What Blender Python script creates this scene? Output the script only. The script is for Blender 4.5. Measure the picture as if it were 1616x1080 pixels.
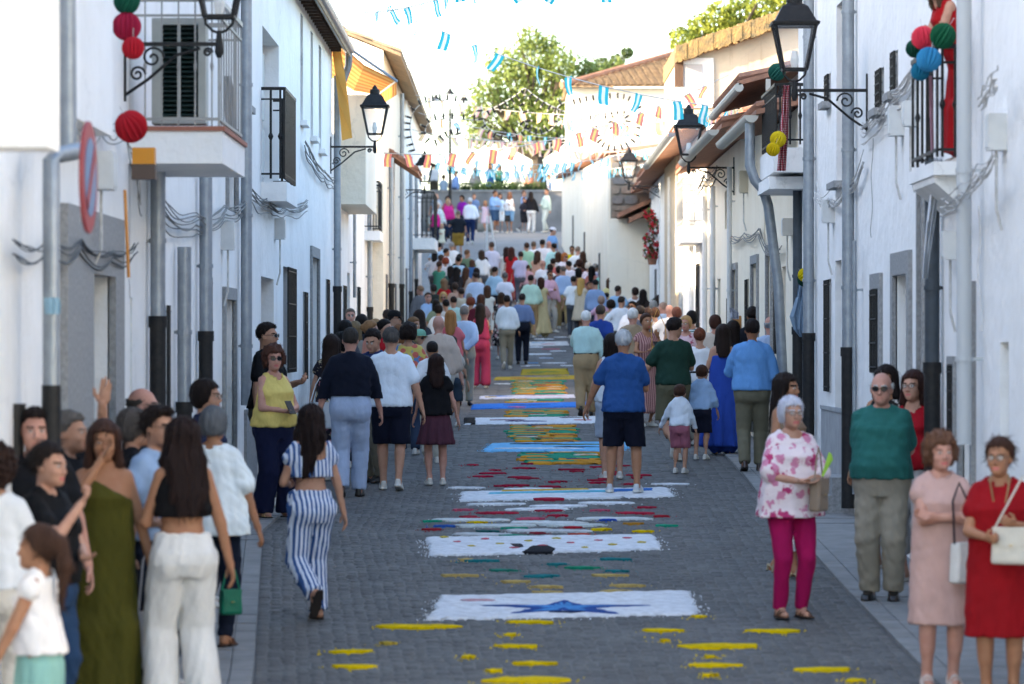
import bpy, bmesh, math, random
import numpy as np
from mathutils import Vector, Matrix, Euler
for o in list(bpy.data.objects): bpy.data.objects.remove(o, do_unlink=True)
SC = bpy.context.scene
COL = SC.collection
rad = math.radians
# ---------------------------------------------------------------- camera
FPX, CX, CY, ZC = 6060.0, 808.0, 540.0, 2.83      # 135 mm lens on a 36 mm frame, level
cd = bpy.data.cameras.new('camera'); cam = bpy.data.objects.new('camera', cd); COL.objects.link(cam)
cam.location = (0, 0, ZC); cam.rotation_euler = (rad(90), 0, 0)
cd.sensor_width = 36; cd.lens = 135; cd.clip_start = 0.5; cd.clip_end = 3000
cd.dof.use_dof = True; cd.dof.focus_distance = 47; cd.dof.aperture_fstop = 3.4
SC.camera = cam
# ---------------------------------------------------------------- sky, sun, exposure
SUN_EL, SUN_AZ = 19.0, 248.0        # compass style: 0 = +Y (up the street), 90 = +X (right)
w = bpy.data.worlds.new('World'); SC.world = w; w.use_nodes = True
nt = w.node_tree; bg = nt.nodes['Background']
sky = nt.nodes.new('ShaderNodeTexSky'); sky.sky_type = 'NISHITA'; sky.sun_disc = False
sky.sun_elevation = rad(SUN_EL); sky.sun_rotation = rad(SUN_AZ)
sky.air_density = 1.0; sky.dust_density = 1.4; sky.ozone_density = 1.0
nt.links.new(sky.outputs[0], bg.inputs[0]); bg.inputs[1].default_value = 0.15
sl = bpy.data.lights.new('sun', 'SUN'); sl.energy = 3.2; sl.angle = rad(0.6); sl.color = (1, .80, .56)
sun = bpy.data.objects.new('sun', sl); COL.objects.link(sun)
sd = Vector((math.sin(rad(SUN_AZ))*math.cos(rad(SUN_EL)), math.cos(rad(SUN_AZ))*math.cos(rad(SUN_EL)), math.sin(rad(SUN_EL))))
sun.rotation_euler = sd.to_track_quat('Z', 'Y').to_euler(); sun.location = (-30, -10, 40)
vs = SC.view_settings; vs.view_transform = 'Standard'; vs.look = 'None'; vs.gamma = 1; vs.exposure = 2.62
vs.use_curve_mapping = False
# ---------------------------------------------------------------- helpers
RNG = random.Random(7)
G_D = [0, 20, 30, 40, 50, 60, 70, 80, 90, 98, 108, 120, 132, 144, 156, 166, 400]
G_Z = [.05, .6, .87, 1.15, 1.38, 1.58, 1.76, 1.92, 2.12, 2.42, 3.1, 4.2, 5.35, 6.5, 7.25, 7.6, 8.0]
def gz(d): return float(np.interp(d, G_D, G_Z))
def P(x, y, d):
    s = FPX/d
    return Vector(((x-CX)/s, d, ZC+(CY-y)/s))
def wallY(x, X): return FPX*X/(x-CX)                 # depth at which a wall plane X=const crosses column x
def pz(y, d): return ZC+(CY-y)*d/FPX
def feetd(y):                                        # depth of a ground point seen at row y
    lo, hi = 12., 166.
    for _ in range(50):
        m = (lo+hi)/2
        if CY+FPX/m*(ZC-gz(m)) > y: lo = m
        else: hi = m
    return lo
def headd(y, h):
    lo, hi = 12., 166.
    for _ in range(50):
        m = (lo+hi)/2
        if CY+FPX/m*(ZC-gz(m)-h) > y: lo = m
        else: hi = m
    return lo
def lin(c):
    if isinstance(c, str):
        c = c.lstrip('#'); c = [int(c[i:i+2], 16)/255 for i in (0, 2, 4)]
        return tuple(((v/12.92) if v <= .04045 else ((v+.055)/1.055)**2.4) for v in c)
    return tuple(c)
def tag(o, label=None, cat=None, group=None, kind=None):
    if label: o['label'] = label
    if cat: o['category'] = cat
    if group: o['group'] = group
    if kind: o['kind'] = kind
    return o
def empty(name, loc=(0,0,0), rz=0):
    o = bpy.data.objects.new(name, None); COL.objects.link(o); o.location = loc; o.rotation_euler = (0,0,rz)
    o.empty_display_size = .2
    return o
def link(name, me, parent=None):
    o = bpy.data.objects.new(name, me); COL.objects.link(o)
    if parent is not None:
        o.parent = parent
    return o
def npmesh(name, v, q, mats, midx=None, smooth=True):
    """quads array -> mesh"""
    me = bpy.data.meshes.new(name)
    v = np.asarray(v, np.float32); q = np.asarray(q, np.int32)
    me.vertices.add(len(v)); me.vertices.foreach_set('co', v.ravel())
    me.loops.add(q.size); me.loops.foreach_set('vertex_index', q.ravel())
    me.polygons.add(len(q)); me.polygons.foreach_set('loop_start', np.arange(len(q), dtype=np.int32)*q.shape[1])
    if midx is not None: me.polygons.foreach_set('material_index', np.asarray(midx, np.int32))
    if smooth: me.polygons.foreach_set('use_smooth', np.ones(len(q), bool))
    for m in (mats if isinstance(mats, (list, tuple)) else [mats]): me.materials.append(m)
    me.update(calc_edges=True); me.validate()
    return me
class MB:
    def __init__(s): s.v = []; s.f = []; s.m = []; s.mi = 0
    def quad(s, *pts):
        n = len(s.v); s.v += [tuple(p) for p in pts]; s.f.append(tuple(range(n, n+len(pts)))); s.m.append(s.mi)
    def box(s, x0, x1, y0, y1, z0, z1, M=None):
        n = len(s.v)
        for x in (x0, x1):
            for y in (y0, y1):
                for z in (z0, z1):
                    p = Vector((x, y, z)); s.v.append(tuple(M @ p if M else p))
        for f in ((0,1,3,2),(4,6,7,5),(0,4,5,1),(2,3,7,6),(0,2,6,4),(1,5,7,3)):
            s.f.append(tuple(n+i for i in f)); s.m.append(s.mi)
        return s
    def bar(s, a, b, w, t=None):                       # square bar
        a = Vector(a); b = Vector(b); t = t or w
        q = (b-a).to_track_quat('Z', 'Y').to_matrix().to_4x4(); q.translation = a
        return s.box(-w/2, w/2, -t/2, t/2, 0, (b-a).length, q)
    def tube(s, pts, r, n=8, cap=True):
        pts = [Vector(p) for p in pts]; rs = r if isinstance(r, (list, tuple)) else [r]*len(pts)
        base = len(s.v); up = None
        for i, p in enumerate(pts):
            t = (pts[min(i+1, len(pts)-1)]-pts[max(i-1, 0)])
            if t.length < 1e-9: t = Vector((0,0,1))
            t.normalize()
            if up is None: up = Vector((0,0,1)) if abs(t.z) < .9 else Vector((1,0,0))
            u = t.cross(up)
            if u.length < 1e-4: u = t.cross(Vector((0,1,0)))
            u.normalize(); w_ = u.cross(t).normalized(); up = w_
            for k in range(n):
                a = 2*math.pi*k/n
                s.v.append(tuple(p+(u*math.cos(a)+w_*math.sin(a))*rs[i]))
        for i in range(len(pts)-1):
            for k in range(n):
                a = base+i*n+k; b = base+i*n+(k+1) % n
                s.f.append((a, b, b+n, a+n)); s.m.append(s.mi)
        if cap:
            s.f.append(tuple(base+k for k in range(n))[::-1]); s.m.append(s.mi)
            s.f.append(tuple(base+(len(pts)-1)*n+k for k in range(n))); s.m.append(s.mi)
        return s
    def lathe(s, prof, c=(0,0,0), n=12, M=None, sides=None):
        base = len(s.v); c = Vector(c)
        for (r, z) in prof:
            for k in range(n):
                a = 2*math.pi*(k+.5)/n; p = Vector((r*math.cos(a), r*math.sin(a), z))
                s.v.append(tuple((M @ p if M else p)+c))
        for i in range(len(prof)-1):
            for k in range(n):
                a = base+i*n+k; b = base+i*n+(k+1) % n
                s.f.append((a, b, b+n, a+n)); s.m.append(s.mi)
        s.f.append(tuple(base+k for k in range(n))[::-1]); s.m.append(s.mi)
        s.f.append(tuple(base+(len(prof)-1)*n+k for k in range(n))); s.m.append(s.mi)
        return s
    def prism(s, poly, ax, t0, t1):
        """polygon in the plane across axis ax ('x','y','z'), extruded t0..t1"""
        def mk(p, t): return {'x': (t, p[0], p[1]), 'y': (p[0], t, p[1]), 'z': (p[0], p[1], t)}[ax]
        n = len(poly); b = len(s.v)
        s.v += [mk(p, t0) for p in poly]+[mk(p, t1) for p in poly]
        s.f.append(tuple(range(b, b+n))); s.m.append(s.mi); s.f.append(tuple(range(b+2*n-1, b+n-1, -1))); s.m.append(s.mi)
        for i in range(n):
            j = (i+1) % n; s.f.append((b+i, b+n+i, b+n+j, b+j)); s.m.append(s.mi)
        return s
    def mesh(s, name, mat, smooth=False, fix=True):
        me = bpy.data.meshes.new(name); me.from_pydata(s.v, [], s.f)
        for m in (mat if isinstance(mat, (list, tuple)) else [mat]): me.materials.append(m)
        if max(s.m, default=0): me.polygons.foreach_set('material_index', s.m)
        if fix:
            bm = bmesh.new(); bm.from_mesh(me); bmesh.ops.recalc_face_normals(bm, faces=bm.faces); bm.to_mesh(me); bm.free()
        if smooth:
            me.polygons.foreach_set('use_smooth', [True]*len(me.polygons))
            try: me.set_sharp_from_angle(angle=rad(40))
            except Exception: pass
        me.update()
        return me
    def build(s, name, mat, parent=None, smooth=False):
        return link(name, s.mesh(name, mat, smooth), parent)
# ---------------------------------------------------------------- materials
MATS = {}
def mat(name, col, rough=.8, col2=None, scale=3., bump=0., bscale=40., metal=0., stretch=None, spec=.35, detail=6, lo=.35, hi=.65, coat=0, island=0., trans=0., emis=None):
    if name in MATS: return MATS[name]
    m = bpy.data.materials.new(name); m.use_nodes = True; nt = m.node_tree; N = nt.nodes; L = nt.links
    b = N['Principled BSDF']; b.inputs['Roughness'].default_value = rough; b.inputs['Metallic'].default_value = metal
    b.inputs['Specular IOR Level'].default_value = spec
    c = lin(col); b.inputs['Base Color'].default_value = (*c, 1)
    if coat: b.inputs['Coat Weight'].default_value = coat
    if col2 is not None or bump or island:
        tc = N.new('ShaderNodeTexCoord'); vec = tc.outputs['Object']
        if stretch:
            mp = N.new('ShaderNodeMapping'); mp.inputs['Scale'].default_value = stretch; L.new(vec, mp.inputs[0]); vec = mp.outputs[0]
    src = None
    if col2 is not None:
        no = N.new('ShaderNodeTexNoise'); no.inputs['Scale'].default_value = scale; no.inputs['Detail'].default_value = detail; no.inputs['Roughness'].default_value = .6
        L.new(vec, no.inputs['Vector'])
        mr = N.new('ShaderNodeMapRange'); mr.inputs[1].default_value = lo; mr.inputs[2].default_value = hi; L.new(no.outputs[0], mr.inputs[0])
        mx = N.new('ShaderNodeMix'); mx.data_type = 'RGBA'; L.new(mr.outputs[0], mx.inputs[0])
        mx.inputs[6].default_value = (*c, 1); mx.inputs[7].default_value = (*lin(col2), 1); src = mx.outputs[2]
    if island:
        g = N.new('ShaderNodeNewGeometry'); mr2 = N.new('ShaderNodeMapRange'); mr2.inputs[3].default_value = 1-island; mr2.inputs[4].default_value = 1+island
        L.new(g.outputs['Random Per Island'], mr2.inputs[0])
        hs = N.new('ShaderNodeHueSaturation'); L.new(mr2.outputs[0], hs.inputs['Value'])
        if src: L.new(src, hs.inputs['Color'])
        else: hs.inputs['Color'].default_value = (*c, 1)
        src = hs.outputs[0]
    if src: L.new(src, b.inputs['Base Color'])
    if bump:
        nb = N.new('ShaderNodeTexNoise'); nb.inputs['Scale'].default_value = bscale; nb.inputs['Detail'].default_value = 5; L.new(vec, nb.inputs['Vector'])
        bp = N.new('ShaderNodeBump'); bp.inputs['Strength'].default_value = bump; bp.inputs['Distance'].default_value = .02
        L.new(nb.outputs[0], bp.inputs['Height']); L.new(bp.outputs[0], b.inputs['Normal'])
    if trans:
        out = N['Material Output']; tr = N.new('ShaderNodeBsdfTranslucent'); ms = N.new('ShaderNodeMixShader'); ms.inputs[0].default_value = trans
        if src: L.new(src, tr.inputs[0])
        else: tr.inputs[0].default_value = (*c, 1)
        L.new(b.outputs[0], ms.inputs[1]); L.new(tr.outputs[0], ms.inputs[2]); L.new(ms.outputs[0], out.inputs[0])
    MATS[name] = m
    return m
def glassmat(name, col=(.9,.95,.95), alpha=.25, rough=.05):
    if name in MATS: return MATS[name]
    m = bpy.data.materials.new(name); m.use_nodes = True; b = m.node_tree.nodes['Principled BSDF']
    b.inputs['Base Color'].default_value = (*lin(col), 1); b.inputs['Roughness'].default_value = rough; b.inputs['Alpha'].default_value = alpha
    MATS[name] = m; return m
# ---------------------------------------------------------------- materials of the place
def limewash(name, c=(.84, .835, .82), c2=(.76, .755, .735), stain=.35):
    if name in MATS: return MATS[name]
    m = bpy.data.materials.new(name); m.use_nodes = True; nt = m.node_tree; N = nt.nodes; L = nt.links; b = N['Principled BSDF']
    b.inputs['Roughness'].default_value = .9; b.inputs['Specular IOR Level'].default_value = .15
    ge = N.new('ShaderNodeNewGeometry'); pos = ge.outputs['Position']
    n1 = N.new('ShaderNodeTexNoise'); n1.inputs['Scale'].default_value = .9; n1.inputs['Detail'].default_value = 8; L.new(pos, n1.inputs['Vector'])
    mp = N.new('ShaderNodeMapping'); mp.inputs['Scale'].default_value = (5, 5, .35); L.new(pos, mp.inputs[0])
    n2 = N.new('ShaderNodeTexNoise'); n2.inputs['Scale'].default_value = 1.6; n2.inputs['Detail'].default_value = 9; n2.inputs['Roughness'].default_value = .7; L.new(mp.outputs[0], n2.inputs['Vector'])
    r1 = N.new('ShaderNodeMapRange'); r1.inputs[1].default_value = .38; r1.inputs[2].default_value = .72; L.new(n1.outputs[0], r1.inputs[0])
    r2 = N.new('ShaderNodeMapRange'); r2.inputs[1].default_value = .56; r2.inputs[2].default_value = .80; r2.inputs[4].default_value = stain; L.new(n2.outputs[0], r2.inputs[0])
    m1 = N.new('ShaderNodeMix'); m1.data_type = 'RGBA'; L.new(r1.outputs[0], m1.inputs[0]); m1.inputs[6].default_value = (*c, 1); m1.inputs[7].default_value = (*c2, 1)
    m2 = N.new('ShaderNodeMix'); m2.data_type = 'RGBA'; L.new(r2.outputs[0], m2.inputs[0]); L.new(m1.outputs[2], m2.inputs[6]); m2.inputs[7].default_value = (c2[0]*.62, c2[1]*.6, c2[2]*.56, 1)
    sx = N.new('ShaderNodeSeparateXYZ'); L.new(pos, sx.inputs[0])
    def mth(o_, a, b_=None):
        q = N.new('ShaderNodeMath'); q.operation = o_
        for i, v_ in enumerate((a, b_)):
            if v_ is None: continue
            if isinstance(v_, (int, float)): q.inputs[i].default_value = v_
            else: L.new(v_, q.inputs[i])
        return q.outputs[0]
    hgt = mth('SUBTRACT', sx.outputs['Z'], mth('MULTIPLY', sx.outputs['Y'], .0275))
    n4 = N.new('ShaderNodeTexNoise'); n4.inputs['Scale'].default_value = 2.6; n4.inputs['Detail'].default_value = 9; n4.inputs['Roughness'].default_value = .75; L.new(pos, n4.inputs['Vector'])
    r4 = N.new('ShaderNodeMapRange'); r4.inputs[1].default_value = 1.25; r4.inputs[2].default_value = .25; L.new(hgt, r4.inputs[0])
    r5 = N.new('ShaderNodeMapRange'); r5.inputs[1].default_value = .42; r5.inputs[2].default_value = .62; r5.inputs[4].default_value = .75; L.new(n4.outputs[0], r5.inputs[0])
    m3 = N.new('ShaderNodeMix'); m3.data_type = 'RGBA'; L.new(mth('MULTIPLY', r4.outputs[0], r5.outputs[0]), m3.inputs[0]); L.new(m2.outputs[2], m3.inputs[6]); m3.inputs[7].default_value = (c2[0]*.55, c2[1]*.54, c2[2]*.52, 1)
    vo = N.new('ShaderNodeTexVoronoi'); vo.feature = 'DISTANCE_TO_EDGE'; vo.inputs['Scale'].default_value = .55
    mv = N.new('ShaderNodeMix'); mv.data_type = 'VECTOR'; mv.inputs[0].default_value = .35; L.new(pos, mv.inputs[4]); L.new(n4.outputs['Color'], mv.inputs[5]); L.new(mv.outputs[1], vo.inputs['Vector'])
    r6 = N.new('ShaderNodeMapRange'); r6.inputs[1].default_value = .006; r6.inputs[2].default_value = .0; r6.inputs[4].default_value = .35; L.new(vo.outputs[0], r6.inputs[0])
    m4 = N.new('ShaderNodeMix'); m4.data_type = 'RGBA'; L.new(mth('MULTIPLY', r6.outputs[0], r1.outputs[0]), m4.inputs[0]); L.new(m3.outputs[2], m4.inputs[6]); m4.inputs[7].default_value = (.25, .25, .24, 1)
    L.new(m4.outputs[2], b.inputs['Base Color'])
    n3 = N.new('ShaderNodeTexNoise'); n3.inputs['Scale'].default_value = 5; n3.inputs['Detail'].default_value = 8; L.new(pos, n3.inputs['Vector'])
    bp = N.new('ShaderNodeBump'); bp.inputs['Strength'].default_value = .55; bp.inputs['Distance'].default_value = .05; L.new(n3.outputs[0], bp.inputs['Height']); L.new(bp.outputs[0], b.inputs['Normal'])
    MATS[name] = m; return m
LIME = limewash('lime_white'); LIME2 = limewash('lime_white_old', (.82, .81, .78), (.73, .715, .68), .5)
CREAM_GLOW = limewash('sun_warmed_cream', (.86, .78, .64), (.80, .71, .56), .4); OCHRE = limewash('ochre_wash', (.62, .46, .28), (.55, .40, .25), .5)  # cream carries the warm sunlit glow of these walls in its base colour
BEIGE = limewash('beige_render', (.50, .43, .33), (.40, .34, .26), .9)
GRANITE = mat('granite', (.33, .33, .325), .85, (.22, .22, .22), 30, .3, 60, detail=8)
CONC = mat('concrete', (.30, .295, .285), .9, (.20, .20, .195), 3, .3, 30)
GALV = mat('galvanised', (.34, .37, .40), .42, (.24, .27, .30), 9, .1, 30, metal=.55, detail=8, lo=.3, hi=.7)
BLACKI = mat('black_iron', (.010, .010, .011), .5, (.02, .019, .018), 20, .15, 60, spec=.25)
SLATEP = mat('slate_paint', (.05, .065, .08), .5, (.035, .045, .055), 8)
WOOD = mat('old_wood', (.10, .055, .035), .7, (.06, .035, .022), 6, .4, 30, stretch=(6, 6, .6))
WOODG = mat('grey_wood', (.16, .15, .14), .7, (.10, .095, .09), 6, .4, 30, stretch=(6, 6, .6))
DARK = mat('dark_interior', (.012, .012, .014), .8)
TERRA = mat('terracotta', (.35, .165, .10), .85, (.22, .115, .075), 5, .4, 40, island=.25)
TILEO = mat('old_tile', (.44, .30, .18), .9, (.27, .20, .13), 4, .5, 30, island=.3)
GREYF = mat('grey_frame', (.42, .44, .42), .6, (.36, .38, .36), 6)
GREENS = mat('green_louvre', (.012, .035, .034), .45)
PVC = mat('white_plastic', (.62, .63, .62), .5, (.55, .56, .55), 6)
CABLE = mat('cable_grey', (.27, .26, .24), .7, (.12, .12, .12), 12); CABLEB = mat('cable_black', (.03, .03, .032), .6)
CABLEW = mat('cable_painted', (.60, .59, .57), .8, (.42, .41, .39), 12)
PAVE = mat('pavement_stone', (.23, .227, .222), .85, (.17, .168, .165), 4, .25, 40, island=.10)
# ---------------------------------------------------------------- ground, road, pavements
def sheet(name, xs, dz, m, ys=None, kind='structure'):
    B = MB(); ys = ys or G_D
    for i in range(len(ys)-1):
        a, b = ys[i], ys[i+1]; xa = xs(a); xb = xs(b)
        B.quad((xa[0], a, gz(a)+dz), (xa[1], a, gz(a)+dz), (xb[1], b, gz(b)+dz), (xb[0], b, gz(b)+dz))
    return tag(B.build(name, m), kind=kind)
KL = ([0, 14, 20, 24, 30, 36, 38, 60, 125, 130, 170], [-1.2, -1.3, -1.48, -1.62, -1.98, -2.34, -2.3, -2.38, -2.4, -4, -6])
KR = ([0, 30, 42, 44, 60, 105, 144, 170], [2.68, 2.62, 2.66, 2.70, 2.80, 3.2, 1.7, 3.0])
kl = lambda d: float(np.interp(d, *KL)); kr = lambda d: float(np.interp(d, *KR))
ROADM = mat('worn_road', (.13, .126, .12), .8, (.09, .087, .083), 2.2, .8, 9, detail=9)
EARTH = mat('dry_earth', (.22, .19, .14), .95, (.16, .14, .10), .3)
yy = sorted(set(list(range(0, 168, 2))+G_D))
B = MB(); ge_ = [-30]+[y for y in G_D]+[900]
for i in range(len(ge_)-1):
    a, b = ge_[i], ge_[i+1]
    za = gz(max(a, 0))-.08; zb = gz(max(b, 0))-.08
    B.quad((-300, a, za), (300, a, za), (300, b, zb), (-300, b, zb))
tag(B.build('ground', EARTH), kind='structure')
sheet('road', lambda d: (-3.4 if d < 126 else -9, 4.3 if d < 106 else (2.9 if d < 150 else 6)), 0, ROADM, [y for y in yy if y <= 112])
sheet('square', lambda d: (-3.4 if d < 122 else -9, 2.9 if d < 150 else 6), 0, mat('square_concrete', (.25, .245, .24), .85, (.19, .187, .18), 1.5, .4, 12), [y for y in yy if y >= 112])
# setts of the carriageway, too many and too thin on the slope to pick apart
rs = np.random.RandomState(3); vs_, qs_ = [], []; off = 0; y = 17.0
while y < 112:
    k_ = 1 if y < 44 else (1.5 if y < 60 else 2.6); pit = .076*k_+rs.uniform(-.008, .008); x0 = kl(y); x1 = kr(y); n = int((x1-x0)/(.088*k_))
    e = np.linspace(x0, x1, n+1)+np.concatenate([[0], rs.uniform(-.014, .014, n-1)*k_, [0]]); y0 = y+rs.uniform(-.008, .008, n); y1 = y+pit-.010+rs.uniform(-.008, .008, n)
    xa = e[:-1]+.005; xb = e[1:]-.005; t = .006+rs.uniform(-.002, .003, n); tl = rs.uniform(-.003, .003, (4, n)); i_ = .010; g0 = np.interp(y0, G_D, G_Z); g1 = np.interp(y1, G_D, G_Z)
    low = .001
    V = np.stack([np.stack([xa, y0, g0+low], 1), np.stack([xb, y0, g0+low], 1), np.stack([xb, y1, g1+low], 1), np.stack([xa, y1, g1+low], 1),
                  np.stack([xa+i_, y0+i_, g0+t+tl[0]], 1), np.stack([xb-i_, y0+i_, g0+t+tl[1]], 1), np.stack([xb-i_, y1-i_, g1+t+tl[2]], 1), np.stack([xa+i_, y1-i_, g1+t+tl[3]], 1)], 1).reshape(-1, 3)
    f = np.array([[4, 5, 6, 7], [0, 1, 5, 4], [1, 2, 6, 5], [2, 3, 7, 6], [3, 0, 4, 7]])
    q = (f[None]+8*np.arange(n)[:, None, None]).reshape(-1, 4)+off; off += 8*n; vs_.append(V); qs_.append(q); y += pit
SETT = mat('sett_stone', (.114, .110, .106), .8, (.080, .077, .074), 1.1, .35, 70, island=.22, detail=8)
tag(link('setts', npmesh('setts', np.concatenate(vs_), np.concatenate(qs_), SETT, smooth=False)), kind='stuff')
# pavements: slabs with a kerb step
def pavement(name, inner, outer, d0, d1, step, label):
    t = empty(name, (0, d0, gz(d0))); tag(t, kind='structure'); r = random.Random(5); d = d0; B0 = MB()
    while d < d1:
        e = min(d+step*r.uniform(.92, 1.08), d1); B = MB(); g = .006
        a0, a1, b0, b1 = inner(d+g), inner(e-g), outer(d+g), outer(e-g)
        z0, z1 = gz(d)+.03+r.uniform(-.003, .003), gz(e)+.03+r.uniform(-.003, .003)
        kw = .14*(1 if b0 < a0 else -1)     # the kerb stone
        for (p0, p1, q0, q1, nm) in ((a0, a1, a0-kw, a1-kw, 'kerb_stone'), (a0-kw*1.05, a1-kw*1.05, b0, b1, 'slab')):
            B = MB(); tt = [(p0, d+g, z0), (q0, d+g, z0), (q1, e-g, z1), (p1, e-g, z1)]; bb = [(x_, y_, z_-.25) for x_, y_, z_ in tt]
            B.quad(*tt); B.quad(*bb[::-1])
            for k in range(4): B.quad(tt[k], bb[k], bb[(k+1) % 4], tt[(k+1) % 4])
            o = B.build(nm, PAVE, t); o.location = (0, -d0, -gz(d0))
        d = e
    return t
pavement('pavement_right', kr, lambda d: 3.6, 17, 60, .62, '')
pavement('pavement_left', kl, lambda d: -3.1, 15, 62, .62, '')
sheet('pavement_far_right', lambda d: (kr(d), 4.3), .03, PAVE, [60, 66, 72, 80, 88, 96, 104]); sheet('pavement_far_left', lambda d: (-3.1, kl(d)), .03, PAVE, [62, 70, 80, 90, 98, 108, 120])
# ---------------------------------------------------------------- houses
def barrel_roof(parent, x0, x1, y0, y1, z0, z1, m=TILEO, step=.24, name='roof'):
    """slope from eave (x0,z0) to ridge (x1,z1), running y0..y1: barrel tile rows as real ridges"""
    B = MB(); n = max(2, int((y1-y0)/step)); st = (y1-y0)/n; nr = 6
    for i in range(n):
        a = y0+i*st
        for (c, r, up) in ((a+st*.5, st*.30, 1), ):
            for k in range(nr):
                t0, t1 = k/nr, (k+1)/nr
                pts = []
                for t, lift in ((t0, .03), (t1, .0)):
                    row = []
                    for j in range(5):
                        an = math.pi*j/4; row.append((x0+(x1-x0)*t, c-math.cos(an)*r, z0+(z1-z0)*t+math.sin(an)*r*.8+lift+.04))
                    pts.append(row)
                for j in range(4): B.quad(pts[0][j], pts[0][j+1], pts[1][j+1], pts[1][j])
    B.quad((x0, y0, z0+.03), (x0, y1, z0+.03), (x1, y1, z1+.03), (x1, y0, z1+.03)); B.quad((x0, y0, z0-.03), (x0, y1, z0-.03), (x1, y1, z1-.03), (x1, y0, z1-.03))
    B.quad((x0, y0, z0+.03), (x0, y1, z0+.03), (x0, y1, z0-.03), (x0, y0, z0-.03)); B.quad((x0, y0, z0+.03), (x1, y0, z1+.03), (x1, y0, z1-.03), (x0, y0, z0-.03))
    o = B.build(name, m, parent); o['kind'] = 'stuff' if False else None if False else 'part'
    del o['kind']
    return o
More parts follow.
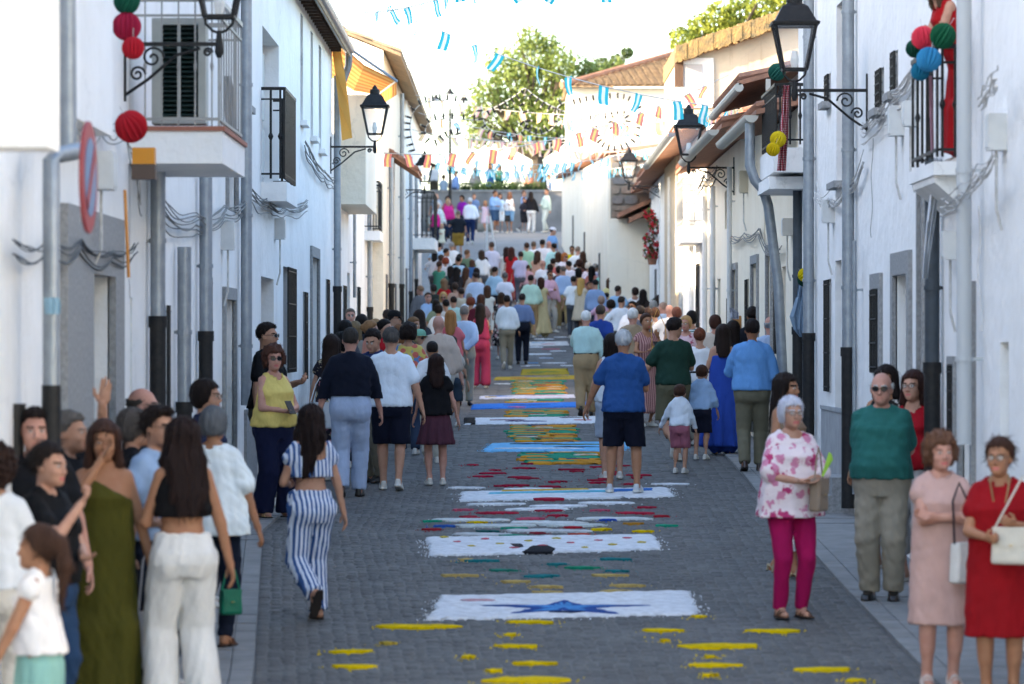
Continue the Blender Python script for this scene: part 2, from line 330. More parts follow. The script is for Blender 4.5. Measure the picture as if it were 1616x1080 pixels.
class House:
    def __init__(s, name, label, side, X, y0, y1, top, wall=LIME, depth=6., ops=(), roof=True, ridge=1.9, eave=.35, bottom=None, roofm=TILEO):
        """side -1 left of the street, +1 right. ops: dicts y0,y1,z0,z1,kind"""
        s.X, s.n, s.y0, s.y1, s.top = X, -side, y0, y1, top; s.loc = Vector((X, y0, gz(y0)))
        s.t = tag(empty(name, s.loc), label, 'house'); s.zb = (gz(y0)-.5) if bottom is None else bottom
        B = MB(); n = s.n; xin = X-n*depth
        ys = sorted(set([y0, y1]+[o['y0'] for o in ops]+[o['y1'] for o in ops])); zs = sorted(set([s.zb, top]+[o['z0'] for o in ops]+[o['z1'] for o in ops]))
        for i in range(len(ys)-1):
            for j in range(len(zs)-1):
                yc, zc = (ys[i]+ys[i+1])/2, (zs[j]+zs[j+1])/2
                if any(o['y0'] < yc < o['y1'] and o['z0'] < zc < o['z1'] for o in ops): continue
                B.quad((X, ys[i], zs[j]), (X, ys[i+1], zs[j]), (X, ys[i+1], zs[j+1]), (X, ys[i], zs[j+1]))
        for o in ops:
            xb = X-n*o.get('dep', .22)
            B.quad((X, o['y0'], o['z0']), (xb, o['y0'], o['z0']), (xb, o['y0'], o['z1']), (X, o['y0'], o['z1']))
            B.quad((X, o['y1'], o['z0']), (xb, o['y1'], o['z0']), (xb, o['y1'], o['z1']), (X, o['y1'], o['z1']))
            B.quad((X, o['y0'], o['z1']), (xb, o['y0'], o['z1']), (xb, o['y1'], o['z1']), (X, o['y1'], o['z1']))
            B.quad((X, o['y0'], o['z0']), (xb, o['y0'], o['z0']), (xb, o['y1'], o['z0']), (X, o['y1'], o['z0']))
        B.quad((X, y0, s.zb), (xin, y0, s.zb), (xin, y0, top), (X, y0, top)); B.quad((X, y1, s.zb), (xin, y1, s.zb), (xin, y1, top), (X, y1, top))
        B.quad((xin, y0, s.zb), (xin, y1, s.zb), (xin, y1, top), (xin, y0, top))
        if ridge and roof:
            xm = X-n*depth*.5
            for yy_ in (y0, y1): B.quad((X, yy_, top), (xin, yy_, top), (xm, yy_, top+ridge))
        else: B.quad((X, y0, top), (xin, y0, top), (xin, y1, top), (X, y1, top))
        s.part(B, 'wall', wall)
        if roof:
            xm = X-n*depth*.5; ze = top-ridge*eave/(depth*.5)
            for xe in (X+n*eave, xin-n*eave):
                r = barrel_roof(s.t, xe, xm, y0, y1-.01, ze+.06, top+ridge+.06, roofm); r.location = -s.loc
        for o in ops: s.opening(o)
    def part(s, B, name, m, smooth=False, parent=None):
        o = B.build(name, m, parent or s.t, smooth)
        if parent is None: o.location = -s.loc
        return o
    def opening(s, o):
        X, n, k = s.X, s.n, o['kind']; xb = X-n*(o.get('dep', .22)-.004); a, b, c, d = o['y0'], o['y1'], o['z0'], o['z1']
        if o.get('stone'):
            w_ = o['stone']; pj = o.get('pj', .035); B = MB(); x0, x1 = sorted((X-n*.01, X+n*pj))
            B.box(x0, x1, a-w_, a, c, d+w_); B.box(x0, x1, b, b+w_, c, d+w_); B.box(x0, x1, a, b, d, d+w_)
            s.part(B, 'stone_surround', GRANITE)
        if k == 'door':
            B = MB(); x0, x1 = sorted((xb, xb+n*.05)); B.box(x0, x1, a, b, c, d)
            dr = s.part(B, 'door', o.get('m', WOOD)); m_ = (a+b)/2
            for (ya, yb) in ((a+.08, m_-.04), (m_+.04, b-.08)):
                for (za, zb) in ((c+.15, c+(d-c)*.42), (c+(d-c)*.48, d-.12)):
                    Q = MB(); q0, q1 = sorted((xb+n*.05, xb+n*.075)); Q.box(q0, q1, ya, yb, za, zb); p = Q.build('door_panel', o.get('m', WOOD), dr)
            Q = MB(); Q.tube([(xb+n*.05, m_-.06, c+1.02), (xb+n*.11, m_-.06, c+1.02), (xb+n*.11, m_-.06, c+1.14)], .012, 6); Q.build('door_handle', GALV, dr)
        elif k == 'grille':
            B = MB(); x0, x1 = sorted((xb, xb+n*.03)); B.box(x0, x1, a, b, c, d); s.part(B, 'window_pane', DARK)
            G = MB(); xg = X+n*o.get('gp', .03); nb = max(3, int((b-a)/.14))
            for i in range(nb+1): yq = a+.02+(b-a-.04)*i/nb; G.bar((xg, yq, c+.01), (xg, yq, d-.01), .022)
            for i in range(4): zq = c+.06+(d-c-.12)*i/3; G.bar((xg, a+.005, zq), (xg, b-.005, zq), .03, .012)
            s.part(G, 'window_grille', BLACKI)
        else:
            B = MB(); x0, x1 = sorted((xb, xb+n*.02)); B.box(x0, x1, a, b, c, d); pn = s.part(B, 'window_pane', mat('window_glass', (.02, .025, .03), .06, spec=.8))
            G = MB(); xg = xb+n*.045; m_ = (a+b)/2
            for (y_, z_, y2, z2) in ((a+.03, c, a+.03, d), (b-.03, c, b-.03, d), (m_, c, m_, d), (a, c+.03, b, c+.03), (a, d-.03, b, d-.03), (a, (c+d)/2, b, (c+d)/2)): G.bar((xg, y_, z_), (xg, y2, z2), .05)
            s.part(G, 'window_frame', o.get('m', WOODG))
        if o.get('sill'):
            B = MB(); x0, x1 = sorted((X-n*.05, X+n*.10)); B.box(x0, x1, a-.08, b+.08, c-.07, c-.003); s.part(B, 'window_sill', o.get('sm', GRANITE))
    def pipe(s, y, z0, z1, r=.058, m=GALV, boot=None, pts=None, off=.085):
        x = s.X+s.n*off; B = MB(); pp = [(x, y, z0), (x, y, z1)] if pts is None else pts
        p = s.part(B.tube(pp, r, 10), 'drainpipe', m, True)
        z = z0+.6
        while z < z1-.2 and pts is None:
            C = MB(); C.tube([(x, y, z), (x, y, z+.035)], r+.009, 10); C.bar((x, y, z+.017), (s.X, y, z+.017), .025); o = C.build('pipe_clip', m, p); z += 1.35
            z += .01
        if boot:
            s.part(MB().tube([(x, y, gz(y)+.1), (x, y, z0-.002)], r+.006, 10).tube([(x, y, z0-.06), (x, y, z0+.03)], r+.016, 10), 'drainpipe_boot', BLACKI, True)
        return p
    def plinth(s, y0, y1, h=.9, m=GRANITE, pj=.03):
        B = MB(); x0, x1 = sorted((s.X-s.n*.01, s.X+s.n*pj)); B.box(x0, x1, y0, y1, gz(y0)-.2, gz(y0)+h); B.box(x0-.012 if s.n < 0 else x0, x1 if s.n < 0 else x1+.012, y0, y1, gz(y0)+h, gz(y0)+h+.04); s.part(B, 'plinth', m)
    def gutter(s, y0, y1, z, m=GALV, off=.42, r=.075):
        B = MB(); x = s.X+s.n*off; N_ = 8
        for (ya, yb) in ((y0, y1),):
            for rr in (r, r-.006):
                for k in range(N_):
                    a0, a1 = math.pi+math.pi*k/N_, math.pi+math.pi*(k+1)/N_
                    B.quad((x+rr*math.cos(a0), ya, z+rr*math.sin(a0)), (x+rr*math.cos(a1), ya, z+rr*math.sin(a1)), (x+rr*math.cos(a1), yb, z+rr*math.sin(a1)), (x+rr*math.cos(a0), yb, z+rr*math.sin(a0)))
            for k in range(N_):
                a0, a1 = math.pi+math.pi*k/N_, math.pi+math.pi*(k+1)/N_
                B.quad((x, ya, z), (x+r*math.cos(a0), ya, z+r*math.sin(a0)), (x+r*math.cos(a1), ya, z+r*math.sin(a1)))
        return s.part(B, 'gutter', m)
    def balcony(s, y0, y1, z, proj, slab=.2, rail=.95, m=LIME, rm=BLACKI, under=None, dens=.11, trim=None, bars=True, thick=.016):
        X, n = s.X, s.n; x0, x1 = sorted((X-n*.01, X+n*proj)); B = MB(); B.box(x0, x1, y0, y1, z-slab, z)
        b = s.part(B, 'balcony', m)
        if trim:
            T = MB(); T.box(x0-.02*(n < 0), x1+.02*(n > 0), y0-.02, y1+.02, z, z+.035); T.build('slab_edge', trim, b)
        R = MB(); xo = X+n*(proj-.03); ya, yb = y0+.03, y1-.03; zt = z+rail
        for zz, w_ in ((zt, .035), (z+.09, .022), (zt-.12, .018)):
            R.bar((xo, ya, zz), (xo, yb, zz), w_); R.bar((X, ya, zz), (xo, ya, zz), w_); R.bar((X, yb, zz), (xo, yb, zz), w_)
        k = max(2, int((yb-ya)/dens))
        for i in range(k+1): yq = ya+(yb-ya)*i/k; R.bar((xo, yq, z+.036), (xo, yq, zt), thick)
        k = max(1, int(proj/.13))
        for i in range(1, k+1):
            xq = X+n*(proj-.03)*i/(k+.4)
            for yq in (ya, yb): R.bar((xq, yq, z+.036), (xq, yq, zt), thick); R.lathe([(thick*.6, 0), (thick*1.3, .04), (thick*.6, .08)], (xq, yq, z+rail*.45), 6)
        R.build('railing', rm, b)
        return b
def op(X, xa, xb, yt, yb, kind, **k):
    """opening on wall X from the columns xa (near edge) and xb (far edge), rows yt and yb read at the near edge"""
    a, b = wallY(xa, X), wallY(xb, X); z1 = pz(yt, a); z0 = (gz(a)+.12) if yb is None else pz(yb, a)
    return dict(y0=min(a, b), y1=max(a, b), z0=z0, z1=z1, kind=kind, **k)
XL, XR = -2.85, 3.4
LY = lambda x: wallY(x, XL); RY = lambda x: wallY(x, XR)
# ---- left row
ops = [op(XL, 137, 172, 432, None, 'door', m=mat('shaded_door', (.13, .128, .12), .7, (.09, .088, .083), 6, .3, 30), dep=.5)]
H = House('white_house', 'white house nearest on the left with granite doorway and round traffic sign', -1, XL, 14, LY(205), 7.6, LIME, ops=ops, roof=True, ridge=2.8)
L1 = H
o = ops[0]; B = MB(); B.box(XL-.01, XL+.05, LY(95), o['y0'], gz(22), o['z1']+.42); B.box(XL-.01, XL+.05, o['y1'], LY(186), gz(22), o['z1']+.42); B.box(XL-.01, XL+.05, o['y0'], o['y1'], o['z1'], o['z1']+.42)
H.part(B, 'stone_surround', GRANITE)
B = MB(); s0 = FPX/18.; B.box(XL-.01, (74-CX)/s0, 18, 18.5, pz(232, 18), 7.4); H.part(B, 'bay_window', LIME2)
B = MB(); s0 = FPX/23.4; B.box(XL-.01, -2.64, 23.1, 25.4, pz(188, 23.4), 7.4); H.part(B, 'enclosed_balcony', LIME)
xp = (81-CX)*22/FPX; H.pipe(22, pz(640, 22)-0.02, 2.83+(540-250)*22/FPX, .05, GALV, True, pts=[(xp, 22, pz(610, 22)), (xp, 22, pz(252, 22)), (xp+.03, 22.05, pz(244, 22)), (xp+.16, 22.4, pz(236, 22.4))], off=.0)
H.part(MB().tube([(xp, 22, gz(22)+.1), (xp, 22, pz(608, 22))], .056, 10), 'drainpipe_boot', BLACKI, True)
xp2 = (108-CX)*22.6/FPX; H.part(MB().tube([(xp2, 22.6, pz(236, 22.6)), (xp2-.02, 22.6, 7.3)], .05, 10), 'drainpipe', GALV, True)
ops = [op(XL, 204, 209, 470, None, 'door', dep=.25, m=WOODG), op(XL, 246, 252, 478, None, 'grille'), op(XL, 259, 262, 480, None, 'grille'),
       op(XL, 320, 329, 435, 640, 'grille'), op(XL, 352, 368, 472, None, 'door', dep=.3, stone=.12, m=WOODG), op(XL, 412, 432, 436, None, 'door', dep=.3, m=GRANITE),
       op(XL, 447, 460, 420, 590, 'grille', gp=.06), op(XL, 490, 501, 405, None, 'door', dep=.3, stone=.15, m=WOODG), op(XL, 478, 482, 460, 600, 'grille'), op(XL, 514, 517, 440, 600, 'grille'),
       op(XL, 357, 371, 210, 330, 'door', dep=.25, m=WOOD, stone=.10), op(XL, 414, 440, 40, 285, 'door', dep=.25, m=mat('pale_door', (.5, .5, .48), .6)),
       op(XL, 382, 388, 30, 165, 'glass', sill=1), op(XL, 474, 478, 20, 190, 'glass', sill=1, sm=LIME), op(XL, 490, 494, 48, 215, 'glass', sill=1, sm=LIME), op(XL, 503, 507, 70, 235, 'glass', sill=1, sm=LIME)]
H = House('white_house', 'long white two storey house on the left with two balconies and tiled eaves', -1, XL, LY(205)+.01, LY(524), 7.62, LIME, ops=ops, eave=.30, ridge=3.2, bottom=.2); L2 = H
zL = lambda y, x: pz(y, LY(x))
for x, y0, y1, boot in ((232, 505, 230, 1), (275, 640, 390, 1), (310, 528, 262, 1), (376, 640, -60, 0), (524, 455, 120, 1)):
    H.pipe(LY(x), zL(y0, x), zL(y1, x), .060, GALV, boot)
# brown boarded soffit and gutter
B = MB(); yE = LY(524); y = L2.y0+.2; rm_ = MB().box(-.02, .16, 0, .10, 0, .08).mesh('rafter', WOOD)
while y < yE:
    o = link('rafter', rm_, H.t); o.location = Vector((XL, y, 7.40))-H.loc; y += .5
B = MB(); B.box(XL, XL+.17, L2.y0, yE, 7.48, 7.51); H.part(B, 'soffit', WOOD); H.gutter(L2.y0, yE+.1, 7.48, GALV, .27, .09)
H.part(MB().tube([(XL+.27, yE-.05, 7.40), (XL+.26, yE, 7.2), (XL+.12, yE, 6.8), (XL+.085, yE, 6.5)], .06, 10), 'drainpipe', GALV, True)
b1 = H.balcony(28.5, 30.9, pz(207, 28.5), .70, .24, .98, LIME, mat('silver_rail', (.30, .30, .29), .5, metal=.3), trim=mat('brick_edge', (.30, .12, .08), .8), dens=.24, thick=.012)
b2 = H.balcony(LY(412), LY(412)+2.2, zL(287, 412), .29, .22, 1.06, LIME, BLACKI, dens=.085, thick=.026)
for x0, x1, h_ in ((285, 345, .95), (385, 402, .9)): H.plinth(LY(x0), LY(x1), h_, GRANITE)
# louvred panel on the near balcony
fr = tag(empty('louvred_screen', P(282, 205, 28.75)), 'pale grey framed screen with dark green louvres on the near left balcony', 'screen'); lc = fr.location
x0, x1, z0, z1 = P(240, 0, 28.75).x, P(325, 0, 28.75).x, pz(196, 28.75), pz(29, 28.75); B = MB()
for bxs in ((x0, x0+.07, z0, z1), (x1-.055, x1, z0, z1), (x0+.07, x1-.055, z0, z0+.05), (x0+.07, x1-.055, z1-.05, z1)): B.box(bxs[0], bxs[1], 28.72, 28.98, bxs[2], bxs[3])
o = B.build('frame', GREYF, fr); o.location = -lc
B = MB(); B.box(x0+.07, x1-.055, 28.90, 28.96, z0+.05, z1-.05); o = B.build('back_panel', GREENS, fr); o.location = -lc
zz = z0+.07
while zz < z1-.07:
    B = MB(); B.quad((x0+.075, 28.76, zz), (x1-.06, 28.76, zz), (x1-.06, 28.83, zz+.028), (x0+.075, 28.83, zz+.028)); B.quad((x0+.075, 28.76, zz-.006), (x1-.06, 28.76, zz-.006), (x1-.06, 28.83, zz+.022), (x0+.075, 28.83, zz+.022)); B.quad((x0+.075, 28.76, zz), (x1-.06, 28.76, zz), (x1-.06, 28.76, zz-.006), (x0+.075, 28.76, zz-.006))
    o = B.build('slat', GREENS, fr); o.location = -lc; zz += .036
B = MB(); B.box((x0+x1)/2-.012, (x0+x1)/2+.012, 28.735, 28.76, z0+.05, z1-.05); o = B.build('bar', GREYF, fr); o.location = -lc
# farther left houses
ops = [op(XL, 548, 552, 430, None, 'door', dep=.2, m=WOODG), op(XL, 563, 566, 452, None, 'grille'), op(XL, 541, 544, 450, 560, 'grille')]
H = House('white_house', 'white house under the orange striped awning on the left', -1, XL, LY(524)+.01, 72, 6.15, LIME2, ops=ops, roof=False, bottom=.8); L3 = H
B = MB(); B.box(XL-.01, (577-CX)/(FPX/62), 62, 67, pz(297, 62)-.26, pz(150, 62)); H.part(B, 'enclosed_balcony', CREAM_GLOW)
H.pipe(LY(577), zL(487, 577), zL(330, 577), .055, GALV, True); H.pipe(LY(552), zL(470, 552), zL(330, 552), .03, GALV, False)
H.balcony(LY(577)-.6, LY(577)+1.2, zL(366, 577), .3, .18, .95, LIME, BLACKI, thick=.014)
ops = [op(XL, 603, 605, 425, 520, 'door', m=WOODG), op(XL, 611, 614, 440, None, 'door', m=WOOD), op(XL, 622, 625, 430, None, 'grille'), op(XL, 606, 610, 340, 400, 'glass')]
H = House('cream_house', 'cream two storey house with tiled canopy beyond the awning on the left', -1, -2.55, 76, 92, 8.6, CREAM_GLOW, ops=[], roof=True, bottom=1.2, ridge=1.2); L4 = H
for x in (615, 628, 640): dd = wallY(x, -2.55); 
H.pipe(78.5, 4, 6.6, .055, GALV, True); H.pipe(86, 4.1, 8.4, .05, GALV, True)
for a, b, z0, z1 in ((77.5, 78.3, 2.2, 4.2), (80.5, 81.5, 2.1, 4.3), (83.5, 84.3, 2.9, 4.1), (88, 89, 2.3, 4.5)):
    B = MB(); B.box(-2.56, -2.53, a, b, z0, z1); H.part(B, 'door' if z0 < 2.5 else 'shutter', WOODG)
B = MB(); barrel = barrel_roof(H.t, -1.95, -2.55, 79.5, 83.5, 6.35, 6.75, TERRA); barrel.location = -H.loc; barrel.name = 'tiled_canopy'
House('white_link_house', 'low white house joining the awning house and the cream house', -1, XL, 72.01, 75.99, 6.1, LIME2, roof=False, bottom=1.2)
H = House('white_house', 'last white house of the left row with black iron balcony by the square', -1, XL+.05, 92.01, 119, 9.3, LIME2, ops=[], roof=True, ridge=1.0, bottom=1.6); L5 = H
H.balcony(108.5, 113, pz(376, 108.5), .62, .32, 1.3, LIME, BLACKI, dens=.16, thick=.022)
for a in (94.5, 97.5, 101, 104.5, 107, 112): H.part(MB().box(XL+.04, XL+.075, a, a+.95, gz(a)+.05, gz(a)+2.15), 'door', WOODG if a % 2 else SLATEP)
for a in (96, 103, 109): H.pipe(a, gz(a)+1.4, 7.8, .05, GALV, True)
for a in (99.5, 105.8): H.part(MB().box(XL+.04, XL+.08, a, a+.8, gz(a)+1., gz(a)+2.1), 'window', DARK)
# ---- right row
RZ = lambda y, x: pz(y, RY(x))
ops = [op(XR, 1592, 1578, 540, 840, 'door', dep=.3, m=PVC), op(XR, 1537, 1520, 472, None, 'door', dep=.35, m=WOODG, stone=.13), op(XR, 1510, 1502, 575, 690, 'grille', stone=.06)]
H = House('white_house', 'white house nearest on the right with pale drainpipe and small iron balcony', 1, XR, 14, RY(1478), 7.9, LIME, ops=ops); R1 = H
H.pipe(RY(1552), RZ(330, 1552)-1.7, RZ(-80, 1552), .055, mat('pale_pipe', (.45, .47, .48), .5), False, off=.14); H.pipe(RY(1488), RZ(578, 1488), RZ(250, 1488), .06, SLATEP, True)
bR = H.balcony(28.9-.3, 30.4, pz(258, 28.9), .26, .10, .86, LIME, BLACKI, dens=.30, thick=.020)
B = MB(); B.prism([(XR+.01, pz(265, 28.9)), (XR-.26, pz(265, 28.9)), (XR-.24, pz(290, 28.9)), (XR+.01, pz(335, 28.9))], 'y', 28.7, 30.2); H.part(B, 'balcony_corbel', LIME2)
ops = [op(XR, 1460, 1453, 300, 690, 'glass', dep=.2, stone=.06), op(XR, 1436, 1414, 432, None, 'door', dep=.35, stone=.2, m=GRANITE), op(XR, 1391, 1380, 455, 590, 'grille', stone=.14, gp=.04), op(XR, 1417, 1411, 78, 145, 'grille', sill=1),
       op(XR, 1395, 1387, 105, 170, 'grille', sill=1), op(XR, 1328, 1318, 410, None, 'door', dep=.3, m=WOODG), op(XR, 1330, 1320, 0, 285, 'door', dep=.15, m=mat('brown_screen', (.16, .11, .08), .7), sill=1), op(XR, 1311, 1306, 115, 160, 'grille', sill=1), op(XR, 1312, 1305, 440, 620, 'grille')]
H = House('white_house', 'white house on the right with tied cable bundle, small grilled windows and lantern bracket', 1, XR, RY(1478)+.01, RY(1281), 8.0, LIME, ops=ops); R2 = H
H.pipe(RY(1352), RZ(553, 1352), RZ(-60, 1352), .062, GALV, True); H.pipe(RY(1362), RZ(780, 1362), RZ(380, 1362), .02, GALV, False)
H.pipe(RY(1288), RZ(530, 1288), RZ(-60, 1288), .062, GALV, True)
H.plinth(RY(1345), RY(1300), 1.0, mat('plinth_grey', (.36, .37, .38), .85, (.28, .29, .3), 5, .2, 30)); 
B = MB(); x0 = XR-.42; B.box(x0, XR, RY(1348), RY(1330), gz(36.9), gz(36.9)+.24); B.box(x0+.2, XR, RY(1348), RY(1334), gz(36.9)+.24, gz(36.9)+.42); H.part(B, 'doorstep', GRANITE)
ops = [op(XR, 1267, 1263, 430, None, 'grille', dep=.2), op(XR, 1274, 1270, 120, 230, 'glass')]
H = House('white_house', 'narrow white house on the right with an iron balcony draped in crochet', 1, XR, RY(1281)+.01, 45.6, 7.6, LIME, ops=ops, bottom=.6); R3 = H
H.pipe(RY(1270), RZ(520, 1270), RZ(280, 1270), .055, SLATEP, True)
bR3 = H.balcony(RY(1279), RY(1279)+2.4, RZ(233, 1279), .42, .28, .72, LIME, BLACKI, dens=.14, thick=.02)
H.part(MB().box(XR-.45, XR+.01, RY(1279)+.3, RY(1279)+2.4, RZ(277, 1279)-.14, RZ(277, 1279)), 'door_canopy', LIME)
ops = [op(XR, 1219, 1212, 400, None, 'door', dep=.2, m=WOODG, stone=.12), op(XR, 1240, 1234, 420, None, 'door', dep=.25, m=WOODG), op(XR, 1208, 1206, 330, 385, 'glass'), op(XR, 1228, 1225, 440, 560, 'grille')]
H = House('cream_house', 'cream house on the right with a bent grey drainpipe and tiled eaves', 1, XR, 45.61, 52.2, 5.62, CREAM_GLOW, ops=ops, ridge=.7, eave=.5, bottom=.7, roofm=TERRA); R4 = H
xg = XR-.55
H.gutter(45.7, 52.2, 5.53, mat('pale_gutter', (.5, .47, .40), .6), .55, .085)
H.part(MB().tube([(xg, 46, 5.45), (xg, 46, pz(262, 46)), (xg+.06, 46, pz(285, 46)), (xg+.16, 46, pz(300, 46)), (xg+.22, 46, pz(325, 46)), (xg+.34, 46, pz(450, 46)), (xg+.44, 46, gz(46)+.1)], .062, 10), 'drainpipe', GALV, True)
ops = [op(XR, 1197, 1188, 415, None, 'door', dep=.3, m=GRANITE, stone=.12), op(XR, 1182, 1179, 440, 560, 'grille'), op(XR, 1164, 1158, 425, None, 'door', dep=.25, m=WOODG, stone=.1), op(XR, 1152, 1150, 470, 560, 'grille'), op(XR, 1137, 1133, 440, None, 'door', m=SLATEP), op(XR, 1148, 1144, 300, 360, 'glass'), op(XR, 1128, 1125, 400, 470, 'grille')]
H = House('cream_house', 'cream house on the right with second lantern bracket and stepped tile eaves', 1, XR, 52.21, 67, 5.85, CREAM_GLOW, ops=ops, ridge=.75, eave=.55, bottom=.9, roofm=TERRA); R5 = H
H.gutter(52.6, 62, 5.74, mat('pale_gutter', (.5, .47, .40), .6), .64, .08); H.pipe(RY(1120), gz(65)+.1, 5.6, .045, PVC, False); H.pipe(RY(1160), gz(58)+.1, 5.5, .04, PVC, False); H.pipe(RY(1133), gz(63)+.1, 5.4, .045, PVC, False)
ops = [op(XR, 1105, 1101, 415, None, 'grille'), op(XR, 1090, 1087, 430, None, 'door', m=WOODG), op(XR, 1076, 1074, 420, None, 'grille'), op(XR, 1068, 1066, 410, None, 'door', m=SLATEP), op(XR, 1059, 1057, 390, 440, 'glass'), op(XR, 1098, 1096, 290, 350, 'glass'), op(XR, 1074, 1072, 280, 340, 'glass')]
H = House('white_house', 'white house on the far right with a grey balcony and tiled canopy', 1, XR, 67.01, 88, 6.6, LIME2, ops=ops, ridge=.7, eave=.55, bottom=1., roofm=TERRA); R6 = H
H.balcony(68.5, 71, 4.9, .38, .3, .85, LIME2, mat('silver_rail', (.3, .3, .29), .5), thick=.016); H.gutter(67.3, 80, 6.5, GALV, .6, .08)
for x, m_ in ((1098, PVC), (1081, GALV), (1063, PVC)): H.pipe(RY(x), gz(RY(x))+.1, 6.3, .045, m_, False)
H = House('white_house', 'low white house with red hanging flowers on its wall near the bend', 1, 3.75, 88.01, 104.9, 7.0, LIME2, ops=[], ridge=.9, eave=.5, bottom=1.6, roofm=TERRA); R7 = H
for a in (90, 92.6, 96, 99.5): H.part(MB().box(3.72, 3.76, a, a+.9, gz(a)+.05, gz(a)+2.2), 'door', WOODG)
H.pipe(94.6, gz(94.6)+.1, 6.8, .045, PVC, False); H.pipe(88.6, gz(88.6)+.1, 6.8, .045, PVC, False)

t = tag(empty('upper_roof_house', (4.6, 51, 5.5)), 'white upper storey with terracotta eave set back above the cream house', 'house'); tl = t.location
B = MB(); B.box(3.75, 9, 50, 56.5, 5.2, 6.35); o = B.build('wall', LIME2, t); o.location = -tl
r = barrel_roof(t, 2.95, 6.0, 49.9, 56.6, 6.2, 7.0, TERRA); r.location = -tl
B = MB(); B.box(3.3, 3.36, 49.9, 50.0, 6.1, 6.25); B.tube([(2.95, 49.9, 6.14), (2.95, 56.4, 6.14)], .06, 10); o = B.build('gutter', mat('pale_gutter', (.5, .47, .40), .6), t); o.location = -tl

H = House('corner_house', 'white house beyond the left row at the edge of the square', -1, -4.6, 119.3, 176, 11.2, LIME2, ops=[], roof=True, ridge=1.4, bottom=3.5); L6 = H
# ---------------------------------------------------------------- people: blended distance fields -> one continuous surface
def smin(a, b, k):
    h = np.clip(.5+.5*(b-a)/k, 0, 1); return b+(a-b)*h-k*h*(1-h)
class Field:
    def __init__(s, lo, hi, v):
        s.v = v; s.lo = np.array(lo, float)-2*v; n = np.ceil((np.array(hi)+2*v-s.lo)/v).astype(int)+1
        s.n = n; s.g = np.full(n, .3, np.float32); s.ax = [(s.lo[i]+np.arange(n[i])*v) for i in range(3)]
    def add(s, pr, k=.02, sub=False):
        fn, lo, hi = pr; pad = k+2*s.v; sl = []
        for i in range(3):
            a = int(np.floor((lo[i]-pad-s.lo[i])/s.v)); b = int(np.ceil((hi[i]+pad-s.lo[i])/s.v))+1
            a = max(a, 0); b = min(b, s.n[i])
            if b <= a: return s
            sl.append(slice(a, b))
        X = s.ax[0][sl[0]][:, None, None]; Y = s.ax[1][sl[1]][None, :, None]; Z = s.ax[2][sl[2]][None, None, :]
        d = fn(X, Y, Z).astype(np.float32); sl = tuple(sl)
        s.g[sl] = -smin(-s.g[sl], d, k) if sub else smin(s.g[sl], d, k)
        return s
    def grid(s): return s.ax[0][:, None, None], s.ax[1][None, :, None], s.ax[2][None, None, :]
    def mesh(s):
        g = s.g; I = g < 0; nx, ny, nz = g.shape
        cnt = np.zeros((nx-1, ny-1, nz-1), np.int8)
        for dx in (0, 1):
            for dy in (0, 1):
                for dz in (0, 1): cnt += I[dx:nx-1+dx, dy:ny-1+dy, dz:nz-1+dz]
        act = (cnt > 0) & (cnt < 8); idx = np.argwhere(act); m = len(idx)
        if m == 0: return np.zeros((0, 3)), np.zeros((0, 4), int)
        vid = np.full(act.shape, -1, np.int64); vid[act] = np.arange(m)
        acc = np.zeros((m, 3)); num = np.zeros(m)
        cs = [(a, b, c) for a in (0, 1) for b in (0, 1) for c in (0, 1)]
        val = {c: g[idx[:, 0]+c[0], idx[:, 1]+c[1], idx[:, 2]+c[2]] for c in cs}
        for c in cs:
            for ax in range(3):
                if c[ax]: continue
                e = list(c); e[ax] = 1; e = tuple(e); a = val[c]; b = val[e]
                cr = (a < 0) != (b < 0); t = np.where(cr, a/np.where(cr, a-b, 1), 0)
                p = np.tile(np.array(c, float), (m, 1)); p[:, ax] += t
                acc[cr] += p[cr]; num[cr] += 1
        V = s.lo+(idx+acc/num[:, None])*s.v
        Q = []
        for ax in range(3):
            sa = [slice(None)]*3; sb = [slice(None)]*3; sa[ax] = slice(0, -1); sb[ax] = slice(1, None)
            o = [i for i in range(3) if i != ax]
            for i in o: sa[i] = slice(1, -1); sb[i] = slice(1, -1)
            A = I[tuple(sa)]; B = I[tuple(sb)]; ch = np.argwhere(A != B)
            if not len(ch): continue
            flip = A[ch[:, 0], ch[:, 1], ch[:, 2]]; c0 = ch.copy()
            for i in o: c0[:, i] += 1
            def cell(d1, d2):
                c = c0.copy(); c[:, o[0]] -= d1; c[:, o[1]] -= d2
                return vid[c[:, 0], c[:, 1], c[:, 2]]
            q = np.stack([cell(1, 1), cell(0, 1), cell(0, 0), cell(1, 0)], 1)
            fl = flip if ax != 1 else ~flip
            q = np.where(fl[:, None], q, q[:, ::-1]); Q.append(q)
        return V, np.concatenate(Q)
def cone(a, b, r1, r2):
    a = np.array(a, float); b = np.array(b, float); ba = b-a; L2 = max(ba@ba, 1e-9); R = max(r1, r2)
    def fn(X, Y, Z):
        x = X-a[0]; y = Y-a[1]; z = Z-a[2]
        t = np.clip((x*ba[0]+y*ba[1]+z*ba[2])/L2, 0, 1)
        return np.sqrt((x-t*ba[0])**2+(y-t*ba[1])**2+(z-t*ba[2])**2)-(r1+(r2-r1)*t)
    return fn, np.minimum(a, b)-R, np.maximum(a, b)+R
def ell(c, r):
    c = np.array(c, float); r = np.array(r, float); mr = r.min()
    def fn(X, Y, Z):
        return (np.sqrt(((X-c[0])/r[0])**2+((Y-c[1])/r[1])**2+((Z-c[2])/r[2])**2)-1)*mr
    return fn, c-r, c+r
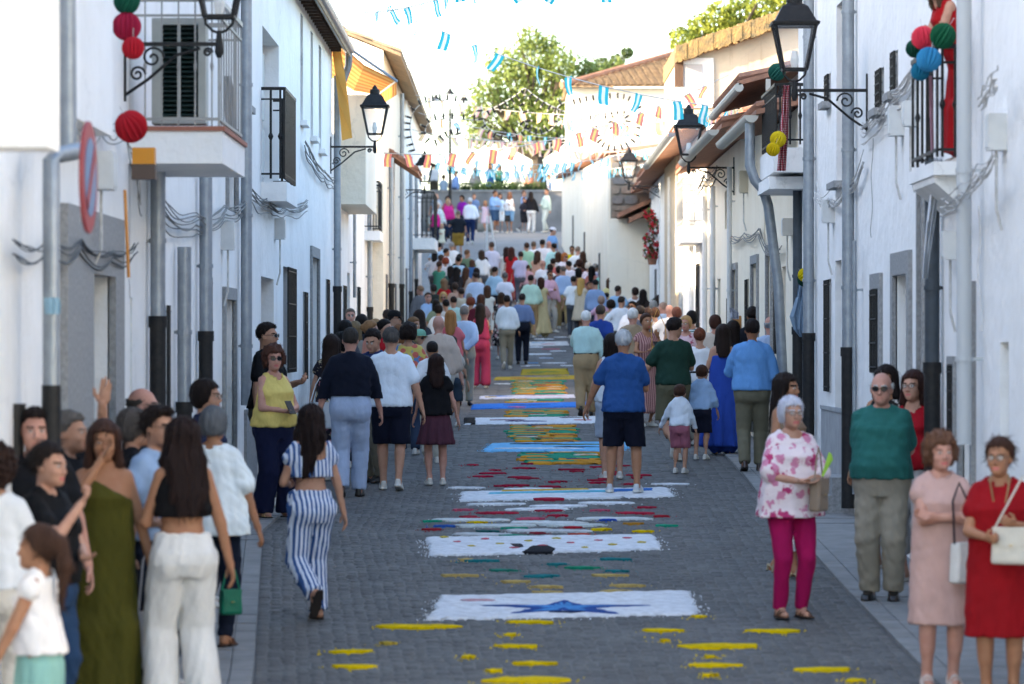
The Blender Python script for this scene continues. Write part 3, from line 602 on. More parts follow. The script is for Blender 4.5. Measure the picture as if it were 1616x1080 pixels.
def gcyl(prof, fold=0., nf=7, ph=0., cxf=None, e=2.3, z0=None, z1=None, ftop=None):
    """stack of ellipses: rows z, a, b, cy"""
    p = np.array(sorted(prof), float); zz, aa, bb, cc = p.T; z0 = zz[0] if z0 is None else z0; z1 = zz[-1] if z1 is None else z1
    ft = zz[-1] if ftop is None else ftop
    def fn(X, Y, Z):
        a = np.interp(Z, zz, aa); b = np.interp(Z, zz, bb); c = np.interp(Z, zz, cc); cx = 0 if cxf is None else cxf(Z)
        x = X-cx; y = Y-c
        if fold:
            th = np.arctan2(y/b, x/a); am = np.clip((ft-Z)/(ft-zz[0]), 0, 1)
            k = 1+fold*am*(np.sin(nf*th+ph)+.5*np.sin((nf*2+1)*th+ph*2.3))
            a = a*k; b = b*k
        d = ((np.abs(x/a)**e+np.abs(y/b)**e)**(1/e)-1)*np.minimum(a, b)
        return np.maximum(np.maximum(d, Z-z1), z0-Z)
    A = aa.max()*(1+1.5*fold)+.06; B = (bb+np.abs(cc)).max()*(1+1.5*fold)+.03
    return fn, np.array([-A, -B, z0]), np.array([A, B, z1])
# ---- heads
def head_field(fem, v):
    F = Field((-.11, -.14, -.1), (.11, .14, .25), v)
    j = .92 if fem else 1.
    for p, k in ((ell((0, .018, .140), (.075, .096, .090)), .01), (ell((0, -.020, .085), (.062*j, .070, .088)), .03),
                 (ell((0, -.028, .047), (.052*j, .056, .045)), .03), (ell((0, -.070, .018), (.022*j, .02, .018)), .03),
                 (cone((0, .028, .06), (0, .034, -.09), .047*j, .052*j), .03), (cone((-.033, -.080, .129), (.033, -.080, .129), .010, .010), .02),
                 (ell((-.037, -.062, .078), (.022, .022, .022)), .02), (ell((.037, -.062, .078), (.022, .022, .022)), .02)): F.add(p, k)
    for sx in (-1, 1): F.add(ell((sx*.031, -.101, .113), (.017, .018, .012)), .012, True)
    F.add(cone((0, -.086, .118), (0, -.108, .078), .0075, .0115*j), .012)
    for sx in (-1, 1):
        F.add(ell((sx*.011, -.096, .073), (.009, .011, .008)), .006)
        F.add(ell((sx*.031, -.077, .112), (.0135, .0135, .0125)), .003)
        F.add(ell((sx*.076, .014, .100), (.011, .021, .031)), .008)
    F.add(cone((-.017, -.084, .047), (.017, -.084, .047), .0065, .0065), .006)
    F.add(cone((-.014, -.083, .037), (.014, -.083, .037), .008, .008), .006)
    return F
TPL = {}
def head_tpl(fem, v):
    key = ('head', fem, round(v, 4))
    if key not in TPL:
        V, Q = head_field(fem, v).mesh(); c = V[Q].mean(1); m = np.zeros(len(Q), int)
        x = np.abs(c[:, 0])
        m[(x < .023) & (c[:, 2] > .030) & (c[:, 2] < .052) & (c[:, 1] < -.082)] = 1
        ev = ((x-.031)/.0135)**2+((c[:, 2]-.1125)/.0085)**2; m[(ev < 1) & (c[:, 1] < -.06)] = 2
        m[(((x-.031)**2+(c[:, 2]-.1125)**2) < .0065**2) & (c[:, 1] < -.06)] = 3
        br = .134-.10*np.abs(x-.03); m[(np.abs(c[:, 2]-br) < max(.0045, v*.6)) & (x > .012) & (x < .052) & (c[:, 1] < -.055)] = 4
        TPL[key] = (V, Q, m)
    return TPL[key]
def hairline(Y, low=0.):
    return np.interp(Y, [-.12, -.088, -.05, -.015, .004, .03, .06, .12], [.196, .186, .172, .150, .098, .082, .050, .030])-low
def hair_tpl(style, v):
    key = ('hair', style, round(v, 4))
    if key in TPL: return TPL[key]
    rs = np.random.RandomState(abs(hash(style)) % 1000 if False else sum(map(ord, style)))
    deep = {'long': -.36, 'long2': -.30, 'verylong': -.46, 'pony': -.3, 'mid': -.16, 'wavy': -.42, 'shoulder': -.2}.get(style, -.1)
    F = Field((-.17, -.16, deep), (.17, .22, .27), v)
    th = {'short': .011, 'fade': .007, 'crop': .006, 'sides': .012}.get(style, .016)
    cut = True; X, Y, Z = F.grid()
    F.add(ell((0, .020, .142), (.076+th, .096+th, .090+th*1.1)), .01)
    if style in ('fade', 'quiff'):
        F.add(ell((0, -.005, .185), (.070, .088, .058)), .02)
        if style == 'quiff': F.add(ell((0, -.05, .2), (.06, .05, .04)), .02)
    if style in ('short', 'crop'): F.add(ell((0, .005, .175), (.073, .09, .064)), .02)
    if style in ('bob', 'grey_bob', 'updo', 'puffy', 'curly', 'mid', 'shoulder', 'pixie'):
        F.add(ell((0, .03, .15), (.092, .098, .092)), .02)
    if style in ('bob', 'grey_bob'):
        F.add(ell((0, .045, .095), (.094, .082, .085)), .03)
    if style in ('puffy', 'curly'):
        F.add(ell((0, .03, .155), (.115, .118, .105)), .03); F.add(ell((0, .05, .09), (.115, .095, .09)), .04)
    if style in ('mid', 'shoulder'):
        zb = -.06 if style == 'mid' else -.12
        F.add(gcyl([(zb, .085, .05, .055), (.05, .098, .075, .045), (.16, .09, .09, .03)], z1=.16), .03)
        for sx in (-1, 1): F.add(cone((sx*.078, -.01, .15), (sx*.085, .0, zb+.03), .022, .024), .02)
    if style in ('long', 'long2', 'verylong', 'wavy'):
        zb = {'long': -.28, 'long2': -.20, 'verylong': -.40, 'wavy': -.34}[style]; wv = 1.25 if style == 'wavy' else 1.
        F.add(gcyl([(zb, .055*wv, .030, .125), (zb*.6, .088*wv, .046, .105), (0, .10*wv, .062, .07), (.10, .098, .08, .04), (.18, .085, .085, .025)], z1=.18), .03)
        for sx in (-1, 1):
            F.add(cone((sx*.076, -.012, .16), (sx*.09*wv, .005, -.02), .020, .028), .02)
            F.add(cone((sx*.09*wv, .005, -.02), (sx*.085*wv, .05, -.14), .028, .02), .02)
    if style == 'pony':
        F.add(ell((0, .125, .15), (.03, .03, .03)), .02); F.add(cone((0, .14, .15), (0, .165, .02), .035, .04), .02); F.add(cone((0, .165, .02), (0, .14, -.2), .04, .012), .02)
    if style in ('bun', 'updo'):
        F.add(ell((0, .125, .13 if style == 'bun' else .16), (.045, .04, .045)), .015)
    if style == 'cap':
        pass
    if style == 'sides':
        F.add(ell((0, .01, .20), (.2, .2, .055)), .005, True)
    # hair line
    low = .0
    H = hairline(Y)+.022*np.clip((np.abs(X)-.02)/.05, 0, 1)*np.clip((-.03-Y)/.04, 0, 1)+.008*np.clip((-.04-Y)/.03, 0, 1)
    longish = style in ('bob', 'grey_bob', 'puffy', 'curly', 'mid', 'shoulder', 'long', 'long2', 'verylong', 'wavy')
    if longish:
        zl = {'bob': .02, 'grey_bob': .035, 'puffy': .03, 'curly': .01}.get(style, -9)
        H = np.interp(Y, [-.12, -.09, -.060, -.045, -.030, -.02], [.20, .184, .17, .11, .02, zl]) + 0*X
        mid = np.clip(1-np.abs(X)/.07, 0, 1)
        g2 = np.maximum((H-Z)*.5, 0*Z-1)
        # keep the face free: wedge in front of the ears
        face = np.maximum(np.maximum(np.abs(X)-.064, Z-np.interp(Y, [-.12, -.06, .0], [.187, .168, .14])), Y-.0)
        F.g = np.maximum(F.g, -face.astype(np.float32))
        if style in ('bob', 'grey_bob', 'puffy', 'curly'): F.g = np.maximum(F.g, (zl-Z+0*X+0*Y).astype(np.float32))
        neckf = np.maximum(np.maximum(np.abs(X)-.06, Y-.02), Z-.12); F.g = np.maximum(F.g, -neckf.astype(np.float32))
    else:
        extra = 0.
        if style in ('pony', 'bun', 'updo'): extra = .0
        g2 = (H-Z+0*X)*.8
        if style in ('pony', 'bun', 'updo', 'pixie'): g2 = np.where(Y > .1, -1, g2)
        F.g = np.maximum(F.g, g2.astype(np.float32))
    if style in ('short', 'fade', 'crop', 'quiff', 'sides'):
        F.g += (np.clip((.125-Z)/.07, 0, 1)*(th*.85)*np.clip((Y+.02)/.05, 0, 1)+0*X).astype(np.float32)
    amp = {'puffy': .010, 'curly': .013, 'wavy': .008, 'fade': .004, 'short': .0045, 'crop': .002, 'quiff': .006}.get(style, .004)
    if v < .022:
        n = np.zeros(F.g.shape, np.float32)
        if style in ('puffy', 'curly'):
            for i in range(9):
                k = rs.normal(0, 95 if style == 'curly' else 60, 3); n += np.sin(X*k[0]+Y*k[1]+Z*k[2]+rs.uniform(0, 6))
            n *= .33
        else:
            th_ = np.arctan2(Y-.02, X)
            if style in ('short', 'fade', 'quiff', 'crop', 'sides'):
                for i in range(6):
                    k = rs.normal(0, 110, 3); n += .25*np.sin(X*k[0]+Y*k[1]+Z*k[2]+rs.uniform(0, 6))
            for i, fr in enumerate((11, 19, 31)):
                n += np.sin(fr*th_+rs.uniform(0, 6)+np.sin(Z*(14+6*i)+i)*(1.5 if style == 'wavy' else .6))*(.6, .4, .3)[i]
        F.g += amp*n
    V, Q = F.mesh()
    if v < .0145 and len(V):                      # loose strands over the mass of hair
        c = np.clip(((V-F.lo)/F.v).round().astype(int), 1, np.array(F.g.shape)-2); g = F.g
        N_ = np.stack([g[c[:, 0]+1, c[:, 1], c[:, 2]]-g[c[:, 0]-1, c[:, 1], c[:, 2]], g[c[:, 0], c[:, 1]+1, c[:, 2]]-g[c[:, 0], c[:, 1]-1, c[:, 2]], g[c[:, 0], c[:, 1], c[:, 2]+1]-g[c[:, 0], c[:, 1], c[:, 2]-1]], 1); N_ /= np.linalg.norm(N_, axis=1)[:, None]+1e-9
        m = 560; ii = rs.choice(len(V), m); p = V[ii]; nn = N_[ii]; down = np.array((0, .25, -1.)) if deep < -.1 or longish else np.array((0, .6, -.5))
        t = down+rs.normal(0, .35 if style not in ('curly', 'puffy') else .9, (m, 3)); t -= nn*(t*nn).sum(1)[:, None]; t /= np.linalg.norm(t, axis=1)[:, None]+1e-9
        L_ = rs.uniform(.4, 1.2, m)[:, None]*(.022 if style in ('short', 'fade', 'crop', 'sides') else (.03 if style in ('curly', 'puffy', 'bob', 'grey_bob', 'pixie') else .07)); sd_ = np.cross(t, nn)*rs.uniform(.0014, .003, m)[:, None]
        a0 = p-nn*.002; a1 = p+t*L_*.5+nn*.0045; a2 = p+t*L_+nn*rs.uniform(-.001, .006, m)[:, None]
        R_ = np.stack([a0-sd_, a0+sd_, a1+sd_, a1-sd_, a2+sd_*.3, a2-sd_*.3], 1).reshape(-1, 3); b0 = len(V); k0 = b0+6*np.arange(m)
        V = np.concatenate([V, R_]); Q = np.concatenate([Q, np.stack([k0, k0+1, k0+2, k0+3], 1), np.stack([k0+3, k0+2, k0+4, k0+5], 1)])
    TPL[key] = (V, Q)
    return TPL[key]
def hand_tpl(kind, v):
    key = ('hand', kind, round(v, 4))
    if key in TPL: return TPL[key]
    F = Field((-.06, -.08, -.22), (.06, .08, .04), v)
    F.add(cone((0, 0, .03), (0, 0, -.02), .021, .022), .01); F.add(ell((0, 0, -.055), (.0155, .040, .046)), .015)
    for i, (y, L, r) in enumerate(((-.029, .072, .0088), (-.010, .080, .0092), (.010, .074, .0088), (.028, .058, .008))):
        c = (.35+.1*i) if kind == 'relax' else (1.25 if kind == 'grip' else .05)
        p = np.array([0, y, -.09+.004*abs(i-1)]); a = c*.4
        for sgm in (.42, .33, .27):
            q = p+np.array([-math.sin(a), (y*.15 if kind != 'grip' else 0), -math.cos(a)])*L*sgm; F.add(cone(p, q, r, r*.93), .004); p = q; a += c; r *= .92
    p = np.array([-.004, -.028, -.03])
    for dx, dy, dz, r in ((-.012, -.024, -.030, .0115), (-.012, -.006, -.032, .0098)):
        q = p+np.array([dx, dy, dz]); F.add(cone(p, q, r, r*.9), .008); p = q
    TPL[key] = F.mesh(); return TPL[key]
def shoe_tpl(kind, v):
    key = ('shoe', kind, round(v, 4))
    if key in TPL: return TPL[key]
    F = Field((-.07, -.2, -.01), (.07, .1, .14), v)
    X, Y, Z = F.grid(); w = np.interp(Y, [-.19, -.15, -.08, 0, .06, .08], [.022, .040, .046, .036, .034, .026]); hl = kind in ('heel',)
    if kind in ('sneaker', 'dress', 'boot'):
        top = np.interp(Y, [-.19, -.16, -.1, -.03, .02, .08], [.03, .045, .062, .098, .10, .09])
        up = np.maximum(np.maximum(np.maximum(np.abs(X)-w*np.clip(1.08-Z*3.2, .5, 1), Z-top), .0-Z), np.maximum(Y-.08+Z*.05, -.182-Y+np.clip(Z-.02, 0, 1)*.8))
        F.g = np.minimum(F.g, up.astype(np.float32))
        so = np.maximum(np.maximum(np.abs(X)-w-.004, Z-(.026 if kind == 'sneaker' else .014)), np.maximum(Y-.084, -.19-Y))
        F.g = np.minimum(F.g, np.maximum(so, -Z).astype(np.float32))
        if kind == 'dress': F.g = np.minimum(F.g, np.maximum(np.maximum(np.maximum(np.abs(X)-.034, Z-.03), -Z), np.maximum(Y-.08, .02-Y)).astype(np.float32))
    else:
        zz = 0*Y if not hl else np.interp(Y, [-.19, -.1, .08], [0, .005, .055])
        so = np.maximum(np.maximum(np.abs(X)-w-.002, np.abs(Z-zz-.009)-.009), np.maximum(Y-.08, -.19-Y)); F.g = np.minimum(F.g, so.astype(np.float32))
        for yy, hh in ((-.10, .058), (.0, .085), (-.06, .07)):
            st = np.maximum(np.abs(np.sqrt((X/.046)**2+((Z-zz)/hh)**2)-1)*.045-.005, np.maximum(np.abs(Y-yy)-.014, -Z)); F.g = np.minimum(F.g, st.astype(np.float32))
        if hl: F.g = np.minimum(F.g, np.maximum(np.maximum(np.abs(X)-.012, np.abs(Y-.065)-.012), np.maximum(Z-.06, -Z)).astype(np.float32))
    V, Q = F.mesh(); c = V[Q].mean(1)
    m = (c[:, 2] < (.027 if kind == 'sneaker' else .014)).astype(int)
    TPL[key] = (V, Q, m); return TPL[key]
# ---- cloth and skin materials
def skin(tone):
    c = {'light': '#d8a88e', 'mid': '#d0a084', 'tan': '#c08c6a', 'deep': '#a97656', 'pink': '#dba692'}[tone]
    l = lin(c); return mat('skin_'+tone, tuple(x*.72 for x in l), .60, tuple(v*k*.72 for v, k in zip(l, (.86, .76, .74))), 13, .25, 90, spec=.3, lo=.3, hi=.7)
def hairmat(c):
    l = lin(c); return mat('hair_'+c, tuple(v*.8 for v in l), .6, tuple(min(1, v*1.5) for v in l), 30, .7, 120, stretch=(1, 1, .14), spec=.16, detail=8, lo=.3, hi=.75)
def cloth(c, pat=None, *pc):
    key = 'cloth_'+c+(pat or '')+''.join(pc)
    if key in MATS: return MATS[key]
    l0_ = lin(c); mx_ = max(l0_); kk = .74+.24*min(1, max(0, (min(l0_)-.35)/.4)); l = tuple(min(.84, v*kk) for v in l0_)
    if pat is None: return mat(key, l, .86, tuple(v*.84 for v in l), 7, .38, 30, stretch=(1, 1, .5), spec=.2)
    m = bpy.data.materials.new(key); m.use_nodes = True; nt = m.node_tree; N = nt.nodes; L = nt.links; b = N['Principled BSDF']
    b.inputs['Roughness'].default_value = .86; b.inputs['Specular IOR Level'].default_value = .2
    tc = N.new('ShaderNodeTexCoord'); cur = None
    def mixin(fac, col):
        nonlocal cur
        mx = N.new('ShaderNodeMix'); mx.data_type = 'RGBA'; L.new(fac, mx.inputs[0])
        if cur is None: mx.inputs[6].default_value = (*l, 1)
        else: L.new(cur, mx.inputs[6])
        mx.inputs[7].default_value = (*[v*.8 for v in lin(col)], 1); cur = mx.outputs[2]
    def ramp(src, a, b_):
        r = N.new('ShaderNodeMapRange'); r.inputs[1].default_value = a; r.inputs[2].default_value = b_; L.new(src, r.inputs[0]); return r.outputs[0]
    if pat in ('floral', 'dots', 'small'):
        for i, col in enumerate(pc):
            vo = N.new('ShaderNodeTexVoronoi'); vo.inputs['Scale'].default_value = {'floral': 9., 'dots': 8., 'small': 24.}[pat]*(1+.25*i)
            mp = N.new('ShaderNodeMapping'); mp.inputs['Location'].default_value = (3.1*i, 1.7*i, 2.3*i); L.new(tc.outputs['Object'], mp.inputs[0])
            nz = N.new('ShaderNodeTexNoise'); nz.inputs['Scale'].default_value = 22 if pat != 'dots' else 4; L.new(mp.outputs[0], nz.inputs['Vector'])
            mv = N.new('ShaderNodeMix'); mv.data_type = 'VECTOR'; mv.inputs[0].default_value = .10 if pat != 'dots' else .04; L.new(mp.outputs[0], mv.inputs[4]); L.new(nz.outputs['Color'], mv.inputs[5])
            L.new(mv.outputs[1], vo.inputs['Vector'])
            mixin(ramp(vo.outputs['Distance'], .40 if pat != 'dots' else .42, .30 if pat != 'dots' else .38), col)
    elif pat in ('vstripe', 'hstripe', 'check'):
        for ax in {'vstripe': ('X',), 'hstripe': ('Z',), 'check': ('X', 'Z')}[pat]:
            wv = N.new('ShaderNodeTexWave'); wv.bands_direction = ax; wv.inputs['Scale'].default_value = 9.5 if pat != 'check' else 16
            wv.inputs['Distortion'].default_value = .6; wv.inputs['Detail Scale'].default_value = .6; L.new(tc.outputs['Object'], wv.inputs['Vector'])
            mixin(ramp(wv.outputs['Fac'], .42, .58), pc[0])
    L.new(cur, b.inputs['Base Color'])
    nb = N.new('ShaderNodeTexNoise'); nb.inputs['Scale'].default_value = 26; L.new(tc.outputs['Object'], nb.inputs['Vector'])
    bp = N.new('ShaderNodeBump'); bp.inputs['Strength'].default_value = .4; bp.inputs['Distance'].default_value = .02; L.new(nb.outputs[0], bp.inputs['Height']); L.new(bp.outputs[0], b.inputs['Normal'])
    MATS[key] = m; return m
def rot_to(d, roll=0.):                       # matrix turning -Z to direction d
    d = Vector(d).normalized(); q = Vector((0, 0, -1)).rotation_difference(d)
    return np.array((q.to_matrix() @ Matrix.Rotation(roll, 3, 'Z')))
def ik(a, b, l1, l2, hint):
    a = np.array(a, float); b = np.array(b, float); d = b-a; L = np.linalg.norm(d); L = min(L, (l1+l2)*.999); n = d/np.linalg.norm(d); b = a+n*L
    x = (l1*l1-l2*l2+L*L)/(2*L); y = math.sqrt(max(l1*l1-x*x, 0)); h = np.array(hint, float); h = h-n*(h@n); h /= max(np.linalg.norm(h), 1e-6)
    return a+n*x+h*y, b
# wrist targets (x out, y (minus = front), z) in body heights for the +x side, elbow hint, hand kind, palm roll
ARMS = {
 'down': ((.172, -.015, .478), (.4, 1, 0), 'relax', 0), 'down2': ((.182, .015, .485), (.5, 1, 0), 'relax', 0),
 'fwd': ((.158, -.10, .50), (.5, 1, 0), 'relax', 0), 'back_sw': ((.168, .09, .49), (.6, 1, 0), 'relax', 0),
 'bent': ((.05, -.16, .63), (.7, .5, -1), 'grip', 0), 'belly': ((.015, -.125, .625), (.9, .2, -1), 'relax', .6),
 'hold': ((.06, -.17, .68), (.8, .3, -1), 'grip', 0), 'cross': ((-.055, -.115, .685), (1, -.15, -.6), 'relax', 1.2),
 'behind': ((.0, .115, .56), (1, .6, -.2), 'grip', 0), 'hip': ((.10, -.03, .60), (1, .5, 0), 'grip', 0),
 'face': ((.015, -.135, .865), (.6, -.4, -1), 'relax', 0), 'chin': ((.03, -.15, .80), (.6, -.2, -1), 'grip', 0),
 'up': ((.16, -.06, 1.02), (.6, .2, -1), 'flat', 0), 'out': ((.24, -.08, .52), (.4, 1, 0), 'relax', 0), 'head': ((.06, -.06, .93), (1, .2, -.3), 'relax', 0),
 'rail': ((.02, -.24, .66), (1, .2, -.4), 'relax', 0), 'pocket': ((.105, -.045, .515), (.9, .8, 0), 'grip', 0),
}
LEGS = {'stand': ((.052, .0, 0, 0), (.052, .0, 0, 0)), 'walk': ((.045, -.115, .0, -8), (.045, .12, .035, 38)), 'stroll': ((.048, -.07, 0, 0), (.048, .07, .012, 14)),
        'contra': ((.066, .02, 0, 0), (.070, -.035, 0, 0)), 'kick': ((.045, -.03, 0, 0), (.05, .16, .085, 62)), 'wide': ((.085, 0, 0, 0), (.085, 0, 0, 0))}
T_M = [(.455, .074, .058, .006), (.50, .096, .070, .012), (.54, .099, .071, .010), (.59, .090, .063, 0), (.635, .086, .058, -.003), (.70, .096, .062, -.003), (.755, .100, .066, -.004), (.79, .096, .056, .002), (.818, .074, .045, .008), (.845, .04, .035, .012)]
T_F = [(.455, .076, .062, .006), (.50, .101, .076, .013), (.535, .102, .075, .012), (.59, .086, .060, 0), (.635, .074, .053, -.002), (.69, .081, .057, -.004), (.735, .088, .068, -.012), (.785, .086, .048, .002), (.815, .066, .040, .008), (.842, .034, .032, .012)]
QUAL = 1.0
NPEOPLE = [0]
def person(x, yh, h, yaw, label, top=None, bot=None, dress=None, hair=('short', '#2a1d16'), arms=('down', 'down'), legs='stand', mirror=False,
           skn='mid', shoes=('sneaker', '#d8d4cc'), fem=False, w=1., belly=0., head=(0, 0), lean=0., d=None, glasses=None, kid=False, z=None, belt=None, X=None, group='people in the street', loose=0., necklace=None, hatc=None, body_v=None):
    NPEOPLE[0] += 1; rs = np.random.RandomState(NPEOPLE[0]*13+5)
    if d is None: d = headd(yh, h)
    s = FPX/d*.634; fk = 1. if s > 75 else 1.22; v = float(np.clip(1.85*fk/s, .0120, .046))/QUAL; vb = body_v or v*1.6; vh = float(np.clip(1.08*fk/s, .0058, .024))
    px = (x-CX)*d/FPX if X is None else X
    base = gz(d) if z is None else z
    if z is None and 15 < d < 104 and (px < kl(d) or px > kr(d)): base += .03
    elif z is None: base += .012
    M0 = T_F if fem else T_M; hs = (h*.1315+.006)/.2300 if not kid else (.205/.23 if h > 1.15 else .195/.23)
    hs = min(hs, 1.04); armk = .86 if fem else 1.
    if kid: armk = .95; w *= .95
    shz = .804; shx = (.084 if fem else .0945)*(.6+.4*w)
    if kid: shx = .084; shz = .79
    tilt = lean
    def sp(z_): return -tilt*np.clip(z_-.52, 0, 1)             # forward lean
    def prof(inf=0., loose_=0., zlo=None):
        out = []
        for (z_, a, b, cy) in M0:
            k = w if z_ < .78 else .5+.5*w
            bl = belly*math.exp(-((z_-.615)/.07)**2)
            aa = a*k+bl*.35; bb = b*k+bl*.6; cyy = cy-bl*.55
            if loose_ and z_ < .74:
                t = (.74-z_)/.2; aa = max(aa, .088*k+loose_*t); bb = max(bb, .062*k+loose_*t)
            out.append((z_*h, (aa+inf)*h, (bb+inf)*h, (cyy+sp(z_))*h))
        return out
    def W(p): return np.array(p)*h
    # --- skeleton
    chin = h-.23*hs; Sh = {}; El = {}; Wr = {}; Hd = {}
    for i, sx in enumerate((-1, 1)):
        tgt, hint, hk, roll = ARMS[arms[i]]
        S = W((sx*shx, .008+sp(shz), shz)); T = W((sx*tgt[0], tgt[1]+sp(tgt[2])*.8, tgt[2])); hn = (sx*hint[0], hint[1], hint[2])
        if arms[i] in ('down', 'down2', 'fwd', 'back_sw'): T = T+W((sx*max(0, w-1)*.12+rs.uniform(-.006, .006), rs.uniform(-.012, .012), 0))
        if arms[i] in ('belly', 'cross', 'bent'): T = T+W((0, -belly*.9-max(0, w-1)*.1, 0))
        E, T = ik(S, T, .172*h, .148*h, hn); Sh[sx], El[sx], Wr[sx], Hd[sx] = S, E, T, (hk, roll)
    Hp = {}; Kn = {}; An = {}; Ft = {}
    if bot and bot[0] == 'wide' and legs in ('stand', 'stroll'): legs = 'contra'
    lg = LEGS[legs]; lg = lg[::-1] if mirror else lg
    for i, sx in enumerate((-1, 1)):
        fx, fy, fz, fp = lg[i]; H = W((sx*.050*(.6+.4*w), .004, .515)); A = W((sx*fx, fy+.012, .046+fz)); K, A = ik(H, A, .245*h, .236*h, (sx*.1, -1, 0))
        Hp[sx], Kn[sx], An[sx], Ft[sx] = H, K, A, fp
    # --- body field
    F = Field((-.62*h*.5, -.40*h, -.02), (.62*h*.5, .36*h, h*1.0 if 'up' not in arms else h*1.25), vb)
    cov_t = (top or dress) is not None; cov_l = bot is not None and bot[0] not in ('shorts', 'skirt', 'mini', 'pleat'); tk = (dress or top or ('',))[0]
    F.add(gcyl(prof(-.012 if cov_t and tk not in ('crop', 'strap', 'one', 'tube', 'halter') else -.004), e=2.2), .02)
    lk = .72 if cov_l else (.82 if bot is not None and bot[0] == 'shorts' else 1.); ls = .72 if cov_l else 1.
    F.add(cone(W((0, .012+sp(.80), .80)), (0, (.024*hs+sp(.86)*h), chin+.045*hs), .043*armk*hs*1.1, .046*armk*hs), .035)
    for sx in (-1, 1):
        F.add(cone(W((sx*.02, .012+sp(.83), .842)), Sh[sx]+W((-sx*.012, .004, .004)), .02*h, .022*h), .03); F.add(cone(Sh[sx]+W((-sx*.008, 0, -.004)), El[sx], .0325*armk*w**.5*h, .0255*armk*w**.5*h), .03); F.add(cone(El[sx], Wr[sx], .0255*armk*w**.5*h, .0175*armk*h), .012)
        F.add(cone(Wr[sx], Wr[sx]+(Wr[sx]-El[sx])/np.linalg.norm(Wr[sx]-El[sx])*.02, .0165*armk*h, .0165*armk*h), .01)
        F.add(cone(Hp[sx], Kn[sx], .054*w**.6*h*lk, .034*w**.4*h*(ls if cov_l else 1)), .025); F.add(cone(Kn[sx], An[sx], .033*w**.4*h*ls, .0215*h), .012)
        m = Kn[sx]*.68+An[sx]*.32; F.add(cone(m+np.array((0, .010*h*ls, .03*h)), m+np.array((0, .008*h*ls, -.05*h)), .030*w**.4*h*ls, .024*h*ls), .03)
        a = An[sx]; fp = rad(Ft[sx]); R = np.array(Matrix.Rotation(fp, 3, 'X'))
        F.add(cone(a+R@W((0, .018, -.022)), a+R@W((0, -.075, -.030)), .021*h, .016*h), .02); F.add(cone(a+R@W((0, -.02, -.014)), a, .021*h, .021*h), .02)
    V, Q = F.mesh(); mi = np.zeros(len(Q), int)
    parts = [(V, Q, mi)]
    # head
    hv, hq, hm = head_tpl(fem, vh)
    Rh = np.array(Euler((rad(head[1]), 0, rad(head[0])), 'XYZ').to_matrix()); piv = np.array((0, .02, .03)); hp = np.array((0, sp(.93)*h*1.0-.006, chin))
    def hx(P_): return ((P_-piv)@Rh.T+piv)*hs+hp
    parts.append((hx(hv), hq, hm))
    vhand = float(np.clip(.95*fk/s, .0054, .02))
    for sx in (-1, 1):
        hk, roll = Hd[sx]; tv, tq = hand_tpl(hk, vhand); k = (.92 if fem else 1.03)*h/1.7*(1.05 if kid else 1)
        tv = tv.copy(); tv[:, 0] *= sx; q = tq if sx > 0 else tq[:, ::-1]
        dr = Wr[sx]-El[sx]; dr = dr/np.linalg.norm(dr)
        if hk == 'flat': dr = np.array((0, -.2, 1.))
        R = rot_to(dr, roll*sx); parts.append((tv@R.T*k+Wr[sx], q, np.zeros(len(q), int)))
    off = 0; vv = []; qq = []; mm = []
    for (a, b, c) in parts: vv.append(a); qq.append(b+off); mm.append(c); off += len(a)
    hc = hair[1]
    me = npmesh('person', np.concatenate(vv), np.concatenate(qq), [skin(skn), mat('lips_'+('f' if fem else 'm'), '#b3605a' if fem else '#a9705f', .45), mat('eye_white', '#b9b0a8', .3), mat('iris', '#20150f', .2), hairmat(hc if hc not in ('#c9c9c8', '#d6d6d4', '#bdbdbb') else '#8b8580')], np.concatenate(mm))
    root = link('person', me); root.location = (px, d, base); root.rotation_euler = (0, 0, rad(yaw))
    tag(root, label, 'person', group)
    def finish(F, name, mt, amp=.0):
        if amp:
            X_, Y_, Z_ = F.grid(); n = 0
            for i in range(4):
                k = rs.normal(0, 1, 3)*np.array((55, 55, 40)); p_ = X_*k[0]+Y_*k[1]+Z_*k[2]+rs.uniform(0, 6); n = n+np.sin(p_)+.8*(1-2*np.abs(np.sin(p_*.61+1.3*np.sin(Z_*11+i))))
            F.g += (amp*.5*n).astype(np.float32)
        a, b = F.mesh()
        if len(b): return link(name, npmesh(name, a, b, mt), root)
    WR = .0036 if s > 40 else .0025
    # --- trousers, shorts, skirts
    hipz = .59 if not kid else .58
    if bot:
        kind, bm = bot[0], bot[1]
        if kind in ('skirt', 'mini', 'maxi', 'pleat'):
            hem = {'skirt': .27, 'mini': .36, 'pleat': .31, 'maxi': .05}[kind]; fl = {'skirt': .125, 'mini': .115, 'pleat': .14, 'maxi': .17}[kind]
            G = Field((-.2*h, -.22*h, hem*h), (.2*h, .24*h, .66*h), v)
            G.add(gcyl([(hem*h, fl*w*h, fl*.85*w*h, .0), (.50*h, .112*w*h, (.088*w+belly*.4)*h, .008*h), (.61*h, (.082*w+belly*.3)*h, (.062*w+belly*.5)*h, -belly*.4*h)], fold=.10 if kind != 'mini' else .03, nf=11, ph=rs.uniform(0, 6), e=2.1, z1=.625*h), .01)
            finish(G, 'skirt', bm, WR*.5)
        else:
            r = {'trousers': (.060, .045, .038), 'slim': (.058, .040, .030), 'wide': (.069, .057, .064), 'loose': (.061, .050, .044), 'shorts': (.066, .058, .056), 'capri': (.060, .044, .036), 'jeans': (.059, .042, .034)}[kind]
            cutz = {'shorts': .285, 'capri': .13}.get(kind, .028)
            G = Field((-.27*h*.7, -.24*h, cutz*h), (.27*h*.7, .27*h, .66*h), v)
            top_z = (.64 if len(bot) > 2 and bot[2] == 'high' else .605)*h
            pp = [(z_, a, b, c) for (z_, a, b, c) in prof(.013) if z_ < .66*h]
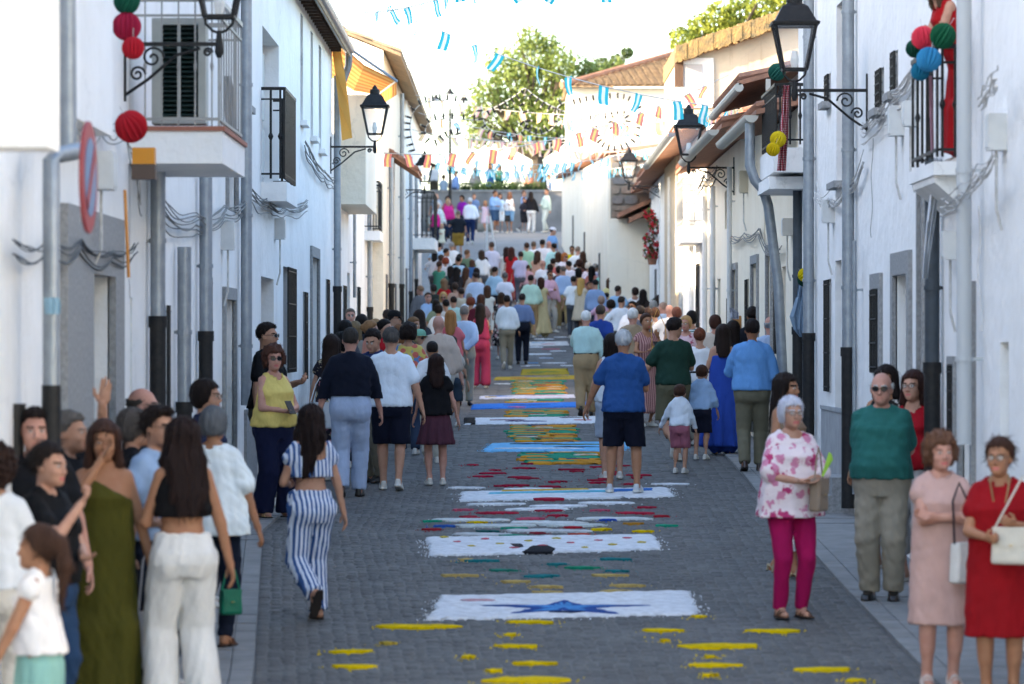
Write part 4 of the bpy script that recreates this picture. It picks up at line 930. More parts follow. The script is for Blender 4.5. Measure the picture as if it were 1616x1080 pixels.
            G.add(gcyl(pp, e=2.2, z1=top_z), .01)
            for sx in (-1, 1):
                G.add(cone(Hp[sx]+W((0, .006, .0)), Kn[sx], r[0]*w**.6*h, r[1]*w**.4*h), .014); G.add(ell(Hp[sx]+W((sx*.004, .022, -.012)), W((.052*w**.6, .056*w**.6, .06))), .04)
                if kind != 'shorts':
                    dd = (An[sx]-Kn[sx]); e_ = An[sx]-dd/np.linalg.norm(dd)*.002*h
                    G.add(cone(Kn[sx], e_, r[1]*w**.4*h, r[2]*h), .008)
                    rr = r[2]*h
                else:
                    G.add(cone(Kn[sx]*.6+Hp[sx]*.4, Kn[sx], r[1]*w**.5*h, r[2]*w**.5*h), .012)
            X_, Y_, Z_ = G.grid(); G.g = np.maximum(G.g, (cutz*h-Z_+0*X_+0*Y_).astype(np.float32)); G.g = np.maximum(G.g, (Z_-top_z+0*X_+0*Y_).astype(np.float32))
            if kind != 'shorts':
                for sx in (-1, 1):                     # end the leg square to the shin
                    dd = (An[sx]-Kn[sx])/np.linalg.norm(An[sx]-Kn[sx]); e_ = An[sx]-dd*(.0 if kind != 'capri' else .09*h)+dd*.004*h
                    pl = (X_-e_[0])*dd[0]+(Y_-e_[1])*dd[1]+(Z_-e_[2])*dd[2]; pl = np.where(np.sign(X_+0*Y_+0*Z_) == sx, pl, -1)
                    if kind != 'wide': G.g = np.maximum(G.g, pl.astype(np.float32))
            finish(G, 'shorts' if kind == 'shorts' else 'trousers', bm, WR)
        if belt:
            B = MB(); pr = prof(.013); za = np.interp(.595*h, [q[0] for q in pr], [q[1] for q in pr]); zb = np.interp(.595*h, [q[0] for q in pr], [q[2] for q in pr]); zc = np.interp(.595*h, [q[0] for q in pr], [q[3] for q in pr])
            n = 24; vs_ = []; 
            for k in range(n):
                a = 2*math.pi*k/n
                for zz in (.587*h, .606*h): vs_.append(((za+.003)*math.cos(a), (zb+.003)*math.sin(a)+zc, zz))
            B.v = vs_; B.f = [(2*k, 2*((k+1) % n), 2*((k+1) % n)+1, 2*k+1) for k in range(n)]; B.m = [0]*n
            B.build('belt', cloth(belt), root, True)
    # --- top or dress
    tp = dress or top
    if tp:
        kind, tm = tp[0], tp[1]; slv = tp[2] if len(tp) > 2 else {'tee': .55, 'polo': .6, 'shirt': 2, 'rolled': 1.35, 'tank': 0, 'strap': 0, 'blouse': .7, 'crop': 0, 'tube': 0, 'jacket': 2, 'halter': 0}.get(kind, .3)
        hem = {'crop': .665, 'tucked': .59, 'tube': .5}.get(kind, .535)
        if len(tp) > 3 and tp[3] is not None: hem = tp[3]
        elif bot and len(bot) > 2 and bot[2] in ('tuck', 'high'): hem = .60
        infl = .011+(.006 if kind in ('jacket', 'blouse', 'shirt', 'rolled') else 0)
        G = Field((-.33*h, -.30*h, hem*h if not dress else .0), (.33*h, .30*h, .88*h), v)
        tuckd = bool(bot and len(bot) > 2); pr = prof(infl, loose if loose else (.020 if kind == 'blouse' else .012))
        if not dress and not tuckd: pr = [(z_, a+.011*h*np.clip((.66*h-z_)/(.05*h), 0, 1), b+.011*h*np.clip((.66*h-z_)/(.05*h), 0, 1), c) for z_, a, b, c in pr]
        if dress:
            hz = tp[3] if len(tp) > 3 else .27; ds = tp[4] if len(tp) > 4 else 'a'
            fl = {'a': .15, 'straight': .118, 'max': .19, 'col': .135}[ds]*w
            pr = [q for q in pr if q[0] > .56*h]; wz = pr[0]
            pr = [(hz*h, fl*h, fl*.82*h, .0), (.49*h, max(.112*w*h, wz[1]+.004*h), max(.09*w*h, wz[2]), .008*h)]+pr
            G.add(gcyl(pr, fold={'a': .07, 'straight': .012, 'max': .085, 'col': .035}[ds], nf=9 if ds != 'max' else 12, ph=rs.uniform(0, 6), e=2.15, ftop=.60*h), .01)
            if ds in ('max', 'col'):
                for sx in (-1, 1): G.add(cone(Kn[sx], An[sx]+np.array((0, 0, .02*h)), .06*h, .06*h), .05)
        else:
            lo = pr[0]; pr2 = [q for q in pr if q[0] > hem*h-.02]
            zs = [q[0] for q in pr]; hb = [np.interp(hem*h, zs, [q[i] for q in pr]) for i in (1, 2, 3)]
            pr2 = [(hem*h, hb[0], hb[1], hb[2])]+[q for q in pr2 if q[0] > hem*h+.005]
            G.add(gcyl(pr2, fold=.02 if kind != 'blouse' else .05, nf=6, ph=rs.uniform(0, 6), e=2.25, z0=hem*h), .01)
        if kind not in ('tank', 'strap', 'halter', 'crop', 'tube', 'one'):
            for sx in (-1, 1): G.add(cone(W((sx*.03, .012+sp(.83), .838)), Sh[sx]+W((-sx*.014, .004, .004)), .026*h, .027*h), .03)
        if kind == 'tank':
            for sx in (-1, 1): G.add(cone(W((sx*.045, .012+sp(.83), .826)), Sh[sx]+W((-sx*.026, .004, .002)), .026*h, .028*h), .02)
        if slv:
            for sx in (-1, 1):
                S, E, T = Sh[sx], El[sx], Wr[sx]; fl = .014 if kind == 'blouse' else .005; ra = (.0325*armk*w**.5+.006)*h; re = (.0255*armk*w**.5+.011)*h
                if slv <= 1: G.add(cone(S+W((-sx*.01, 0, -.003)), S+(E-S)*slv, ra, (re+(ra-re)*(1-slv))+fl*h), .014)
                else:
                    G.add(cone(S+W((-sx*.01, 0, -.003)), S*.5+E*.5, ra, re+.005*h), .018); G.add(cone(S*.5+E*.5, E, re+.005*h, re), .006); t = min(1, slv-1)
                    G.add(cone(E, E+(T-E)*t*.97, re, re-(.007*h if t > .8 else 0)), .005)
        X_, Y_, Z_ = G.grid(); y0 = sp(.82)*h
        nr, nzf, nzb = {'tank': (.050, .775, .81), 'strap': (.07, .755, .745), 'halter': (.055, .79, .70), 'blouse': (.052, .79, .825), 'crop': (.066, .75, .75), 'vneck': (.046, .765, .83), 'one': (.06, .75, .78)}.get(kind, (.041, .815, .838))
        if kind == 'tube': G.g = np.maximum(G.g, (Z_-.765*h+0*X_+0*Y_).astype(np.float32))
        elif kind == 'one': G.g = np.maximum(G.g, (Z_-(.775*h-X_*.55)+0*Y_).astype(np.float32))
        else:
            fl_ = np.interp((Y_-y0)/h, [-.06, .03], [nzf, nzb])*h
            hole = np.maximum(np.sqrt((X_/(nr*h))**2+((Y_-y0-.008*h)/(nr*1.05*h))**2)-1, 0*Z_-9)*nr*h
            G.g = np.maximum(G.g, -np.maximum(hole, fl_-Z_).astype(np.float32))
        if kind in ('polo', 'shirt', 'rolled', 'jacket'):
            rr = .043*h
            def col_(X, Y, Z):
                yy = Y-y0-.012*h; zz = Z-(.842*h+yy*.35); r_ = np.sqrt(X**2+yy**2)
                return np.maximum(np.abs(r_-rr-np.clip(.01*h-zz, -.02, .03)*.35)-.009, np.abs(zz)-.017)
            G.add((col_, np.array((-.1, -.12, .80*h)), np.array((.1, .12, .9*h))), .012)
        finish(G, 'dress' if dress else ('jacket' if kind == 'jacket' else 'shirt' if kind in ('shirt', 'rolled', 'polo', 'tee') else 'top'), tm, WR*(1.0 if not dress else .6))
    # --- hair
    if hair[0] != 'none':
        a, b = hair_tpl(hair[0], float(np.clip(1.25*fk/s, .0080, .026)))
        link('hair', npmesh('hair', hx(a), b, hairmat(hc)), root)
    # --- shoes
    if shoes:
        tv, tq, tm_ = shoe_tpl(shoes[0], float(np.clip(1.6*fk/s, .0095, .028)))
        k = .255*(h/1.68)**.7/.265; k = k*.95 if fem else k
        if kid: k = .17+.06*(h-.9); k /= .265
        for sx in (-1, 1):
            R = np.array(Matrix.Rotation(rad(6*sx), 3, 'Z') @ Matrix.Rotation(rad(Ft[sx]), 3, 'X')); t = tv.copy(); t[:, 2] -= .075
            pos = An[sx]+np.array((0, 0, .03)) if False else An[sx]
            P_ = (t*k)@R.T+pos+np.array((0, 0, .075*k-.046*h)) if Ft[sx] < 5 else (t*k)@R.T+pos+R@np.array((0, 0, .075*k-.046*h))
            link('shoe', npmesh('shoe', P_, tq, [cloth(shoes[1]) if shoes[0] != 'dress' else mat('leather_'+shoes[1], shoes[1], .35, spec=.5), mat('sole_'+shoes[0], '#d5d2ca' if shoes[0] == 'sneaker' else '#2a2320', .7)], tm_), root)
    if glasses:
        B = MB(); yg = -.108
        for sx in (-1, 1):
            ring = [(sx*.032+.024*math.cos(a), yg+.010*abs(math.sin(0))+abs(sx*.032+.024*math.cos(a))**2*3, .112+.019*math.sin(a)) for a in np.linspace(0, 2*math.pi, 13)]
            B.mi = 0; B.tube(ring, .0026, 5, False); B.tube([(sx*.055, yg+.011, .117), (sx*.077, -.03, .118), (sx*.08, .012, .112)], .0026, 5)
            B.mi = 1; B.v += ring[:-1]; B.f.append(tuple(range(len(B.v)-12, len(B.v)))); B.m.append(1)
        B.mi = 0; B.tube([(-.01, yg, .116), (.01, yg, .116)], .0026, 5)
        B.v = [tuple(q) for q in hx(np.array(B.v))]
        link('glasses', B.mesh('glasses', [mat('frame_'+glasses, '#15120f' if glasses == 'sun' else '#5a4a3c', .3), mat('dark_lens', '#120f0e', .08, spec=.6) if glasses == 'sun' else glassmat('clear_lens', (.9, .95, .95), .12)], False, False), root)
    if hatc:
        B = MB(); n = 16
        pr_ = [(.100, .150), (.104, .165), (.098, .2), (.080, .228), (.045, .246), (.001, .25)]
        for r_, z_ in pr_:
            for k in range(n): a = 2*math.pi*k/n; B.v.append((r_*.86*math.cos(a), r_*math.sin(a)*1.08+.015, z_))
        for i in range(len(pr_)-1):
            for k in range(n): B.f.append((i*n+k, i*n+(k+1) % n, (i+1)*n+(k+1) % n, (i+1)*n+k)); B.m.append(0)
        c0 = len(B.v)
        for k in range(9):
            a = math.pi+math.pi*k/8; B.v.append((.086*math.cos(a), .108*math.sin(a)+.015, .155)); B.v.append((.088*math.cos(a), .112*math.sin(a)*1.0+.015-.075*abs(math.sin(a)), .148))
        for k in range(8): B.f.append((c0+2*k, c0+2*k+1, c0+2*k+3, c0+2*k+2)); B.m.append(0)
        B.v = [tuple(q) for q in hx(np.array(B.v))]; link('cap', B.mesh('cap', cloth(hatc), True), root)
    root['h'] = h
    return dict(root=root, Wr=Wr, El=El, Sh=Sh, M=Matrix.Translation(root.location) @ Matrix.Rotation(rad(yaw), 4, 'Z'), h=h, d=d, px=px, base=base)
# ---------------------------------------------------------------- the bend and the square
def quadprism(B, pts, h0, h1):
    n = len(pts); b = len(B.v); B.v += [(p[0], p[1], h0) for p in pts]+[(p[0], p[1], h1) for p in pts]
    B.f += [tuple(range(b, b+n)), tuple(range(b+2*n-1, b+n-1, -1))]+[(b+i, b+(i+1) % n, b+n+(i+1) % n, b+n+i) for i in range(n)]; B.m += [B.mi]*(n+2)
# rubble stone house facing down the street
t = tag(empty('stone_house', (3.4, 105, 2.9)), 'house at the bend with bare rubble stone upper wall and cream ground floor', 'house'); tl = t.location
zs = pz(345, 105); zt = pz(247, 105)
B = MB(); B.box(2.66, 9, 105, 112, 2.0, zs); o = B.build('wall', CREAM_GLOW, t); o.location = -tl
B = MB(); B.box(2.70, 9, 105.08, 112, zs, zt); o = B.build('upper_wall', mat('mortar', (.24, .20, .16), .95), t); o.location = -tl
rr = random.Random(4); STONE = [mat('rubble_%d' % i, c, .9, tuple(v*.7 for v in c), 8, .5, 30) for i, c in enumerate(((.28, .22, .165), (.23, .20, .175), (.31, .22, .16), (.20, .19, .18)))]
z = zs+.02
while z < zt-.1:
    hh = rr.uniform(.14, .26); x = 2.72
    while x < 3.98:
        ww = rr.uniform(.2, .5); ww = min(ww, 4.0-x); B = MB(); n = 7; cx_, cz_ = x+ww/2, z+hh/2
        poly = [(cx_+math.copysign(abs(math.cos(a))**.55, math.cos(a))*ww*.47*rr.uniform(.88, 1.04), cz_+math.copysign(abs(math.sin(a))**.55, math.sin(a))*hh*.46*rr.uniform(.86, 1.05)) for a in [2*math.pi*(k+.3)/n for k in range(n)]]
        B.prism(poly, 'y', 105.02-rr.uniform(0, .04), 105.1); o = B.build('stone', rr.choice(STONE), t); o.location = -tl; x += ww+.02
    z += hh+.02
for (x0, z0, x1, z1) in ((P(975, 345, 104.4).x, pz(345, 104.4), 4.1, pz(312, 104.4)), (P(992, 350, 104).x, pz(352, 104), 4.3, pz(322, 104))):
    B = MB(); B.prism([(x0, z0), (x1, z1), (x1, z1+.13), (x0, z0+.13)], 'y', 103.6, 105.0); o = B.build('tiled_canopy', TERRA, t); o.location = -tl
# low white house turning with the street
t = tag(empty('white_house', (2.3, 120, 4.2)), 'low white house with sloping terracotta verge at the bend below the square', 'house'); tl = t.location
p0, p1 = (2.63, 105.2), (1.86, 143.)
B = MB(); N_ = 12; za, zb = pz(246, 105), pz(284, 143)
b = len(B.v); B.v += [(p0[0], p0[1], 2.), (p1[0], p1[1], 4.), (p1[0], p1[1], zb), (p0[0], p0[1], za), (9, 105.2, 2.), (9, 143, 4.), (9, 143, zb+1.2), (9, 105.2, za+1.2)]
B.f += [(0, 1, 2, 3), (4, 5, 6, 7), (0, 4, 7, 3), (1, 5, 6, 2), (3, 2, 6, 7)]; B.m += [0]*5
o = B.build('wall', CREAM_GLOW, t); o.location = -tl
for i in range(26):
    f0, f1 = i/26, (i+1)/26; e0 = Vector((p0[0]+(p1[0]-p0[0])*f0, p0[1]+(p1[1]-p0[1])*f0, za+(zb-za)*f0)); e1 = Vector((p0[0]+(p1[0]-p0[0])*f1, p0[1]+(p1[1]-p0[1])*f1, za+(zb-za)*f1))
    B = MB(); m_ = (e0+e1)/2; r_ = .5
    for k in range(4):
        a0, a1 = math.pi*k/4, math.pi*(k+1)/4
        q = lambda a, dx: (m_.x-.28+dx, m_.y-math.cos(a)*.62, m_.z+.02+math.sin(a)*.14+dx*.12)
        B.quad(q(a0, 0), q(a1, 0), q(a1, 2.2), q(a0, 2.2)); 
    o = B.build('roof_tile', TERRA, t); o.location = -tl
for a, h_ in ((110, 2.1), (121, 2.), (131, 1.9)):
    f = (a-105.2)/37.8; x = p0[0]+(p1[0]-p0[0])*f-.02; B = MB(); B.box(x-.02, x+.3, a, a+1.1, gz(a)-.2, gz(a)+h_); o = B.build('door', WOODG, t); o.location = -tl
# big beige house behind the cream ones, mossy verge
t = tag(empty('beige_house', (6, 78, 2)), 'tall beige rendered gable wall with mossy golden tile verge above the right roofs', 'house'); tl = t.location
s0 = FPX/78.; xa, xb = (1067-CX)/s0, (1290-CX)/s0; za, zb = pz(84, 78), pz(8, 78)
B = MB(); B.prism([(xa, 3), (xb, 3), (xb, zb), (xa, za)], 'y', 78, 84); o = B.build('wall', BEIGE, t); o.location = -tl
B = MB(); B.box(xa+.01, (1126-CX)/s0, 77.95, 78.01, pz(170, 78), pz(92, 78)); o = B.build('painted_corner', LIME2, t); o.location = -tl
B = MB(); B.box((1080-CX)/s0, (1108-CX)/s0, 77.92, 77.96, pz(142, 78), pz(102, 78)); o = B.build('window', mat('blind', (.36, .36, .37), .8), t); o.location = -tl
B = MB(); B.box((1065-CX)/s0, (1078-CX)/s0, 77.9, 78.2, pz(137, 78), pz(84, 78)); o = B.build('timber_post', WOOD, t); o.location = -tl
MOSS = mat('mossy_tile', (.30, .20, .08), .95, (.12, .10, .06), 6, .9, 25, detail=9, island=.3)
n_ = 64
for i in range(n_):
    f0, f1 = i/n_, (i+1)/n_; B = MB(); x0 = xa+(xb-xa)*f0; x1 = xa+(xb-xa)*f1; z0 = za+(zb-za)*f0; z1 = za+(zb-za)*f1
    B.prism([(x0-.02, z0-rr.uniform(.16, .24)), (x1+.02, z1-rr.uniform(.16, .24)), (x1+.02, z1+.10+rr.uniform(0, .05)), (x0-.02, z0+.10+rr.uniform(0, .05))], 'y', 77.72-rr.uniform(0, .02), 84.1); o = B.build('verge_tile', MOSS, t); o.location = -tl
# house with the big hipped roof at the square
t = tag(empty('hipped_house', (5, 150, 6.5)), 'white house with broad tan hipped tile roof beside the square', 'house'); tl = t.location
s0 = FPX/150.; xe0, xe1 = (890-CX)/s0, 14.; ze = pz(139, 150)
B = MB(); B.box((897-CX)/s0, 14, 150, 158, 5, ze); o = B.build('wall', limewash('warm_white', (.80, .77, .70), (.74, .70, .62), .2), t); o.location = -tl
B = MB(); rows = 20; xr = (1100-CX)/s0; zr = pz(70, 150)
for i in range(rows):
    t0, t1 = i/rows, (i+1)/rows
    x0a, x0b = xe0+(xr-xe0)*t0, xe0+(xr-xe0)*t1; y0_, y1_ = 149.4+4.2*t0, 149.4+4.2*t1; z0_, z1_ = ze+(zr-ze)*t0, ze+(zr-ze)*t1
    c = 0; xx = x0b
    while xx < xe1:
        r_ = .15
        for k in range(3):
            a0, a1 = math.pi*k/3, math.pi*(k+1)/3
            B.quad((xx-math.cos(a0)*r_, y0_, z0_+math.sin(a0)*.13+.03), (xx-math.cos(a1)*r_, y0_, z0_+math.sin(a1)*.13+.03), (xx-math.cos(a1)*r_, y1_, z1_+math.sin(a1)*.10), (xx-math.cos(a0)*r_, y1_, z1_+math.sin(a0)*.10))
        xx += .30
    B.quad((x0a, y0_, z0_), (xe1, y0_, z0_), (xe1, y1_, z1_), (x0b, y1_, z1_))
o = B.build('roof', mat('tan_tile', (.50, .36, .22), .9, (.33, .24, .15), 5, .4, 30, island=.22), t); o.location = -tl; o['kind'] = 'stuff'
B = MB(); B.tube([(xe0-.1, 149.4, ze+.05), (xr, 153.6, zr+.1)], .14, 8); o = B.build('ridge_tiles', TERRA, t); o.location = -tl
B = MB(); B.quad((xe0, 149.4, ze), (xr, 153.6, zr), (xr, 158, zr), (xe0, 158.6, ze)); o = B.build('roof_side', TILEO, t); o.location = -tl
# retaining wall, terrace
RW = mat('retaining_render', (.26, .25, .24), .92, (.17, .165, .16), 1.2, .4, 20)
zt = pz(300, 166); t = tag(empty('retaining_wall', (-1, 166, 7.5)), 'grey rendered retaining wall closing the street below the hedge', 'wall'); tl = t.location
B = MB(); B.box(-6, 2.6, 166, 166.5, 5, zt-.08); o = B.build('wall_face', RW, t); o.location = -tl
B = MB(); B.box(-6.05, 2.65, 165.94, 166.56, zt-.08, zt); o = B.build('coping', CONC, t); o.location = -tl
B = MB(); B.quad((-60, 166.4, zt-.12), (60, 166.4, zt-.12), (60, 240, zt+.2), (-60, 240, zt+.2)); tag(B.build('terrace', ROADM), kind='structure')
t = tag(empty('boulder', P(760, 362, 160)), 'rounded grey boulder leaning at the foot of the retaining wall', 'boulder')
F = Field((-1.6, -.6, -.2), (1.6, .6, 1.5), .07); F.add(ell((0, 0, .5), (1.5, .5, .62)), .1); X_, Y_, Z_ = F.grid(); F.g += (.06*np.sin(X_*3+Z_*4)*np.sin(Y_*5+X_*2)).astype(np.float32)
a, b = F.mesh(); o = link('stone', npmesh('stone', a, b, mat('boulder_stone', (.30, .29, .26), .9, (.2, .2, .18), 3, .5, 12)), t); t.location = (-2.2, 164.6, gz(164.6)-.1)
# ---- leaves
def leaf_cloud(centres, n, size, seed, up=.0, flat=.35):
    rs = np.random.RandomState(seed); cs = np.array(centres, float)
    wts = cs[:, 3]**2; idx = rs.choice(len(cs), n, p=wts/wts.sum()); d = rs.normal(0, 1, (n, 3)); d /= np.linalg.norm(d, axis=1)[:, None]
    p = cs[idx, :3]+d*(cs[idx, 3]*rs.uniform(.25, 1., n)**.6)[:, None]
    a = rs.normal(0, 1, (n, 3)); a /= np.linalg.norm(a, axis=1)[:, None]; b = np.cross(a, rs.normal(0, 1, (n, 3))); b /= np.linalg.norm(b, axis=1)[:, None]
    sz = size*rs.uniform(.6, 1.4, n)[:, None]; V = np.stack([p-a*sz, p-b*sz*.5, p+a*sz, p+b*sz*.5], 1).reshape(-1, 3)
    return V, np.arange(4*n).reshape(-1, 4)
def leafmat(name, c, c2):
    return mat(name, c, .55, c2, 1.2, island=.35, trans=.45, detail=4)
def tree(label, base, crown, trunk_r, seed, n, lm, leaf, group=None, fork=None):
    """base point, crown blobs (x, y, z, r) relative to base"""
    t = tag(empty('tree', base), label, 'tree', group); r = random.Random(seed); B = MB()
    zc = min(c[2] for c in crown); f = Vector(fork or (0, 0, zc*.75))
    B.tube([(0, 0, -.2), (f.x*.3+.05, 0, f.z*.4), tuple(f)], [trunk_r*1.3, trunk_r, trunk_r*.8], 8)
    for c in crown:
        e = Vector(c[:3]); m_ = (f+e)/2+Vector((r.uniform(-.2, .2), r.uniform(-.2, .2), r.uniform(0, .3))); B.tube([tuple(f), tuple(m_), tuple(e)], [trunk_r*.5, trunk_r*.3, trunk_r*.1], 6)
        for k in range(3):
            q = e+Vector((r.uniform(-1, 1), r.uniform(-1, 1), r.uniform(-.3, 1)))*c[3]*.8; B.tube([tuple(m_), tuple((m_+q)/2+Vector((0, 0, .1))), tuple(q)], [trunk_r*.2, trunk_r*.13, trunk_r*.05], 5)
    B.build('trunk', mat('bark', (.09, .07, .05), .9, (.05, .04, .03), 6, .6, 20), t, True)
    V, Q = leaf_cloud(crown, n, leaf, seed); link('crown', npmesh('crown', V, Q, lm, smooth=False), t)
    return t
LEAF1 = leafmat('leaf_bright', (.25, .31, .085), (.17, .23, .06)); LEAF2 = leafmat('leaf_yellow', (.28, .31, .05), (.17, .22, .035)); LEAF3 = leafmat('leaf_dark', (.10, .14, .04), (.06, .10, .03))
def crown_px(bx, pts, d, base): return [((x-bx)*d/FPX, dy, pz(y, d)-base[2], r*d/FPX) for x, y, r, dy in pts]
b0 = P(852, 292, 170); b0.z = zt-.1; rr = random.Random(9)
pts = [(830, 175, 34, 0), (790, 190, 30, .6), (872, 185, 32, -.4), (812, 140, 32, .3), (855, 135, 34, .5), (895, 150, 30, 0), (775, 150, 24, -.5), (840, 95, 30, 0), (800, 105, 26, .6), (880, 105, 26, -.6), (915, 110, 18, .3), (838, 66, 20, .2), (765, 212, 18, 0), (905, 205, 20, .5), (845, 215, 24, -.4), (865, 75, 15, 0), (925, 135, 24, .4), (948, 118, 17, 0), (938, 165, 18, -.3), (962, 104, 11, .2), (755, 180, 16, .3)]
tree('broad backlit green tree standing on the terrace above the retaining wall', b0, crown_px(852, [(850+(x-850)*1.12, 150+(y-150)*1.05, r*1.22, q) for x, y, r, q in pts], 170, b0), .30, 11, 13500, LEAF1, .10, fork=((848-852)*.028, 0, 1.6))
b0 = P(960, 250, 190); b0.z = zt
tree('smaller pale tree showing behind the tan hipped roof', b0, crown_px(960, [(950, 105, 16, 0), (972, 98, 14, .4), (990, 84, 10, 0), (940, 118, 12, 0), (962, 122, 14, 0)], 190, b0), .15, 12, 1500, LEAF3, .10)
b0 = P(1120, 300, 112); b0.z = 3.5
tree('yellow green tree rising behind the beige gable', b0, crown_px(1120, [(1075, 62, 22, 0), (1105, 45, 26, .3), (1135, 28, 28, 0), (1170, 20, 28, .4), (1205, 8, 28, 0), (1150, 50, 26, 0), (1240, 0, 26, 0), (1100, 70, 20, .4), (1190, 40, 22, 0)], 112, b0), .2, 13, 3200, LEAF2, .085)
# hedge on the terrace edge: three clipped runs
for i, (xa, xb) in enumerate(((728, 744), (748, 818), (822, 862))):
    t = tag(empty('hedge', ((xa-CX)*167/FPX, 167, zt-.1)), ('small clipped hedge clump left of the long hedge', 'long clipped hedge along the terrace edge', 'clipped hedge run nearest the tree trunk')[i], 'hedge'); W_ = (xb-xa)*167/FPX
    cs = [(x, .25, z, .22) for x in np.arange(.1, W_, .22) for z in (.12, .32)]; V, Q = leaf_cloud(cs, 150*len(cs)//2+100, .05, 20+i); link('foliage', npmesh('foliage', V, Q, LEAF3 if i != 1 else LEAF1, smooth=False), t)
    link('stems', MB().box(.05, W_-.05, .18, .32, 0, .3).mesh('stems', mat('hedge_core', (.02, .03, .01), .9)), t)
# ---------------------------------------------------------------- the people
DK, BR, DB, AU, BL, GR, WH, SG, RD = '#1c1310', '#3a2418', '#2a1a12', '#6a3a22', '#96744c', '#4a4644', '#c9c9c8', '#8d8984', '#8a4524'
SN = ('sneaker', '#d8d4cc'); DS = ('dress', '#17120f'); SA = ('sandal', '#6a4630'); HE = ('heel', '#b09070'); WT = '#dfe4ea'
C = cloth; PE = {}
def pp(key, *a, **k): PE[key] = person(*a, **k)
GN, GM, GF, GP, GT = 'people standing near the doorways', 'people walking up the street', 'crowd farther up the street', 'people in the square', 'people on the terrace'
# --- nearest, left
pp('girl', 60, 0, 1.33, -105, 'small girl with brown ponytail, white sleeveless top and aqua skirt', top=('tank', C('#ece6e2'), .12), bot=('mini', C('#9fd2c6')), hair=('pony', '#3f2a20'), fem=True, kid=True, skn='tan', d=18.8, group=GN, arms=('down', 'fwd'))
pp('smoker', 76, 0, 1.62, 62, 'woman in black shirt and jeans holding a pale stick near her mouth', top=('tee', C('#131316')), bot=('jeans', C('#2b4668')), hair=('bun', '#1d1512'), fem=True, w=1.12, skn='light', d=20.9, arms=('chin', 'belly'), head=(0, 4), group=GN)
pp('darkman', 55, 0, 1.76, 12, 'dark haired man in black tee facing down the street at far left', top=('tee', C('#17181d')), bot=('jeans', C('#26364f')), hair=('fade', DK), skn='pink', d=22.0, group=GN)
pp('curl', -6, 0, 1.62, 170, 'curly brown haired woman in white at the left edge', top=('tee', C('#e2e2e2')), bot=('trousers', C('#e0d8cc')), hair=('curly', '#2a1a14'), fem=True, d=20.6, group=GN)
pp('greyprof', 110, 0, 1.70, 75, 'man with short greying hair in black shirt turned to the doorway', top=('polo', C('#14151a')), bot=('jeans', C('#2a3347')), hair=('short', '#55504c'), skn='mid', d=22.9, group=GN, arms=('down', 'up'))
pp('olive', 164, 0, 1.67, 8, 'woman in olive one shouldered long dress with hand over her mouth', dress=('one', C('#55521a'), 0, .05, 'col'), hair=('long', '#3a251d'), fem=True, skn='tan', d=22.5, arms=('face', 'down'), head=(0, 5), group=GN, w=1.0)
pp('whitetr', 288, 0, 1.69, 200, 'woman with long dark waves, black top and white wide trousers seen from behind', top=('crop', C('#141214'), 0, .662), bot=('wide', C('#e2dfda'), 'tuck'), hair=('wavy', '#211513'), fem=True, skn='tan', d=22.4, arms=('down', 'bent'), group=GN, legs='stroll')
pp('bald', 226, 0, 1.70, 80, 'balding man with glasses in dark shirt beside the granite doorway', top=('shirt', C('#23242a')), bot=('trousers', C('#33353c')), hair=('sides', '#3b3632'), glasses='clear', skn='pink', d=26.6, group=GN)
pp('lbman', 250, 0, 1.71, 55, 'dark haired young man with glasses in pale blue tee', top=('tee', C('#a9c4e6')), bot=('jeans', C('#2a3347')), hair=('quiff', DK), glasses='clear', skn='mid', d=23.3, group=GN)
pp('greyw', 214, 0, 1.64, 100, 'woman with dark grey bob and glasses partly hidden behind others', top=('tee', C('#1c1c22')), bot=('trousers', C('#22222a')), hair=('bob', '#4a4440'), glasses='clear', fem=True, d=24.6, group=GN)
pp('whiteb', 338, 0, 1.60, 165, 'grey haired woman in loose white blouse and navy trousers seen from behind', top=('blouse', C('#e4ecf2'), .75, .47), bot=('slim', C('#1c2438')), hair=('grey_bob', '#5d6064'), fem=True, w=1.18, skn='tan', d=25.8, arms=('down', 'down'), group=GN, shoes=SA)
pp('prof', 326, 0, 1.68, 78, 'dark haired woman with glasses in navy top turned to the street', top=('tee', C('#232c4c')), bot=('trousers', C('#22263a')), hair=('bob', DK), glasses='clear', fem=True, d=28.6, group=GN)
# --- near right
pp('pinklady', 1249, 0, 1.60, 18, 'grey haired lady in pink floral blouse and magenta trousers holding a green fan', top=('blouse', C('#e6d6d8', 'floral', '#c23f74', '#dd8fae'), .9, .46), bot=('slim', C('#b8125c')), hair=('grey_bob', '#b9bac6'), glasses='clear', fem=True, w=1.14, belly=.012, arms=('belly', 'belly'), skn='light', shoes=SA, d=27.9, group=GN)
pp('polo', 1391, 0, 1.72, -12, 'older man in green polo and khaki trousers with hands behind his back', top=('polo', C('#30736c'), .75), bot=('loose', C('#a89e8c')), hair=('sides', '#a9a9a6'), glasses='sun', w=1.17, belly=.022, arms=('behind', 'behind'), skn='pink', shoes=DS, d=29.1, group=GN)
pp('pinkdress', 1484, 0, 1.55, 4, 'woman with arms crossed in pale pink dress and curly brown bob', dress=('tee', C('#d9b2a8'), .28, .25, 'straight'), hair=('puffy', '#5d4030'), fem=True, w=1.06, arms=('cross', 'cross'), skn='pink', shoes=('heel', '#d8c8c0'), d=23.6, group=GN, head=(6, 0))
pp('reddress', 1578, 0, 1.54, -8, 'woman in red dress with short brown hair and long necklace at right edge', dress=('vneck', C('#a00c18'), .5, .24, 'straight'), hair=('updo', '#3a241a'), glasses='clear', fem=True, w=1.16, belly=.008, arms=('bent', 'hold'), skn='tan', shoes=('heel', '#8a6a50'), d=22.9, group=GN, head=(-14, 0))
